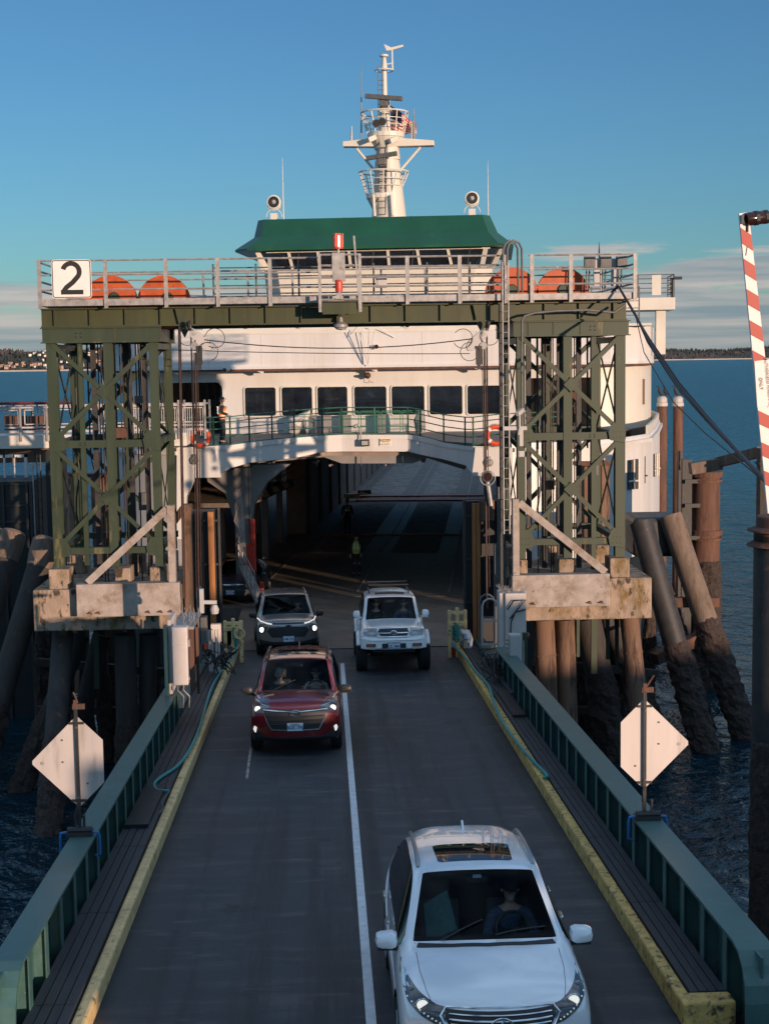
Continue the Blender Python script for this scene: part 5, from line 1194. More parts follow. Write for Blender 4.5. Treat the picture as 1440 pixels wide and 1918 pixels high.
# small boarding stair at the left pillar
s0=FP(447,1010,1.6); s1=FP(492,1120,-.6)
b=MB(); b.prism([(s0[0],1.6,s0[1]-1.0),(s0[0]+.35,1.6,s0[1]-1.0),(s1[0]+.25,-.6,DZ+.1),(s1[0]-.1,-.6,DZ+.1)],(0,0,-.15)); b.prism([(s0[0]-.1,1.7,7),(s0[0]+.15,1.7,7),(s0[0]+.3,1.5,4.6),(s0[0]+.05,1.5,4.6)],(0,.1,0)); FB(b,'stair_plate','conc')
b=MB(); p=Vector((s0[0]+.0,1.5,s0[1]-.1)); q=Vector((FP(478,1110,-.3)[0],-.3,FP(478,1075,-.3)[1]))
for k in(0,-.3,-.6,-.9): b.tube(p+Vector((0,0,k)),q+Vector((0,0,k)),.022)
for t in(0,.25,.5,.75,1): w_=p.lerp(q,t); b.tube(w_,w_-Vector((0,0,.95)),.022)
b.path([p,p+Vector((.12,-.05,.35)),p+Vector((-.15,.1,.8)),p+Vector((0,.1,1.3))],.018); FB(b,'stair_rail','galv')
u_s,z_s=FP(465,1045,2.1); b=MB(); b.box((u_s+.05,2.1,z_s),(.5,.15,1.1)); b.box((u_s+.2,2.05,z_s+1.0),(.22,.1,1.0)); b.box((u_s+.5,2.0,z_s-1.3),(.2,.1,.8)); FB(b,'red_locker','redpaint',bevel=.05)
# --- passenger deck railing following the portal
def frail(pts,z,h,zs,step,name='deck_railing',m='railgreen',r=.022,mesh=False):
    b=MB(); 
    for (p,q) in zip(pts,pts[1:]):
        P=Vector((p[0],p[1],p[2] if len(p)>2 else z));Q=Vector((q[0],q[1],q[2] if len(q)>2 else z)); n=max(1,round((Q-P).length/step))
        for k in zs: b.tube(P+Vector((0,0,k)),Q+Vector((0,0,k)),r,6)
        for i in range(n+1): A=P.lerp(Q,i/n); b.b2((A.x-.028,A.y-.028,A.z),(A.x+.028,A.y+.028,A.z+h))
    return FB(b,name,m)
frail([(-8,1.9),(uL,.2)]+[(u,v+.06,z) for (u,v),z in zip(fc[1:-1],ft[1:-1])]+[(uR,.2),(8,1.9)],9.0,1.08,[.08,.36,.64,.9,1.08],1.15)
b=MB()
for k in(0,): 
    for i in range(4):
        x0=-.55+i*.80; b.b2((x0+.05,3.36,9.32),(x0+.8,3.37,9.34)); b.b2((x0+.05,3.36,10.12),(x0+.8,3.37,10.15)); b.b2((x0+.05,3.36,9.32),(x0+.08,3.37,10.15)); b.b2((x0+.77,3.36,9.32),(x0+.8,3.37,10.15))
        for j in range(16): b.b2((x0+.08+j*.045,3.37,9.32),(x0+.085+j*.045,3.373,10.13))
        for j in range(17): b.b2((x0+.08,3.37,9.34+j*.047),(x0+.78,3.373,9.345+j*.047))
FB(b,'mesh_panel','railgreen')
# passenger deck surface
b=MB(); pts=[(u,v+.02,9.0) for u,v in fc]+[(7.6,1.1,9.0),(9.2,3.1,9.0),(10.5,6.8,9.0),(11.6,12,9.0),(11.6,30,9.0),(-11.6,30,9.0),(-11.6,12,9.0),(-10.5,6.8,9.0),(-9.2,3.1,9.0),(-7.6,1.1,9.0)]
b.prism(pts,(0,0,.03)); FB(b,'passenger_deck','galvd')
# --- cabin front with windows
VW=9.5; zc0,zc1=9.03,11.8
def cab(px): return FU(px,VW)
La,Lb=cab(286),cab(417); Ra,Rb=cab(985),cab(1121)
def zat(px,py,v): return FP(px,py,v)[1]
ztop_o=zat(400,716,VW)
b=MB(); b.b2((Lb,VW,zc0),(Ra,VW+.2,zc1)); FB(b,'cabin_front','white')
for s,a_,c_ in((-1,La,Lb),(1,Ra,Rb)):
    lo,hi=sorted((a_,c_)); b=MB()
    # lintel above the recess, with rounded corners
    rad=.3; pts=[(lo,VW,zc1),(hi,VW,zc1),(hi,VW,ztop_o-rad)]+[(hi-rad+rad*math.cos(R(t)),VW,ztop_o-rad+rad*math.sin(R(t))) for t in range(0,91,15)]+[(lo+rad+rad*math.cos(R(t)),VW,ztop_o-rad+rad*math.sin(R(t))) for t in range(90,181,15)]
    b.prism(pts,(0,.2,0)); FB(b,'recess_lintel','white')
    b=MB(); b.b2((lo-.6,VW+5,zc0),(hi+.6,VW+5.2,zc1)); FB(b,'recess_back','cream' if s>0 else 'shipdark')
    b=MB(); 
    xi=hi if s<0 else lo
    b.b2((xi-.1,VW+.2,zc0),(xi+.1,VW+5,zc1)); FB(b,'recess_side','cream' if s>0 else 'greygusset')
    b=MB(); 
    for k in range(9): x=lo+.15+k*(hi-lo-.3)/8; b.b2((x-.05,VW+4.5,zc0+.1),(x+.05,VW+4.6,zc1-.6))
    b.b2((lo,VW+4.4,zc0+1.2),(hi,VW+4.5,zc0+1.35)); FB(b,'recess_frame','galvd' if s<0 else 'rust')
supL=[(9.95,VW+.1),(10.6,VW+1.2),(11.2,VW+3.5),(11.5,VW+7),(11.6,VW+14),(11.6,100)]
w2=FU(1213,VW+6); supR=[(10.3,VW+.1),(11.2,VW+.9),(w2-.5,VW+3),(w2,VW+6),(w2+.1,VW+14),(w2+.1,100)]
for s in(1,-1):
    sup=supR if s>0 else supL
    e=Rb if s>0 else -La
    pts=[(s*u,v) for u,v in ([(e,VW)]+[q for q in sup if q[0]>e+.1])]
    b=MB(); b.wall(pts,zc0,zc1,-.15*s); FB(b,'cabin_side','cream' if s>0 else 'white',smooth=True)
    b=MB(); b.wall([(u+s*.03,v-.03) for u,v in pts],9.9,9.94,-.02*s); FB(b,'side_moulding','cream')
    if s>0:
        b=MB()
        for k in range(4): v=VW+2.2+k*.8; u=w2-.62+.13*k; b.b2((u+.0,v,10.0),(u+.10,v+.4,11.1))
        b.each('side_window','conccol',fer,tf=FM)
for (a_,c_) in((458,517),(527,585),(594,651),(663,724),(733,795),(804,866),(875,937)):
    ya=726+(458-a_)*.0085; u0,z1=FP(a_,ya,VW-.05); u1,z0=FP(c_,ya+52.5,VW-.05)
    def rr(u0,u1,z0,z1,rad,y): 
        pts=[]
        for cu,cz,a0 in((u1-rad,z1-rad,0),(u0+rad,z1-rad,90),(u0+rad,z0+rad,180),(u1-rad,z0+rad,270)):
            for i in range(5): t=R(a0+i*22.5); pts.append((cu+rad*math.cos(t),y,cz+rad*math.sin(t)))
        return pts
    o_=rr(u0-.05,u1+.05,z0-.05,z1+.05,.13,VW-.001); i_=rr(u0,u1,z0,z1,.1,VW-.001); n_=len(o_)
    b=MB(); 
    for yy in(0,): 
        f1=[Vector(q)+Vector((0,-.06,0)) for q in o_]; f2=[Vector(q)+Vector((0,-.06,0)) for q in i_]
        b.add(list(map(Vector,o_))+f1+f2+list(map(Vector,i_)),[(i,(i+1)%n_,n_+(i+1)%n_,n_+i) for i in range(n_)]+[(n_+i,n_+(i+1)%n_,2*n_+(i+1)%n_,2*n_+i) for i in range(n_)]+[(2*n_+i,2*n_+(i+1)%n_,3*n_+(i+1)%n_,3*n_+i) for i in range(n_)])
    w_=FB(b,'window','cream')
    b=MB(); b.prism(rr(u0+.004,u1-.004,z0+.004,z1-.004,.1,VW-.012),(0,.006,0)); FB(b,'pane','paneglass',w_)
# ledge and bridge front band (slightly overhanging)
VB=8.6
w1=FU(1224,VB+6); band=[(-9.6,VB),(10.2,VB),(11.4,VB+1.1),(w1-.4,VB+3.2),(w1,VB+6),(w1+.1,VB+9),(w1+.1,40)]
zb0=zat(650,690,VB); zb1=zat(650,640,VB)+.0
zb1=13.35
L_=[(-12.0,40),(-12.0,VB+9),(-11.8,VB+4),(-11.0,VB+1.3)]
b=MB(); b.wall(L_+band,zb0,zb1,.15); FB(b,'bridge_deck_front','white',smooth=True)
b=MB(); b.wall([(u,v-.06) for u,v in L_+band],zb0-.06,zb0+.03,.1); FB(b,'drip_ledge','rust')
b=MB(); b.wall([(u,v-.10) for u,v in L_+band],zb0+.03,zb0+.15,.12); FB(b,'drip_moulding','white')
b=MB(); b.prism([(u,v+.1,zb0) for u,v in L_+band],(0,0,.12)); FB(b,'bridge_deck','cream')
b=MB()
for u in(-8.2,-4.6,.2,4.5): b.prism([(u,VB-.02,zb0-.02),(u+.35,VB-.02,zb0-.02),(u+.35,VB-.02,zb0-.17)],(0,.25,0))
b.each('ledge_bracket','white',fer,tf=FM)
# upper sloped band behind the gantry girder
b=MB(); b.prism([(-6.9,VB+.35,13.3),(7.5,VB+.35,13.3),(7.2,VB+1.0,14.6),(-6.5,VB+1.0,14.6)],(0,.2,0)); FB(b,'upper_band','galv' if False else 'cream')
b=MB(); b.b2((-11.9,VB+.3,13.34),(11.9,30,13.44)); FB(b,'boat_deck','cream')
# wire stays in a V on the front, horn and lamps
b=MB(); c0=Vector((FP(690,690,VB)[0],VB-.15,zb0+.1))
for px in(672,678,693,702): u,z=FP(px,618,VB-.6); b.tube(c0+Vector((0,-.1,0)),(u,VB-.8,z),.018,5)
for px,py in((650,632),(738,632)): u,z=FP(px,py,VB-.1); u2,z2=FP(672 if px<690 else 708,610,VB-.1); b.tube((u,VB-.05,z),(u2,VB-.4,z2),.018,5)
FB(b,'jack_staff_stay','white')
u,z=FP(689,703,VB+.7); b=MB(); b.lathe([(.05,.35),(.07,.15),(.14,.0)],(u,VB+.55,z),(0,-1,.1),12); b.box((u-.05,VW-.05,z+.0),(.1,.1,.2)); b.path([(u,VW-.2,z-.1),(u+.05,VW-.3,z-.25),(u+.2,VW-.2,z-.3)],.012); FB(b,'horn','rust',smooth=True)
for px,py in((421,693),(705,649)):
    u,z=FP(px,py,VB-.2); b=MB(); b.lathe([(.07,0),(.10,.2),(.10,.25)],(u,VB-.02,z),(0,-1,0),12); b.box((u+.12,VB-.1,z),(.15,.12,.08)); o=FB(b,'deck_lamp','cream'); b=MB(); b.lathe([(.09,.251),(.08,.26)],(u,VB-.02,z),(0,-1,0),12); FB(b,'lamp_lens','lensdk',o)
for px,py,vv in((464,869,2.0),(684,829,3.2)):
    u,z=FP(px,py,vv); b=MB(); b.box((u,vv-.12,z),(.34,.2,.26)); o=FB(b,'deck_lamp','signblack',bevel=.02); b=MB(); b.box((u,vv-.225,z),(.24,.01,.16)); FB(b,'lamp_lens','lampglass',o)
u,z=FP(671,813,3.25); b=MB(); b.path([(u-.15,3.2,z+.3),(u,3.1,z+.4),(u+.12,3.1,z+.2),(u+.1,3.1,z-.3)],.03); b.sphere((u-.1,3.1,z+.3),.08); FB(b,'deck_lamp','galv')
for px,py in((365,862),(916,866)):
    u,z=FP(px,py,0); b=MB(); b.torus((u,-.05,z),.13,.025,(0,1,0),16,6); b.lathe([(.08,0),(.08,.08)],(u,0,z),(0,-1,0),12); b.b2((u-.05,-.08,z+.1),(u+.05,0,z+.22)); FB(b,'fairlead','galv')
# small notice on the fascia
u,z=FP(722,828,3.25); b=MB(); b.box((u,3.24,z),(.42,.02,.27)); o=FB(b,'notice','signwhite'); b=MB(); b.box((u,3.225,z+.08),(.40,.006,.10)); FB(b,'notice_header','yellow',o)
for k,(tx,sz,dz) in enumerate((('CAUTION',.075,.09),('OPEN DECK',.055,.01),('NO ENTRY',.07,-.08))):
    text('lettering',tx,sz,FM@Vector((u,3.215,z+dz)),FR,Vector((0,0,1)),'signblack',o,ext=.001)
for i,px in enumerate((462,562,762)):
    u,z=FP(px,607,VB-.02); b=MB(); b.lathe([(.17,0),(.18,.03),(.13,.04)],(u,VB+.3,z),(0,-1,0),16); o=FB(b,'porthole','cream'); b=MB(); b.lathe([(.12,.041),(.11,.046)],(u,VB+.3,z),(0,-1,0),16); FB(b,'pane','paneglass',o)
# --- right bridge wing
b=MB(); u0,z1=FP(1192,558,VB+3); u1,z0=FP(1262,580,VB+3); b.b2((u0-3,VB+2.6,z0),(u1,VB+5,z1)); FB(b,'bridge_wing','cream',bevel=.02)
b=MB(); b.b2((-u1,VB+2.6,z0),(-u0+3,VB+5,z1)); FB(b,'bridge_wing','cream',bevel=.02)
u2=u1-.05
frail([(u0-3,VB+2.7),(u2,VB+2.7),(u2,VB+4.9)],z1,.98,[.2,.4,.6,.8,.97],1.3,m='galvd',r=.02)
b=MB(); ua,_=FP(1221,520,VB+2.6); ub,_=FP(1238,520,VB+2.6); b.b2((ua,VB+2.62,z1+.1),(ub,VB+2.66,z1+.95)); FB(b,'wing_board','cream')
b=MB(); b.box((u1+.1,VB+2.6,z1+.8),(.35,.2,.12)); b.tube((u1-.1,VB+2.6,z1),(u1-.1,VB+2.6,z1+.8),.06); FB(b,'wing_lamp','black')
b=MB(); b.b2((u1-.75,VB+3.0,zb1-1.2),(u1-.35,VB+3.4,z0)); FB(b,'wing_support','cream')
# --- bridge deck railings left (thin dark rails seen behind the gantry)
frail([(-11.5,VB+1.5),(-7.5,VB+1.0),(-6.5,VB+3)],13.5,1.5,[.3,.6,.9,1.2,1.45],1.0,m='galvd',r=.02)
frail([(11.5,VB+1.5),(7.5,VB+1.0)],13.5,1.5,[.3,.6,.9,1.2,1.45],1.0,m='galvd',r=.02)
# --- pilothouse
VP=10.6
def pp(px,py,dv=0): u,z=FP(px,py,VP+dv); return u,z
eL,eR=pp(437,468)[0],pp(962,462)[0]; uc=(eL+eR)/2
zE=(pp(437,468)[1]+pp(962,462)[1])/2; zR0=(pp(470,440)[1]+pp(930,434)[1])/2; zRt=(pp(480,410,1.2)[1]+pp(918,403,1.2)[1])/2
wT=pp(476,470)[0],pp(940,462)[0]; 
wB=pp(500,545,.9)[0],pp(905,540,.9)[0]; zWs=(pp(500,503,.45)[1]+pp(905,499,.45)[1])/2; zWt=zE-.03; zBt=13.5
def ring(u0,u1,v0,v1,z,ch): # chamfered-front plan ring
    return [(u0,v0+ch,z),(u0+ch*.8,v0,z),(u1-ch*.8,v0,z),(u1,v0+ch,z),(u1,v1,z),(u0,v1,z)]
def loft(b,rings,caps=True):
    n=len(rings[0]); vs=[q for r_2 in rings for q in r_2]; fs=[(k*n+i,k*n+(i+1)%n,(k+1)*n+(i+1)%n,(k+1)*n+i) for k in range(len(rings)-1) for i in range(n)]
    if caps: fs+=[tuple(range(n))[::-1],tuple(range((len(rings)-1)*n,len(rings)*n))]
    b.add(vs,fs)
b=MB(); loft(b,[ring(wB[0]-.05,wB[1]+.05,VP+1.1,VP+8,zBt,1.0),ring((wB[0]+wT[0])/2,(wB[1]+wT[1])/2,VP+.55,VP+8,zWs,.9)]); FB(b,'pilothouse_wall','cream')
b=MB(); loft(b,[ring((wB[0]+wT[0])/2+.06,(wB[1]+wT[1])/2-.06,VP+.62,VP+7.9,zWs+.005,.9),ring(wT[0]+.06,wT[1]-.06,VP+.17,VP+7.9,zWt,.8)]); FB(b,'pilothouse_window','paneglass')
mul=list(zip([482,540,595,653,726,781,838,910],[501,548,599,657,729,787,846,903])); b=MB()
for i,(pt,pb) in enumerate(mul):
    ut=pp(pt,466,.15)[0]; ub=pp(pb,503,.5)[0]
    b.beam((ub,VP+.56,zWs),(ut,VP+.12,zWt),.12 if i not in(0,7) else .2,.06,Vector((0,1,0)))
b.beam(((wB[0]+wT[0])/2,VP+1.45,zWs),(wT[0],VP+.95,zWt),.2,.08,Vector((0,1,0))); b.beam(((wB[1]+wT[1])/2,VP+1.45,zWs),(wT[1],VP+.95,zWt),.2,.08,Vector((0,1,0)))
b.b2((wT[0]+.5,VP+.1,zWt-.06),(wT[1]-.5,VP+.2,zWt)); b.each('window_mullion','cream',fer,tf=FM)
b=MB(); rt0,rt1=pp(482,410,1.3)[0],pp(917,403,1.3)[0]; ms0,ms1=pp(472,440,.3)[0],pp(932,436,.3)[0]
loft(b,[ring(eL,eR,VP-.35,VP+9,zE,.8),ring(eL,eR,VP-.35,VP+9,zE+.09,.8),ring(ms0,ms1,VP+.35,VP+8.6,zR0,.5),ring(rt0,rt1,VP+1.1,VP+8,zRt,.4)]); FB(b,'pilothouse_roof','shipgreen')
# things inside the wheelhouse windows: wipers
b=MB()
for px in(560,700,775,880): u,z=FP(px,462,VP+.1); b.tube((u,VP+.08,zWt-.05),(u-.12,VP+.3,zWt-.75),.012,5)
b.each('wiper','galvd',fer,tf=FM)
# searchlights
for px,py,lab in((513,378,'left'),(884,371,'right')):
    u,z=FP(px,py,VP+2.6); zr=zRt; b=MB(); b.lathe([(.16,0),(.14,.1),(.07,.13),(.07,.35)],(u,VP+2.6,zr),n=14); b.path([(u-.28,VP+2.6,z),(u-.25,VP+2.6,z-.25),(u,VP+2.6,z-.36),(u+.25,VP+2.6,z-.25),(u+.28,VP+2.6,z)],.035); b.box((u,VP+2.6,zr+.25),(.3,.3,.3)); b.torus((u,VP+2.6,zr+.25),.35,.02,(0,1,0),16,5,arc=PI,a0=0); o=FB(b,'searchlight','cream')
    b=MB(); b.lathe([(.15,.5),(.27,.3),(.31,.0),(.31,-.12),(.27,-.14)],(u,VP+2.65,z),(0,1,0),24); FB(b,'lamp_drum','cream',o,smooth=True)
    b=MB(); b.lathe([(.25,-.145),(.2,-.10),(.19,-.11)],(u,VP+2.65,z),(0,1,0),24); FB(b,'lens','signblack',o); b=MB(); b.lathe([(.10,-.15),(.05,-.2)],(u,VP+2.65,z),(0,1,0),16); FB(b,'bulb','lampglass',o)
for px,y0,y1 in((531,405,295),(914,400,300)):
    u,z=FP(px,y0,VP+3); _,z2=FP(px,y1,VP+3); b=MB(); b.path([(u,VP+3,z-.5),(u,VP+3,(z+z2)/2),(u,VP+3,z2)],[.03,.022,.008]); FB(b,'whip_antenna','white')
# --- mast
VM=15.5
def mp_(px,py): u,z=FP(px,py,VM); return u,z
mast=MB(); 
def mz(py): return mp_(722,py)[1]
um=mp_(722,300)[0]
pr=[(410,.80),(300,.56),(262,.50)]
for (y0,r0_),(y1,r1_) in zip(pr,pr[1:]): mast.tube((um+.12,VM,mz(y0)),(um+.08,VM,mz(y1)),r0_,12,r1_)
mast.tube((um+.0,VM,mz(262)),(um-.02,VM,mz(200)),.30,12,.20); mast.tube((um,VM,mz(200)),(um,VM,mz(130)),.13,10,.11); mast.tube((um,VM,mz(130)),(um,VM,mz(106)),.16,10,.08); mast.lathe([(.1,0),(.2,.05),(.2,.12),(.08,.16)],(um,VM,mz(107)),n=12); mast.box((um,VM,mz(195)),(.45,.5,.7)); mast.box((um,VM,mz(205)),(.6,.5,.12))
mo=FB(mast,'mast','cream',smooth=True)
# round platforms with raised rails
def plat(y0,px0,px1,yr,pr0,pr1,solid):
    u0,z=mp_(px0,y0);u1,_=mp_(px1,y0); c=((u0+u1)/2,VM,z); rad=(u1-u0)/2
    b=MB(); b.lathe([(rad*.6,-.75),(rad*.95,-.22),(rad,-.2),(rad,.0)],c,n=20); o=FB(b,'mast_platform','cream',mo)
    v0,zr=mp_(pr0,yr);v1,_=mp_(pr1,yr); R2=(v1-v0)/2; cc=Vector(((v0+v1)/2,VM,zr)); b=MB(); b.torus(cc,R2,.035,(0,0,1),28,6); lo=Vector(c)
    for t in(.35,.65): b.torus(lo.lerp(cc,t),rad+(R2-rad)*t,.02,(0,0,1),28,5)
    for i in range(11):
        a=2*PI*i/11+.2; b.tube(lo+Vector((rad*math.cos(a),rad*math.sin(a),0)),cc+Vector((R2*math.cos(a),R2*math.sin(a),0)),.03,6)
    FB(b,'platform_rail','cream',mo)
plat(364,686,748,323,673,765,1); plat(250,688,757,212,676,764,1)
# yards
ul,zl=mp_(643,270);ur,zr_=mp_(813,268); zc=mz(262)
b=MB(); 
for (ue,ze,s) in((ul,zl,-1),(ur,zr_,1)): b.prism([(um,VM-.3,zc+.12),(um,VM-.3,zc-.32),(ue,VM-.3,ze-.12),(ue,VM-.3,ze+.1)],(0,.6,0))
FB(b,'yard_arm','cream',mo,bevel=.02)
b=MB(); 
for pa,pb in(((668,278),(704,322)),((787,275),(744,325))): u,z=mp_(*pa);u2,z2=mp_(*pb); b.tube((u,VM,z),(u2,VM,z2),.06,8)
b.each('yard_brace','cream',mo,tf=FM)
# radars
for (xa,ya,xb,yb,v) in((684,179,754,186,-.6),(686,296,744,288,-.9)):
    u,z=FP(xa,ya,VM+v);u2,z2=FP(xb,yb,VM+v); b=MB(); b.beam((u,VM+v,z),(u2,VM+v-.25,z2),.18,.20,Vector((0,0,1))); b.box(((u+u2)/2,VM+v+.1,(z+z2)/2-.22),(.35,.4,.3)); b.box(((u+u2)/2,VM+v+.4,(z+z2)/2-.4),(.25,.8,.1)); FB(b,'radar_scanner','black' if False else 'galvd',mo,bevel=.02)
# horns
for px,py in((708,237),(719,234)):
    u,z=mp_(px,py); b=MB(); b.lathe([(.05,.6),(.07,.3),(.17,.0),(.19,-.02)],(u,VM-1.0,z),(0,1,0),16); o=FB(b,'loudhailer','galvd',mo,smooth=True); b=MB(); b.lathe([(.165,-.022),(.04,-.015)],(u,VM-1.0,z),(0,1,0),16); FB(b,'horn_mouth','black',o)
for px,py in((699,264),(739,266)): u,z=mp_(px,py); b=MB(); b.beam((u-.18,VM-.9,z-.08),(u+.12,VM-.6,z+.1),.22,.22); FB(b,'mast_lamp','cream',mo,bevel=.02)
# ladder
b=MB(); 
for dx in(-.02,.32): b.tube((um-.3+dx,VM-.75,mz(405)),(um-.2+dx,VM-.6,mz(268)),.025)
z=mz(404)
while z<mz(270): t=(z-mz(405))/(mz(268)-mz(405)); b.tube((um-.32+.1*t,VM-.75+.15*t,z),(um+.02+.1*t,VM-.75+.15*t,z),.018); z+=.3
for py in range(150,262,9): b.tube((um-.3,VM-.1,mz(py)),(um,VM-.1,mz(py)),.014)
b.tube((um-.3,VM-.1,mz(262)),(um-.28,VM-.1,mz(120)),.016)
FB(b,'mast_ladder','galvd',mo)
# support struts under lower platform
b=MB()
for px in(702,735): u,z=mp_(px,368); b.tube((u,VM-.85,z),(u+.06,VM-.95,mz(408)),.07)
b.each('platform_strut','cream',mo,tf=FM)
# top loop and wind vane
b=MB(); u,z=mp_(720,131); b.torus((u,VM,z),.42,.03,(0,0,1),20,6); u,z=mp_(735,130); u2,z2=mp_(734,92); b.tube((u,VM,z),(u2,VM,z2),.035); b.tube((um,VM,mz(120)),(u,VM,mz(118)),.03)
ua,za=mp_(719,82);ub,zb2=mp_(755,85); uc_,zc_=mp_(733,90); b.prism([(ua,VM-.05,za),(uc_,VM-.05,zc_+.04),(ub,VM-.05,zb2+.05),(ub,VM-.05,zb2-.05),(uc_,VM-.05,zc_-.08),(ua+.12,VM-.05,zc_-.1)],(0,.1,0)); FB(b,'wind_vane','cream',mo)
# whip antenna, right pole, gaff
for (pa,pb,r1) in(((677,262),(677,125),.03),((658,268),(659,236),.05),((776,262),(775,202),.04)):
    u,z=mp_(*pa);u2,z2=mp_(*pb); b=MB(); b.path([(u,VM-.1,z),((u+u2)/2,VM-.1,(z+z2)/2),(u2,VM-.1,z2)],[r1*1.4,r1,r1*.5]); FB(b,'whip_antenna','galv',mo)
u,z=mp_(773,262);u2,z2=mp_(773,228); b=MB(); b.tube((u,VM,z),(u2,VM,z2),.09,8); FB(b,'gaff_post','cream',mo)
# flag (a thing hung on the mast)
P0=mp_(730,193);P1=mp_(780,232)
fl_=bpy.data.materials.new('flag_cloth'); fl_.use_nodes=True
def flag():
    r=empty('ensign',FM@Vector((P0[0],VM,P0[1])),'striped red and white flag with a dark blue corner, folded on the mast halyard','flag')
    n=22;mrows=13; g=[[None]*(n+1) for _ in range(mrows+1)]
    for j in range(mrows+1):
        for i in range(n+1):
            t=i/n; s_=j/mrows; u=P0[0]+(P1[0]-P0[0])*t; z=P0[1]-.05+(P1[1]-P0[1])*t*.9-(1.0-.55*t)*s_*1.15+.05*math.sin(t*7+s_*2); v=VM+.15+.18*math.sin(t*9+s_*3); g[j][i]=(u,v,z)
    for k,m_ in(('stripe_red','redpaint'),('stripe_white','cream'),('canton','bluecl')):
        b=MB(); idx={}
        for j in range(mrows):
            for i in range(n):
                cant=i<n*.45 and j<7; kk='canton' if cant else('stripe_red' if j%2==0 else 'stripe_white')
                if kk==k: b.add([g[j][i],g[j][i+1],g[j+1][i+1],g[j+1][i]],[(0,1,2,3)])
        b.build(k,m_,r,tf=FM)
M['bluecl']=mat('flag_blue',(.012,.015,.05),.8,var=.2)
flag()
# life rings on the railing
def lifering(px,py,v,label):
    u,z=FP(px,py,v); P=FM@Vector((u,v,z)); r=empty('life_ring',P,label,'life ring'); b=MB(); b.torus(P,.30,.085,tuple(FA),28,10); b.build('ring','ringorange',r,smooth=True)
    for i in range(4):
        b=MB(); a=i*PI/2+PI/4; s1=FR; b.torus(P,.301,.092,tuple(FA),5,10,arc=.32,a0=a-.16); b.build('white_band','signwhite',r)
    b=MB(); b.torus(P,.405,.01,tuple(FA),28,5); b.build('grab_line','galvd',r)
lifering(375,819,.0,'orange life ring on the green railing at the left end of the ferry deck')
lifering(928,815,.0,'orange life ring on the green railing at the right end of the ferry deck')
b=MB(); u,z=FP(560,800,VW-1); b.path([(u-.3,VW-.6,9.05),(u-.2,VW-.6,9.5),(u+.25,VW-.6,9.8),(u+.35,VW-.6,9.05)],[.2,.35,.3,.1],8); b.build('covered_bundle','cream',tf=FM,label='pale tarpaulin bundle behind the railing under the third cabin window',cat='bundle')
b=MB(); u,z=FP(790,790,VW-1); b.path([(u,VW-2,9.05),(u-.05,VW-2,9.6),(u+.05,VW-2,10.0)],[.2,.24,.12],8); b.build('covered_winch','greygusset',tf=FM,label='brown covered winch standing behind the railing right of the mesh panels',cat='winch')
for k,px in enumerate((585,612,650,715)):
    u,z=FP(px,800,VW-.6); b=MB(); b.b2((u-.16,VW-.7,9.03),(u+.16,VW-.4,9.75)); b.b2((u-.19,VW-.74,9.76),(u+.19,VW-.38,9.8)); b.build('deck_locker','greygusset',tf=FM,label='%s of the four grey lockers below the cabin windows'%('leftmost','second from left','third from left','rightmost')[k],cat='locker',group='lockers below the cabin windows',bevel=.01)
# people of the ferry
u,z=FP(417,832,1.6); P=FM@Vector((u,1.6,9.03))
figure(P,-FH+1.9,'deckhand in an orange vest and dark trousers standing behind the ferry railing',top='hivis',hat='cloth',legs={-1:[(.13,-.02,.50),(.15,.05,.09)],1:[(-.1,-.05,.50),(-.12,.0,.09)]},arms={-1:[(.27,.06,1.18),(.16,-.18,1.08)],1:[(-.27,.05,1.2),(-.14,-.2,1.1)]})
P=RPt(668,1085,0); D=62.; P=PX(668,1085,61.5); P.z=DZ+.02
figure(P,-.1,'crew member in a yellow vest standing alone on the dark car deck',top='hivisy',hat='cloth',arms={-1:[(.25,.05,1.15),(.22,-.12,.95)],1:[(-.25,.05,1.15),(-.24,-.1,.93)]})
P=PX(651,1003,77); P.z=DZ+.02
figure(P,.1,'second crew member in dark clothes farther back on the car deck',top='cloth',hat='cloth',H=1.8)

# weld seams, rust runs and fittings that break up the plating
b=MB()
for k in range(9): u=-8.8+k*2.25; b.b2((u,VB-.012,zb0+.18),(u+.018,VB+.02,13.3))
for k in range(5): u=-5.6+k*2.9; b.b2((u,VW-.008,zc0),(u+.014,VW+.02,9.55))
b.each('weld_seam','cream',fer,tf=FM)
b=MB(); b.b2((-7.0,VB-.02,13.22),(8.0,VB+.02,13.30)); FB(b,'top_moulding','cream')
b=MB()
for k in range(4): u=eL+1.8+k*2.9; b.beam((u,VP+.22,zE+.3),(u,VP+1.15,zRt+.02),.03,.03,Vector((1,0,0)))
b.each('roof_seam','shipgreen',fer,tf=FM)
b=MB(); b.b2((eL+1,VP-.39,zE-.02),(eR-1,VP-.34,zE+.05)); FB(b,'roof_gutter','shipgreen')
b=MB()
for v in range(9,42,4):
    for u in(-2.2,2.4): b.b2((u-.08,v,7.75),(u+.08,v+1.1,7.85))
b.each('ceiling_lamp','lampglass',fer,tf=FM)
b=MB()
for u in(-3.6,-1,1.2,3.9): b.tube((u,4.2,8.0),(u,42,7.95),.05,6)
b.each('ceiling_pipe','greygusset',fer,tf=FM)
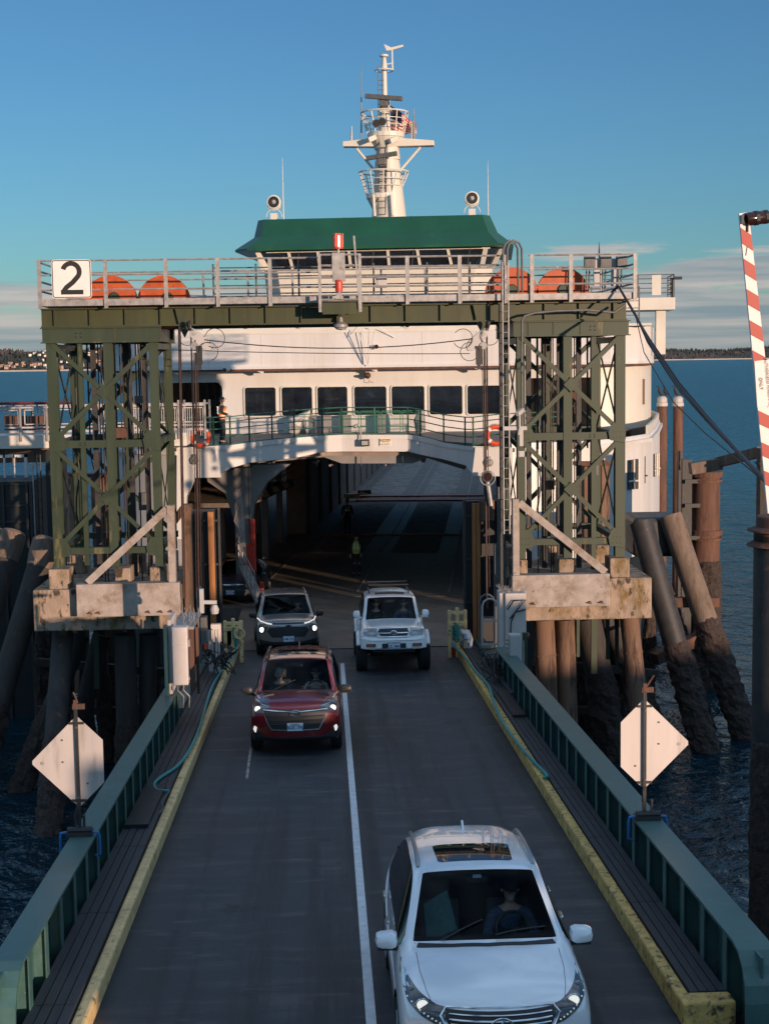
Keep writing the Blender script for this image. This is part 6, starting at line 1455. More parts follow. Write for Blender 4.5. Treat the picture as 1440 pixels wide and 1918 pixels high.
# ============================================================ VEHICLES
def paint(name,c,metal=.3,rough=.28,back=(.02,.02,.02),var=.03):
    return mat(name,c,rough,metal=metal,var=var,scale=2,coat=.9,back=back,stain=[(tuple(x*.78+.003 for x in c),1.6,.52,.3),(tuple(x*.7+.008 for x in c),14,.70,.05)])
PM={'blackpl':mat('black_plastic',(.018,.018,.02),.5,var=.2),'glass':glassmat('windscreen_glass',(.74,.82,.84),1.22),'darkglass':glassmat('tinted_glass',(.10,.12,.13),1.55),
 'chrome':mat('chrome',(.75,.75,.75),.12,metal=1,var=.05),'lampclear':mat('headlamp_clear',(.28,.30,.32),.08,var=.35,scale=30,coat=1),'lampdark':mat('headlamp_housing',(.05,.05,.055),.12,var=.5,scale=25,coat=1),
 'lit':emat('lit_lamp',(1,.95,.85),.38),'litdim':emat('running_lamp',(.95,.92,.85),.12),'tyre':mat('tyre',(.012,.012,.013),.8,var=.3,scale=30,bump=.3,bscale=60),'rim':mat('wheel_rim',(.35,.35,.36),.3,metal=.8,var=.1),'rimdark':mat('dark_rim',(.03,.03,.03),.35,metal=.4),
 'seat':mat('seat_cloth',(.05,.048,.045),.8,var=.2,scale=20),'trim':mat('cabin_trim',(.012,.012,.014),.6,var=.2),'plate':mat('number_plate',(.60,.66,.70),.45,var=.08,scale=30),'plateblue':mat('plate_blue',(.03,.10,.32),.5,var=.1),'sun':mat('roof_glass',(.006,.008,.012),.03,var=.2,spec=.7),'fog':mat('fog_amber',(.35,.12,.06),.2,var=.2,coat=1)}
M.update(PM)
class Car:
    def __init__(s,name,loc,rot,label,cat,S,pm,group=None,pitch=math.atan(RS)):
        s.S=S; s.pm=pm
        s.root=empty(name,loc,label,cat,group); s.root.rotation_euler=(-pitch,0,rot); WM[s.root.name]=Matrix.Identity(4)
        s.TW=Matrix.Translation(loc)@Euler((-pitch,0,rot)).to_matrix().to_4x4()
        W=S['W']/2; L=S['L']; st=[]
        # every station: y, [top0..top3 (x,z)], [side4..6], [bot3..0] ; yb = extra set-back per point
        def P(y,t,sd,bt,bow=0):
            pts=[]
            for k,(x,z) in enumerate(t+sd+bt):
                pts.append(Vector((x*W,y+bow*(abs(x))**2.4,z)))
            return pts
        zg=S['zg'];zs=S['zs'];zn=S['zn'];zh=S['zh'];zb=S['zb'];zr=S['zr'];yb=S['yb'];yt=S['yt'];yr=S['yr'];zr2=S.get('zr2',zr-.06);yq=S['yq']
        rw=S.get('rw',.70); bow=S.get('bow',.32); zmid=(zg+zs)/2; pw=S.get('pw',.08)
        bb=lambda z:[(.90,z),(.6,z),(.3,z),(0,z)]
        cen=S.get('dome',.03)
        st.append(P(0,[(0,zn-.10),(.3,zn-.10),(.6,zn-.105),(.80,zn-.13)],[(.90,zn-.2),(.93,(zn+zg)/2),(.90,zg+.12)],[(.84,zg+.08),(.6,zg+.07),(.3,zg+.07),(0,zg+.07)],bow))
        st.append(P(.05,[(0,zn),(.3,zn-.003),(.6,zn-.012),(.82,zn-.03)],[(.93,zn-.13),(.965,(zn+zg)/2),(.94,zg+.07)],bb(zg),bow))
        st.append(P(.35,[(0,zn+(zh-zn)*.4+cen),(.3,zn+(zh-zn)*.4+cen*.9),(.62,zn+(zh-zn)*.38+cen*.3),(.86,zn+(zh-zn)*.25)],[(.955,zs-.06),(.99,zmid+.05),(.965,zg+.05)],bb(zg-.02),bow*.7))
        st.append(P(yb*.72,[(0,zh-.04+cen),(.3,zh-.043+cen*.9),(.66,zh-.06),(.87,zh-.10)],[(.965,zs-.03),(1,zmid+.05),(.98,zg+.04)],bb(zg-.02),bow*.25))
        st.append(P(yb,[(0,zh),(.3,zh-.003),(.79,zh-.04),(.865,zb-.03)],[(.955,zb-.06),(1,zmid+.05),(.985,zg+.04)],bb(zg-.02),.22))
        tt=S.get('tumble',0)
        st.append(P(yt,[(0,zr-.03),(.3,zr-.033),(rw-.045,zr-.06),(rw+.045,zr-.10)],[(.93,zb),(1,zmid+.06),(.985,zg+.04)],bb(zg-.02),.12))
        ym=(yt+yr)/2
        st.append(P(yt+.35,[(0,zr),(.3,zr-.003),(rw-.03,zr-.03),(rw+.05,zr-.075)],[(.94,zb+.01),(1,zmid+.06),(.985,zg+.04)],bb(zg-.02),.03))
        st.append(P(ym+.15,[(0,zr),(.3,zr-.003),(rw-.03,zr-.03),(rw+.05,zr-.075)],[(.94,zb+.02),(1,zmid+.06),(.985,zg+.04)],bb(zg-.02)))
        st.append(P(yr,[(0,zr2),(.3,zr2-.003),(rw-.05,zr2-.03),(rw+.03,zr2-.075)],[(.93,zb+.04),(.99,zmid+.06),(.98,zg+.05)],bb(zg)))
        st.append(P(yq,[(0,zb+.1),(.3,zb+.1),(.72,zb+.08),(.80,zb+.06)],[(.91,zb-.04),(.97,zmid+.06),(.96,zg+.06)],bb(zg+.02),-.1))
        st.append(P(L,[(0,zb-.05),(.3,zb-.05),(.7,zb-.07),(.78,zb-.1)],[(.86,zb-.2),(.92,zmid),(.9,zg+.1)],bb(zg+.08),-.25))
        n=11; V=[];F=[];MI=[]; full=[]
        idx=[]
        for ps in st:
            row=[]
            for k in range(n): V.append(ps[k].copy()); row.append(len(V)-1)
            lrow=[]
            for k in range(n):
                if abs(ps[k].x)<1e-6: lrow.append(row[k])
                else: V.append(Vector((-ps[k].x,ps[k].y,ps[k].z))); lrow.append(len(V)-1)
            idx.append((row,lrow))
        def q(a,b,c,d,m): F.append((a,b,c,d)); MI.append(m)
        for i in range(len(st)-1):
            for side in(0,1):
                A=idx[i][side];B=idx[i+1][side]
                for k in range(n-1):
                    m=0
                    if i==4 and k<2: m=1
                    if k==3 and i in(4,5,6,7): m=2
                    if i==8 and k<2: m=2
                    if k>=7: m=3
                    f=(A[k],A[k+1],B[k+1],B[k]); f=f if side==0 else f[::-1]
                    F.append(f); MI.append(m)
        for i,fl in((0,0),(len(st)-1,1)):
            for side in(0,1):
                A=idx[i][side]
                for f in((A[0],A[1],A[9],A[10]),(A[1],A[2],A[8],A[9]),(A[2],A[3],A[7],A[8]),(A[3],A[4],A[5],A[6],A[7])):
                    f=f if (side==1)!=bool(fl) else f[::-1]
                    F.append(f); MI.append(0)
        me=bpy.data.meshes.new('cage'); me.from_pydata(V,[],F)
        for k_ in('a','b','c','d'): me.materials.append(None)
        me.polygons.foreach_set('material_index',MI)
        bm=bmesh.new(); bm.from_mesh(me); bmesh.ops.recalc_face_normals(bm,faces=bm.faces[:])
        cr=bm.edges.layers.float.new('crease_edge')
        for e in bm.edges:
            ms_=set(f.material_index for f in e.link_faces)
            if len(ms_)>1: e[cr]=.88
        vl=bm.verts.layers.float.new('crease_vert'); bm.verts.ensure_lookup_table()
        for si,kk in ((4,2),(5,2)):
            for side in(0,1): bm.verts[idx[si][side][kk]][vl]=.75
        bm.to_mesh(me); bm.free()
        o=bpy.data.objects.new('cage',me); COL.objects.link(o)
        sb=o.modifiers.new('s','SUBSURF'); sb.levels=3
        cutters=[]
        for yw in(S['wf'],S['wr']):
            for sx in(-1,1):
                c=MB(); c.tube((sx*(W-.34),yw,S['wz']),(sx*(W+.3),yw,S['wz']),S['wr_']+S.get('gap',.06),32); cm=c.build('cut','black'); cm.data.materials.clear()
                for _ in range(4): cm.data.materials.append(None)
                cm.data.polygons.foreach_set('material_index',[3]*len(cm.data.polygons))
                bo=o.modifiers.new('b','BOOLEAN'); bo.operation='DIFFERENCE'; bo.object=cm; bo.solver='EXACT'; cutters.append(cm)
        bpy.context.view_layer.update()
        dg=bpy.context.evaluated_depsgraph_get(); ev=bpy.data.meshes.new_from_object(o.evaluated_get(dg))
        bpy.data.objects.remove(o)
        for c in cutters: bpy.data.objects.remove(c)
        vs=[v.co.copy() for v in ev.vertices]; fs=[tuple(p.vertices) for p in ev.polygons]; mi=[p.material_index for p in ev.polygons]
        s.bvh=BVHTree.FromPolygons(vs,fs)
        s.fs=fs
        for k,nm,m in((0,'body',pm),(1,'windscreen','glass'),(2,'side_window','darkglass'),(3,'underbody','blackpl')):
            ff=[f for f,j in zip(fs,mi) if j==k]
            if not ff: continue
            used=sorted(set(i for f in ff for i in f)); mp={a:b for b,a in enumerate(used)}
            b=MB(); b.add([vs[i] for i in used],[tuple(mp[i] for i in f) for f in ff])
            me=bpy.data.meshes.new(nm); me.from_pydata(b.v,[],b.f); me.materials.append(M[m] if isinstance(m,str) else m); me.polygons.foreach_set('use_smooth',[True]*len(me.polygons)); me.set_sharp_from_angle(angle=R(50))
            if k==1: # windscreen border band
                s.ws=(b.v,b.f)
            oo=bpy.data.objects.new(nm,me); COL.objects.link(oo); oo.parent=s.root; WM[oo.name]=Matrix.Identity(4)
            if k==0: s.body=oo
        s.W=W
    def B(s,b,name,m,parent=None,**k):
        o=b.build(name,m,parent or s.root,**k); return o
    def hit(s,p,d):
        h=s.bvh.ray_cast(Vector(p),Vector(d))
        if h[0] is None: h=s.bvh.find_nearest(Vector(p))
        return h[0]
    def patch(s,name,poly,m,axis='y',off=.006,step=.03,parent=None,mirror=False,thick=.004,smooth=True,build=True):
        """a panel cut to a flat outline and laid on the body: axis y = outline in (x,z) seen from the front, z = outline in (x,y) seen from above"""
        outs=[]
        for sgn in((1,-1) if mirror else (1,)):
            P=[(sgn*a,b) for a,b in poly]
            V=[];E=[]
            for i in range(len(P)):
                a=Vector(P[i]);c=Vector(P[(i+1)%len(P)]); k=max(1,int((c-a).length/step))
                for j in range(k): V.append(a.lerp(c,j/k))
            nb=len(V); E=[(i,(i+1)%nb) for i in range(nb)]
            xs=[v.x for v in V];ys=[v.y for v in V]
            x=min(xs)+step*.5
            def inside(px,py):
                c=False
                for i in range(nb):
                    a=V[i];d=V[i-1]
                    if (a.y>py)!=(d.y>py) and px<(d.x-a.x)*(py-a.y)/(d.y-a.y)+a.x: c=not c
                return c
            G=[]
            while x<max(xs):
                y=min(ys)+step*.5
                while y<max(ys):
                    if inside(x,y) and min((V[i]-Vector((x,y))).length for i in range(nb))>step*.4: G.append(Vector((x,y)))
                    y+=step
                x+=step
            r_3=delaunay_2d_cdt(V+G,E,[list(range(nb))],1,1e-5); v2,f2=r_3[0],r_3[2]
            if axis=='y': dr=Vector((0,1,0)); pts=[s.hit((v.x,-3,v.y),dr) for v in v2]
            elif axis=='z': dr=Vector((0,0,-1)); pts=[s.hit((v.x,v.y,4),dr) for v in v2]
            outer=[p-dr*(off+thick) for p in pts]; inner=[p-dr*(-.01) for p in pts]
            b=MB(); n=len(pts); ec={}
            for f in f2:
                for i in range(len(f)): e=(f[i],f[(i+1)%len(f)]); ec[e]=1
            bd=[e for e in ec if (e[1],e[0]) not in ec]
            b.add(outer+inner,[tuple(f) for f in f2]+[(e[0],e[1],n+e[1],n+e[0]) for e in bd])
            outs.append(s.B(b,name,m,parent,smooth=smooth))
        return outs
    def wheels(s,rim='rim',w=.23,blocky=0):
        S=s.S
        for yw in(S['wf'],S['wr']):
            for sx in(-1,1):
                x=sx*(s.W-w/2-S.get('inset',.015)); R_=S['wr_']; b=MB(); b.lathe([(R_*.64,-w/2+.015),(R_*.93,-w/2),(R_,-w/2+.035),(R_,w/2-.035),(R_*.93,w/2),(R_*.64,w/2-.015)],(x,yw,S['wz']),(1,0,0),32)
                if blocky:
                    for i in range(28):
                        a=2*PI*i/28
                        for e in(-1,1): b.box((x+e*w*.27,yw+R_*math.cos(a),S['wz']+R_*math.sin(a)),(w*.38,.045,.02),Matrix.Rotation(a-PI/2,3,'X'))
                o=s.B(b,'wheel','tyre',smooth=True); b=MB(); xx=x+sx*(w/2-.03); b.lathe([(R_*.66,0),(R_*.6,.03*1),(R_*.58,-.04)],(xx,yw,S['wz']),(sx,0,0),28)
                for i in range(5): a=2*PI*i/5; b.beam((xx,yw,S['wz']),(xx,yw+R_*.6*math.cos(a),S['wz']+R_*.6*math.sin(a)),.09,.04,Vector((1,0,0)))
                s.B(b,'rim',rim,o)
    def cabin(s,seats=True,wheel_x=.38):
        S=s.S; W=s.W; zb=S['zb']
        b=MB(); b.b2((-W*.84,S['yb']+.12,zb-.25),(W*.84,S['yb']+.62,zb-.10)); b.b2((-W*.86,S['yb']+.5,.35),(W*.86,S['yr']+.1,.42)); b.b2((-W*.9,S['yb']+.4,.4),(-W*.86,S['yr'],zb-.06)); b.b2((W*.86,S['yb']+.4,.4),(W*.9,S['yr'],zb-.06)); b.b2((-.12,S['yb']+.6,.4),(.12,S['yt']+1,.62+.1)); b.b2((-W*.8,S['yr']-.05,.4),(W*.8,S['yr']+.0,S['zr']-.3)); s.B(b,'cabin_trim','trim')
        sh=.50+S.get('lift',0)
        for sx in(-1,1):
            ys=S['yt']+.45
            b=MB(); b.box((sx*.38,ys-.28,sh),(.5,.5,.16)); b.beam((sx*.38,ys+.0,sh),(sx*.38,ys+.2,sh+.62),.46,.14,Vector((0,1,0))); b.box((sx*.38,ys+.22,sh+.75),(.26,.09,.18)); s.B(b,'front_seat','seat',bevel=.04)
        b=MB(); b.box((0,S['yt']+1.3,sh),(1.2,.5,.16)); b.box((0,S['yt']+1.6,sh+.35),(1.25,.14,.6)); 
        for x in(-.4,0,.4): b.box((x,S['yt']+1.62,sh+.74),(.22,.08,.14))
        s.B(b,'rear_seat','seat',bevel=.04)
        c=Vector((wheel_x,S['yb']+.82,zb-.12)); b=MB(); b.torus(c,.185,.017,(0,.85,-.45),24,8); b.tube(c,c+Vector((0,-.25,-.1)),.03); b.beam(c-Vector((.17,0,0)),c+Vector((.17,0,0)),.04,.03); s.B(b,'steering_wheel','blackpl')
        t=(S['yt']-S['yb']); b=MB(); b.box((0,S['yt']-.02+.12,S['zr']-.17),(.22,.03,.07)); s.B(b,'rear_view_mirror','blackpl')
    def mirrors(s,y,z,m,sz=(.24,.13,.17),out=.10,hood=None):
        for sx in(-1,1):
            x=sx*(s.W+out); b=MB(); hx,hy,hz=sz[0]/2,sz[1]/2,sz[2]/2
            vs=[];ns=10
            for k,(yy,sc) in enumerate(((-1,.55),(-.75,.88),(0,1),(1,.96))):
                for i in range(ns):
                    t=2*PI*i/ns; cx=math.copysign(abs(math.cos(t))**.6,math.cos(t)); cz=math.copysign(abs(math.sin(t))**.6,math.sin(t)); vs.append((x+hx*sc*cx,y+hy*yy,z+hz*sc*cz*(1 if cx*sx<0 else .88)))
            fs=[(k*ns+i,k*ns+(i+1)%ns,(k+1)*ns+(i+1)%ns,(k+1)*ns+i) for k in range(3) for i in range(ns)]+[tuple(range(ns))[::-1],tuple(range(3*ns,4*ns))]
            b.add(vs,fs); o=s.B(b,'wing_mirror',m,smooth=True)
            b=MB(); b.beam((sx*(s.W*.93),y+.04,z-.10),(x,y,z-.05),.05,.05,Vector((0,1,0))); b.box((x,y,z-hz*1.0),(sz[0]*.75,.09,.018)); s.B(b,'mirror_arm','blackpl' if hood is None else hood,o)
    def wipers(s):
        S=s.S; b=MB()
        for x0,x1 in((-.45,-.02),(.10,.62)):
            pts=[s.hit((x0+(x1-x0)*t,S['yb']+.05+.16*t+.02*0,4),(0,0,-1))+Vector((0,-.01,.015)) for t in(0,.25,.5,.75,1)]
            b.path(pts,.009,5)
        s.B(b,'wiper','blackpl')
    def plate(s,txt,z,w=.31,h=.155,col='plateblue',m='plate',x=0,y=None):
        y=y if y is not None else min(s.hit((x+e,-3,z),(0,1,0)).y for e in(-.1,0,.1))-.02
        b=MB(); b.prism([(x-w/2,y,z-h/2),(x+w/2,y,z-h/2),(x+w/2,y,z+h/2),(x-w/2,y,z+h/2)],(0,-.006,0)); o=s.B(b,'number_plate',m)
        b=MB(); b.prism([(x-w/2-.012,y+.004,z-h/2-.012),(x+w/2+.012,y+.004,z-h/2-.012),(x+w/2+.012,y+.004,z+h/2+.012),(x-w/2-.012,y+.004,z+h/2+.012)],(0,.012,0)); s.B(b,'plate_frame','blackpl',o)
        v,f=text_geo(txt,.095,.001,.002); b=MB(); b.add([Vector((x+q.x*.93,y-.009-q.z,z-.012+q.y)) for q in v],f); s.B(b,'lettering',col,o)
        v,f=text_geo('WASHINGTON',.024,.001); b=MB(); b.add([Vector((x+q.x,y-.009-q.z,z+.06+q.y)) for q in v],f); s.B(b,'lettering',col,o)
    def rails(s,m,z0=.03,r=.02):
        S=s.S
        for sx in(-1,1):
            x=sx*(s.W*S.get('rw',.7)-.01); pts=[]
            for i in range(9):
                t=i/8; y=S['yt']+.22+(S['yr']-S['yt']-.3)*t; h=s.hit((x,y,4),(0,0,-1)); pts.append(h+Vector((0,0,(0 if i in(0,8) else z0+.02))))
            b=MB(); b.path(pts,r,8); s.B(b,'roof_rail',m,smooth=True)
    def seam(s,pts,axis='z',w=.006,name='panel_gap'):
        P=[s.hit((a,c,4) if axis=='z' else (a,-3,c),(0,0,-1) if axis=='z' else (0,1,0)) for a,c in pts]
        dr=Vector((0,0,1)) if axis=='z' else Vector((0,-1,0))
        Q=[]
        for a,b_ in zip(P,P[1:]):
            Q+=[a.lerp(b_,t/4) for t in range(4)]
        Q.append(P[-1])
        Q=[s.hit((q.x,q.y,4) if axis=='z' else (q.x,-3,q.z),(0,0,-1) if axis=='z' else (0,1,0))+dr*.0005 for q in Q]
        b=MB(); b.path(Q,w*.5,4); s.B(b,name,'blackpl')
    def sit(s,x,label,**k):
        """seat a person behind the windscreen: a top-level figure placed in the cabin"""
        y=s.S['yt']+.40; z=.47+s.S.get('lift',0); p=s.TW@Vector((x,y,z))
        return figure(p,s.root.rotation_euler.z,label,seated=True,arms={-1:[(.27,-.12,.38),(.15,-.42,.42)],1:[(-.27,-.12,.38),(-.15,-.42,.42)]} if k.pop('drive',False) else {-1:[(.25,-.08,.34),(.12,-.32,.20)],1:[(-.25,-.08,.34),(-.12,-.32,.20)]},legs={-1:[(.14,-.45,.20),(.14,-.62,-.16)],1:[(-.14,-.45,.20),(-.14,-.62,-.16)]},vest=False,H=1.72,**k)

def on_ramp(x,y): return Vector((x,y,rz(y)+.004))
# ---------------- white crossover in front
S=dict(W=1.885,L=4.77,zg=.30,zs=.98,zn=.90,zh=1.13,zb=1.08,zr=1.67,zr2=1.60,yb=1.28,yt=2.05,yr=3.95,yq=4.5,rw=.66,bow=.42,wf=.93,wr=3.67,wz=.36,wr_=.36,dome=.035)
wp=paint('pearl_white_paint',(.80,.82,.85),.12,.20)
a=Car('white_crossover',on_ramp(1.53,12.8),0,'white crossover nearest the camera with a sunroof and a lone driver','car',S,wp); a.root.name='white_crossover'
# windscreen black border
a.patch('grille',[(-.50,.89),(.50,.89),(.52,.83),(.40,.62),(-.40,.62),(-.52,.83)],'blackpl',off=.004)
for k in range(6):
    z=.865-.042*k; w=.475-.012*k*max(0,k-1)*.5
    pts=[a.hit((x*w,-3,z),(0,1,0))+Vector((0,-.022,0)) for x in(-1,-.75,-.5,-.25,0,.25,.5,.75,1)]; b=MB(); b.path(pts,.009,6); a.B(b,'grille_bar','chrome',smooth=True)
pts=[(-.50,.905),(-.25,.915),(0,.918),(.25,.915),(.50,.905),(.555,.84),(.43,.60)]; P=[a.hit((x,-3,z),(0,1,0))+Vector((0,-.02,0)) for x,z in pts+[(.2,.575),(-.2,.575),(-.43,.60),(-.555,.84)]]
b=MB(); b.path(P,.014,8,closed=True); a.B(b,'grille_surround','chrome',smooth=True)
for o in a.patch('headlight',[(.50,.90),(.58,.905),(.72,.945),(.865,1.01),(.885,.95),(.84,.87),(.72,.80),(.60,.755),(.52,.74)],'lampdark',mirror=True,off=.008): pass
for sx in(-1,1):
    c=a.hit((sx*.71,-3,.885),(0,1,0)); b=MB(); b.lathe([(.052,-.004),(.050,-.012),(.02,-.016)],c+Vector((0,-.016,0)),(0,1,0),18); a.B(b,'low_beam','lit')
    b=MB(); b.torus(c+Vector((0,-.02,0)),.06,.008,(0,1,.2),20,6); a.B(b,'lamp_ring','chrome')
    c=a.hit((sx*.80,-3,.945),(0,1,0)); b=MB(); b.lathe([(.03,-.004),(.02,-.012)],c+Vector((0,-.016,0)),(0,1,0),14); a.B(b,'side_lamp','lampclear')
    b=MB()
    for i in range(9): t=i/8; c=a.hit((sx*(.56+.28*t),-3,.775+.10*t+.02*t*t),(0,1,0)); b.sphere(c+Vector((0,-.016,0)),.009,6)
    b.each('running_light','litdim',a.root)
b=MB(); c=a.hit((0,-3,.79),(0,1,0))+Vector((0,-.045,0))
b.path([c+Vector((.098*math.cos(t),0,.068*math.sin(t))) for t in [2*PI*i/28 for i in range(28)]],.009,6,closed=True)
b.path([c+Vector((.022,0,.055)),c+Vector((-.045,0,-.036)),c+Vector((-.03,0,-.044)),c+Vector((.065,0,-.044))],.010,6); a.B(b,'emblem','chrome',smooth=True)
a.patch('sunroof',[(-.40,2.32),(-.36,2.28),(.36,2.28),(.40,2.32),(.42,2.86),(.38,2.9),(-.38,2.9),(-.42,2.86)],'sun',axis='z',off=.0,thick=.003,step=.08)
a.rails('chrome' if False else 'rim',.02,.022)
a.seam([(-.62,.10+.18),(-.66,.45),(-.70,.8),(-.71,1.18)]); a.seam([(.62,.28),(.66,.45),(.70,.8),(.71,1.18)]); a.seam([(-.56,.17),(-.3,.075),(0,.055),(.3,.075),(.56,.17)])
a.patch('cowl',[(-.70,1.27),(-.35,1.17),(0,1.13),(.35,1.17),(.70,1.27),(.68,1.36),(.35,1.25),(0,1.21),(-.35,1.25),(-.68,1.36)],'blackpl',axis='z',off=.003,step=.06)
b=MB(); h=a.hit((0,3.75,4),(0,0,-1)); b.prism([h+Vector((-.012,-.12,0)),h+Vector((-.012,.05,.075)),h+Vector((-.012,.08,0))],(.024,0,0)); a.B(b,'roof_fin',wp)
a.wheels('rim',.235); a.cabin(); a.mirrors(1.48,1.10,wp,(.24,.16,.17),.05); a.wipers(); a.plate('BFX 4071',.50)
for sx in(-1,1):
    b=MB(); 
    for y in(2.45,3.35): b.box((sx*(a.W-.005),y,.98),(.03,.2,.035))
    a.B(b,'door_handle','chrome',bevel=.01)
b=MB(); b.box((0,2.14,1.53),(.09,.02,.035)); a.B(b,'toll_tag','plate')
b=MB(); b.add([(-.62,1.75,1.36),(-.35,2.0,1.42),(-.28,2.05,.98),(-.60,1.85,.92)],[(0,1,2,3)]); b.path([(-.35,2.0,1.42),(-.30,2.02,1.50)],.01); 
wd=a.sit(.38,'driver in a dark cap at the wheel of the white crossover nearest the camera',hat='cloth',sleeve='clothplaid',drive=True,beard='skin')
cl=MB(); cl.prism([a.TW@Vector(q) for q in((-.58,1.95,1.30),(-.32,2.1,1.40),(-.22,2.1,.98),(-.55,1.95,.90))],(0,.015,0)); cl.build('hanging_cloth','clothgreen',label='green cloth hanging on the passenger side inside the nearest white crossover',cat='cloth')

# ---------------- red crossover
S=dict(W=1.83,L=4.65,zg=.30,zs=1.02,zn=.96,zh=1.12,zb=1.10,zr=1.68,zr2=1.64,yb=1.18,yt=1.88,yr=3.95,yq=4.45,rw=.72,bow=.28,wf=.92,wr=3.6,wz=.37,wr_=.37,dome=.01)
rp=paint('dark_red_paint',(.13,.002,.005),.1,.22)
a=Car('red_crossover',on_ramp(-.66,27.9),-.01,'dark red crossover with two people inside driving up the left lane','car',S,rp)
a.patch('grille',[(-.62,.93),(.62,.93),(.56,.72),(.46,.55),(-.46,.55),(-.56,.72)],'blackpl',off=.006)
for z,w in((.885,.62),(.80,.55),(.72,.52),(.64,.47)):
    P=[a.hit((x*w,-3,z+(.03*abs(x) if z>.87 else 0)),(0,1,0))+Vector((0,-.022,0)) for x in(-1,-.6,-.25,0,.25,.6,1)]; b=MB(); b.path(P,.017 if z>.87 else .009,6); a.B(b,'grille_bar','chrome' if z>.87 else 'rimdark',smooth=True)
P=[a.hit((x,-3,z),(0,1,0))+Vector((0,-.015,0)) for x,z in((-.62,.93),(-.56,.72),(-.46,.54),(0,.53),(.46,.54),(.56,.72),(.62,.93))]; b=MB(); b.path(P,.013,6); a.B(b,'grille_surround','rim',smooth=True)
a.patch('headlight',[(.48,.985),(.70,1.04),(.86,1.06),(.875,.98),(.84,.88),(.70,.845),(.60,.86),(.62,.93),(.50,.945)],'lampdark',mirror=True,off=.008)
for sx in(-1,1):
    c=a.hit((sx*.735,-3,.915),(0,1,0)); b=MB(); b.lathe([(.062,0),(.05,-.015),(.02,-.02)],c+Vector((0,-.012,0)),(0,1,0),16); a.B(b,'low_beam','lit')
    P=[a.hit((sx*x,-3,z),(0,1,0))+Vector((0,-.018,0)) for x,z in((.50,.965),(.66,.99),(.80,1.01),(.85,1.0))]; b=MB(); b.path(P,.014,6); a.B(b,'running_light','chrome')
    c=[a.hit((sx*x,-3,z),(0,1,0))+Vector((0,-.02,0)) for x,z in((.75,.57),(.80,.60),(.825,.54),(.80,.48),(.77,.47))]; b=MB(); b.prism(c,(0,.02,0)); a.B(b,'fog_lamp','lit')
a.patch('lower_bumper',[(-.84,.52),(-.72,.50),(-.55,.40),(.55,.40),(.72,.50),(.84,.52),(.80,.30),(-.80,.30)],'blackpl',off=.012)
b=MB(); c=a.hit((0,-3,.865),(0,1,0))+Vector((0,-.04,0)); b.path([c+Vector((.10*math.cos(t),0,.058*math.sin(t))) for t in [2*PI*i/24 for i in range(24)]],.010,6,closed=True)
for (x,z,q) in((-.045,.008,.02),(.02,.028,.011),(.055,.012,.011),(.0,-.012,.011),(.045,-.025,.011),(.01,.003,.009)): b.box(c+Vector((x,0,z)),(q*2.2,.008,q*.6)); b.box(c+Vector((x,0,z)),(q*.6,.008,q*2.2))
a.B(b,'emblem','chrome')
a.patch('hood_scoop',[(.44,.92),(.66,.86),(.64,1.02),(.46,1.04)],'blackpl',axis='z',mirror=True,off=.012,step=.06)
a.seam([(-.60,.18),(-.3,.09),(0,.07),(.3,.09),(.6,.18)]); a.seam([(-.60,.18),(-.68,.6),(-.70,1.1)]); a.seam([(.60,.18),(.68,.6),(.70,1.1)])
a.patch('cowl',[(-.70,1.17),(0,1.05),(.70,1.17),(.68,1.25),(0,1.13),(-.68,1.25)],'blackpl',axis='z',off=.003,step=.06)
a.patch('sunroof',[(-.42,2.35),(.42,2.35),(.42,3.0),(-.42,3.0)],'sun',axis='z',off=.0,thick=.003,step=.08)
for sx in(-1,1):
    x=sx*.63; b=MB(); b.path([a.hit((x,y,4),(0,0,-1))+Vector((0,0,.07 if 0<i<5 else .0)) for i,y in enumerate((2.05,2.3,2.8,3.3,3.8,4.0))],.022,8)
    for y in(2.15,3.0,3.85): b.box(a.hit((x,y,4),(0,0,-1))+Vector((0,0,.03)),(.05,.14,.07))
    a.B(b,'roof_rail','blackpl',smooth=True)
b=MB(); h=a.hit((0,3.85,4),(0,0,-1)); b.prism([h+Vector((-.012,-.1,0)),h+Vector((-.012,.06,.08)),h+Vector((-.012,.08,0))],(.024,0,0)); a.B(b,'roof_fin',rp)
a.wheels('rimdark',.225); a.cabin(); a.mirrors(1.36,1.10,'blackpl',(.24,.15,.16),.09); a.wipers(); a.plate('BGK 7NJ',.60)
a.sit(.38,'driver in a black cap and light jacket at the wheel of the dark red crossover',hat='signblack',sleeve='clothlight',drive=True,beard='hair')
a.sit(-.38,'grey haired passenger in dark clothes in the dark red crossover',hat=None,hair_m='hair',sleeve='cloth',headturn=.3)

# ---------------- silver grey crossover
S=dict(W=1.81,L=4.41,zg=.30,zs=1.0,zn=.98,zh=1.10,zb=1.08,zr=1.64,zr2=1.60,yb=1.08,yt=1.75,yr=3.8,yq=4.2,rw=.70,bow=.30,wf=.88,wr=3.52,wz=.36,wr_=.36,dome=.02)
gp=paint('warm_grey_paint',(.24,.22,.205),.5,.28)
yG=41.0; a=Car('grey_crossover',on_ramp(-1.1,yG),.07,'warm grey crossover with bright headlights behind the red crossover','car',S,gp)
a.patch('grille',[(-.52,.84),(-.2,.86),(.2,.86),(.52,.84),(.60,.74),(.46,.56),(-.46,.56),(-.60,.74)],'blackpl',off=.006)
a.patch('grille_bar',[(-.50,.925),(.50,.925),(.50,.90),(.2,.875),(-.2,.875),(-.50,.90)],'rim',off=.012)
a.patch('grille_bar',[(-.48,.96),(.48,.96),(.48,.935),(-.48,.935)],'blackpl',off=.008)
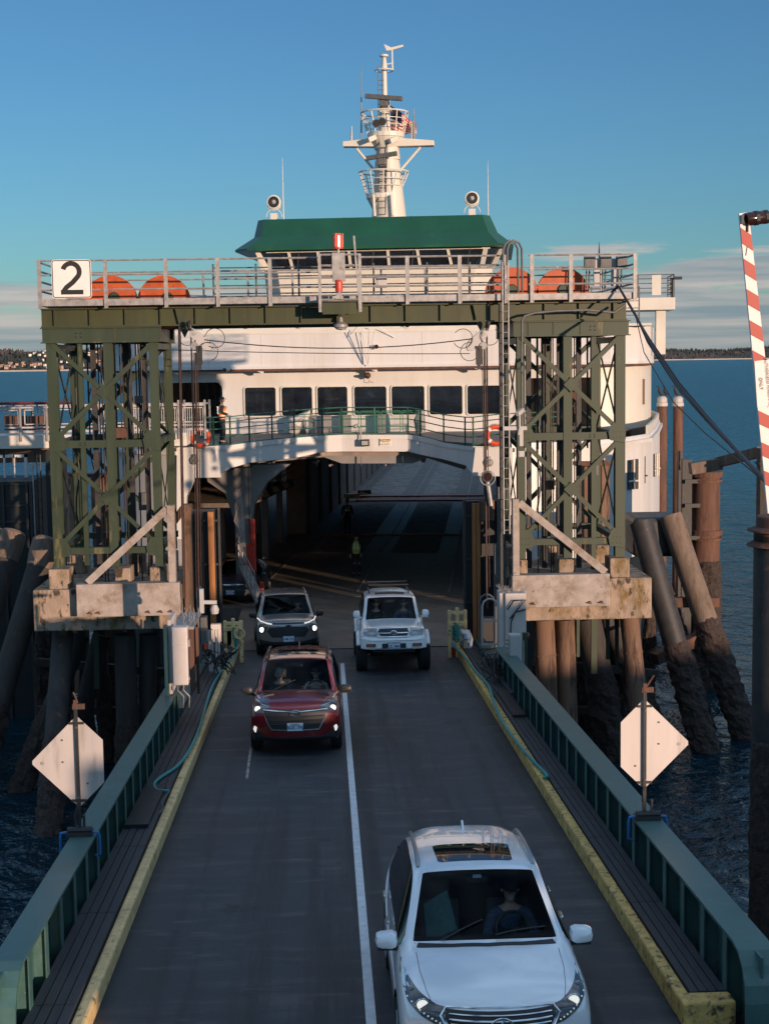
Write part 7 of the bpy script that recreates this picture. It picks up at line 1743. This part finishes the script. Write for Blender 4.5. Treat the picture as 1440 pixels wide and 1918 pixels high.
P=[(.30-.0,0)]; b=MB(); c=a.hit((0,-3,.885),(0,1,0))+Vector((0,-.03,0)); b.prism([c+Vector(q) for q in((-.085,0,.0),(-.06,0,.022),(-.03,0,.022),(-.03,0,.03),(.03,0,.03),(.03,0,.022),(.085,0,.022),(.085,0,0),(.06,0,-.018),(.03,0,-.018),(.03,0,-.028),(-.03,0,-.028),(-.03,0,-.018),(-.085,0,-.018))],(0,.012,0)); a.B(b,'emblem','rimdark')
for sx in(-1,1):
    P=[a.hit((sx*x,-3,z),(0,1,0))+Vector((0,-.014,0)) for x,z in((.46,.935),(.60,.955),(.76,.985),(.84,1.0))]; b=MB(); b.path(P,.022,6); a.B(b,'running_light','lit')
a.patch('headlight',[(.60,.86),(.80,.86),(.83,.74),(.76,.66),(.64,.72)],'lampdark',mirror=True,off=.008)
for sx in(-1,1):
    c=a.hit((sx*.74,-3,.775),(0,1,0)); b=MB(); b.lathe([(.072,0),(.06,-.02),(.02,-.03)],c+Vector((0,-.012,0)),(0,1,0),16); a.B(b,'low_beam',emat('bright_lamp',(1,.97,.9),1.6))
a.patch('lower_bumper',[(-.84,.50),(-.45,.44),(.45,.44),(.84,.50),(.80,.30),(-.80,.30)],'blackpl',off=.012)
a.seam([(-.60,.2),(-.3,.10),(0,.08),(.3,.10),(.6,.2)]); a.seam([(-.60,.18),(-.66,.6),(-.70,1.0)]); a.seam([(.60,.18),(.66,.6),(.70,1.0)])
a.rails('rim',.03); a.wheels('rimdark',.22); a.cabin(); a.mirrors(1.26,1.08,'blackpl',(.23,.14,.15),.07); a.wipers(); a.plate('CHM 2318',.52)
a.sit(.38,'driver barely seen behind the windscreen of the warm grey crossover',hat=None,hair_m='hairdk',sleeve='cloth',drive=True)

# ---------------- white lifted four-wheel drive
S=dict(W=1.76,L=4.55,zg=.62,zs=1.22,zn=1.14,zh=1.29,zb=1.28,zr=1.87,zr2=1.85,yb=1.30,yt=1.80,yr=4.2,yq=4.45,rw=.74,bow=.16,wf=.82,wr=3.50,wz=.43,wr_=.43,lift=.32,gap=.1,inset=-.10,dome=.02)
wp2=paint('white_paint',(.82,.83,.84),.0,.3)
a=Car('white_offroader',on_ramp(1.72,37.6),-.0,'white lifted off road wagon with big tyres in the right lane','car',S,wp2)
a.patch('grille',[(-.36,1.17),(.36,1.17),(.40,1.10),(.34,.99),(-.34,.99),(-.40,1.10)],'blackpl',off=.01)
P=[a.hit((x,-3,z),(0,1,0))+Vector((0,-.03,0)) for x,z in((-.36,1.175),(0,1.18),(.36,1.175),(.42,1.09),(.35,.985),(0,.98),(-.35,.985),(-.42,1.09))]; b=MB(); b.path(P,.022,8,closed=True); b.path([a.hit((x,-3,1.08),(0,1,0))+Vector((0,-.03,0)) for x in(-.38,-.2,0,.2,.38)],.016,6); a.B(b,'grille_surround','chrome',smooth=True)
c=a.hit((0,-3,1.09),(0,1,0))+Vector((0,-.06,0)); b=MB()
for rx,rz_,dz in((.085,.058,0),(.032,.058,0),(.06,.022,.028)): b.path([c+Vector((rx*math.cos(t),0,dz+rz_*math.sin(t))) for t in [2*PI*i/20 for i in range(20)]],.008,5,closed=True)
a.B(b,'emblem','chrome')
a.patch('headlight',[(.43,1.175),(.76,1.18),(.79,1.10),(.77,1.0),(.44,.985)],'lampclear',mirror=True,off=.012)
a.patch('headlight_bulb',[(.50,1.14),(.62,1.14),(.62,1.02),(.50,1.02)],'rim',mirror=True,off=.018)
# separate bumper
b=MB()
def bump(z0,z1,yo,w):
    pts=[];n=12
    for i in range(n+1):
        t=-1+2*i/n; pts.append((t*w,yo+.26*abs(t)**5))
    return pts
pts=bump(0,0,-.13,.87); b.wall(pts,.66,.955,.14); b.wall([(x,y-.012) for x,y in bump(0,0,-.13,.86)],.88,.93,.06); a.B(b,'bumper',wp2,bevel=.03,smooth=True)
b=MB(); b.box((0,-.14,.76),(.62,.03,.13)); 
for sx in(-1,1): b.box((sx*.60,-.135,.78),(.24,.05,.08))
b.box((0,.25,.60),(1.1,.5,.06)); a.B(b,'lower_intake','blackpl',bevel=.01)
b=MB()
for sx in(-1,1): b.box((sx*.60,-.165,.78),(.18,.01,.055))
a.B(b,'fog_lamp','fog')
b=MB(); b.box((0,-.165,.69),(1.0,.02,.03)); a.B(b,'skid_bar','rim')
b=MB(); b.tube((-.6,.82,.43),(.6,.82,.43),.06); b.tube((-.35,.4,.55),(-.7,.9,.45),.03); b.tube((.35,.4,.55),(.7,.9,.45),.03); b.tube((-.6,3.5,.43),(.6,3.5,.43),.06); b.box((0,.9,.52),(.4,.5,.2)); a.B(b,'axle','blackpl')
# fender flares
for yw in(.82,3.5):
    for sx in(-1,1):
        b=MB(); b.path([(sx*(a.W+.035),yw+.56*math.cos(t),.47+.54*math.sin(t)) for t in [R(28+124*i/14) for i in range(15)]],.055,8); a.B(b,'fender_flare',wp2,smooth=True)
a.seam([(-.62,.10),(-.66,.5),(-.70,1.2)]); a.seam([(.62,.10),(.66,.5),(.70,1.2)])
a.patch('sunroof',[(-.40,2.25),(.40,2.25),(.40,2.7),(-.40,2.7)],'sun',axis='z',off=.0,thick=.003,step=.08)
b=MB(); b.path([a.hit((x*.1,2.2,4),(0,0,-1))+Vector((0,-.02,.05+.0)) for x in(-4,-2,0,2,4)],.02,6); a.B(b,'wind_deflector','blackpl')
for sx in(-1,1):
    b=MB(); b.path([a.hit((sx*.55,y,4),(0,0,-1))+Vector((0,0,.07 if 0<i<4 else 0)) for i,y in enumerate((2.6,2.75,3.3,3.9,4.05))],.02,8); a.B(b,'roof_rail','blackpl')
b=MB(); b.tube((-.56,2.85,2.05),(.56,2.85,2.05),.02); b.tube((-.56,3.8,2.05),(.56,3.8,2.05),.02); a.B(b,'roof_bar','blackpl')
a.wheels('rimdark',.30,1); a.cabin(); a.mirrors(1.40,1.42,wp2,(.20,.14,.20),.05,hood=wp2); a.wipers(); a.plate('AZL 8MX',.76,x=.0,y=-.165)
a.sit(.38,'driver of the white lifted off road wagon seen dimly behind the glass',hat=None,hair_m='hairdk',sleeve='clothplaid',drive=True)
a.sit(-.38,'passenger of the white lifted off road wagon seen dimly behind the glass',hat=None,hair_m='hairdk',sleeve='cloth')

# ---------------- dark sedan waiting in the ferry's left lane
S=dict(W=1.84,L=4.7,zg=.25,zs=.90,zn=.80,zh=.98,zb=.95,zr=1.44,zr2=1.38,yb=1.2,yt=2.05,yr=3.4,yq=4.3,rw=.66,bow=.42,wf=.93,wr=3.65,wz=.33,wr_=.33,dome=.02)
dp=paint('slate_blue_paint',(.07,.075,.09),.5,.28)
P=PX(438,1160,54); a=Car('dark_sedan',(P.x-.15,54.6,DZ+.03),-.12,'dark slate sedan half hidden behind the left fender in the ferry side lane','car',S,dp,pitch=.02)
a.patch('grille',[(-.5,.72),(.5,.72),(.42,.60),(-.42,.60)],'blackpl',off=.006)
a.patch('lower_bumper',[(-.7,.5),(.7,.5),(.6,.33),(-.6,.33)],'blackpl',off=.008)
a.patch('headlight',[(.52,.74),(.86,.84),(.87,.74),(.74,.66),(.56,.64)],'lampclear',mirror=True,off=.008)
P_=[a.hit((x,-3,.73),(0,1,0))+Vector((0,-.02,0)) for x in(-.5,-.25,0,.25,.5)]; b=MB(); b.path(P_,.012,6); a.B(b,'grille_bar','chrome')
b=MB(); c=a.hit((0,-3,.66),(0,1,0))+Vector((0,-.03,0)); b.box(c+Vector((-.025,0,0)),(.015,.01,.07)); b.box(c+Vector((.025,0,0)),(.015,.01,.07)); b.box(c,(.06,.01,.014)); a.B(b,'emblem','chrome')
a.wheels('rim',.21); a.cabin(); a.mirrors(1.45,.98,dp,(.22,.14,.14),.13); a.wipers(); a.plate('BXC 5160',.46)

# ============================================================ unseen building behind the camera (a stepped wall added to shade the ramp)
TY=-6.0
KX=math.tan(SUN_AZ); KZ=math.tan(SUN_EL)/math.cos(SUN_AZ)
def back(P): return P[0]+(P[1]-TY)*KX, P[2]+(P[1]-TY)*KZ   # where the sun's ray to P crosses the added wall
# top edge stepped to shape the shade: each step ends where the shade of its end reaches (x,Y) and is as high as the shade at (Y,z)
prof=[(back((x_,y_,0))[0],back((0,y2,z_))[1]) for x_,y_,y2,z_ in((*RPt(195,1888)[:2],15,4.0),(-3.2,YS,YS,6.2),(3.0,17.6,19,6.75),(-11.7,43,44,6.5),(6.1,YS2,YS2,5.95),(-2.5,40,40,4.75),(4.2,40,40,5.6),(48,40,41,3.2))]
holes=[]   # gaps cut to let sun onto car occupants and a bonnet: (x0,x1,z0,z1)
for P,w_,h_ in(((1.94,15.2,6.2),.6,.55),((2.5,14.5,5.95),.12,.3),((2.25,14.3,5.95),.10,.3),((-.28,30.2,5.4),.9,.7),((-1.04,30.2,5.5),.5,.5)):
    x,z=back(P); holes.append((x-w_/2,x+w_/2,z-h_/2,z+h_/2))
r=empty('shade_caster_wall',(20,TY,0),'unseen stepped wall added behind the viewpoint, shaped to shade the ramp','shade_caster')
xs=sorted(set([2.2-4]+[p[0] for p in prof]+[h_ for q in holes for h_ in q[:2]]))
def topz(x):
    for xe,h in prof:
        if x<=xe: return h
    return prof[-1][1]
b=MB()
for x0,x1 in zip(xs,xs[1:]):
    xm=(x0+x1)/2; cuts=sorted([(q[2],q[3]) for q in holes if q[0]<xm<q[1]]); z=-.5
    T_=topz(xm)
    for c0,c1 in cuts:
        if min(c0,T_)>z: b.b2((x0,TY,z),(x1,TY-.3,min(c0,T_)))
        z=max(z,c1)
    if z<T_: b.b2((x0,TY,z),(x1,TY-.3,T_))
b.build('wall','cream',r)
b=MB(); x=xs[0]
for xe,h in prof: b.b2((x+.05,TY-6,h-2.6),(xe-.05,TY-.32,h-2.3)); x=xe
b.build('roof','galvd',r)
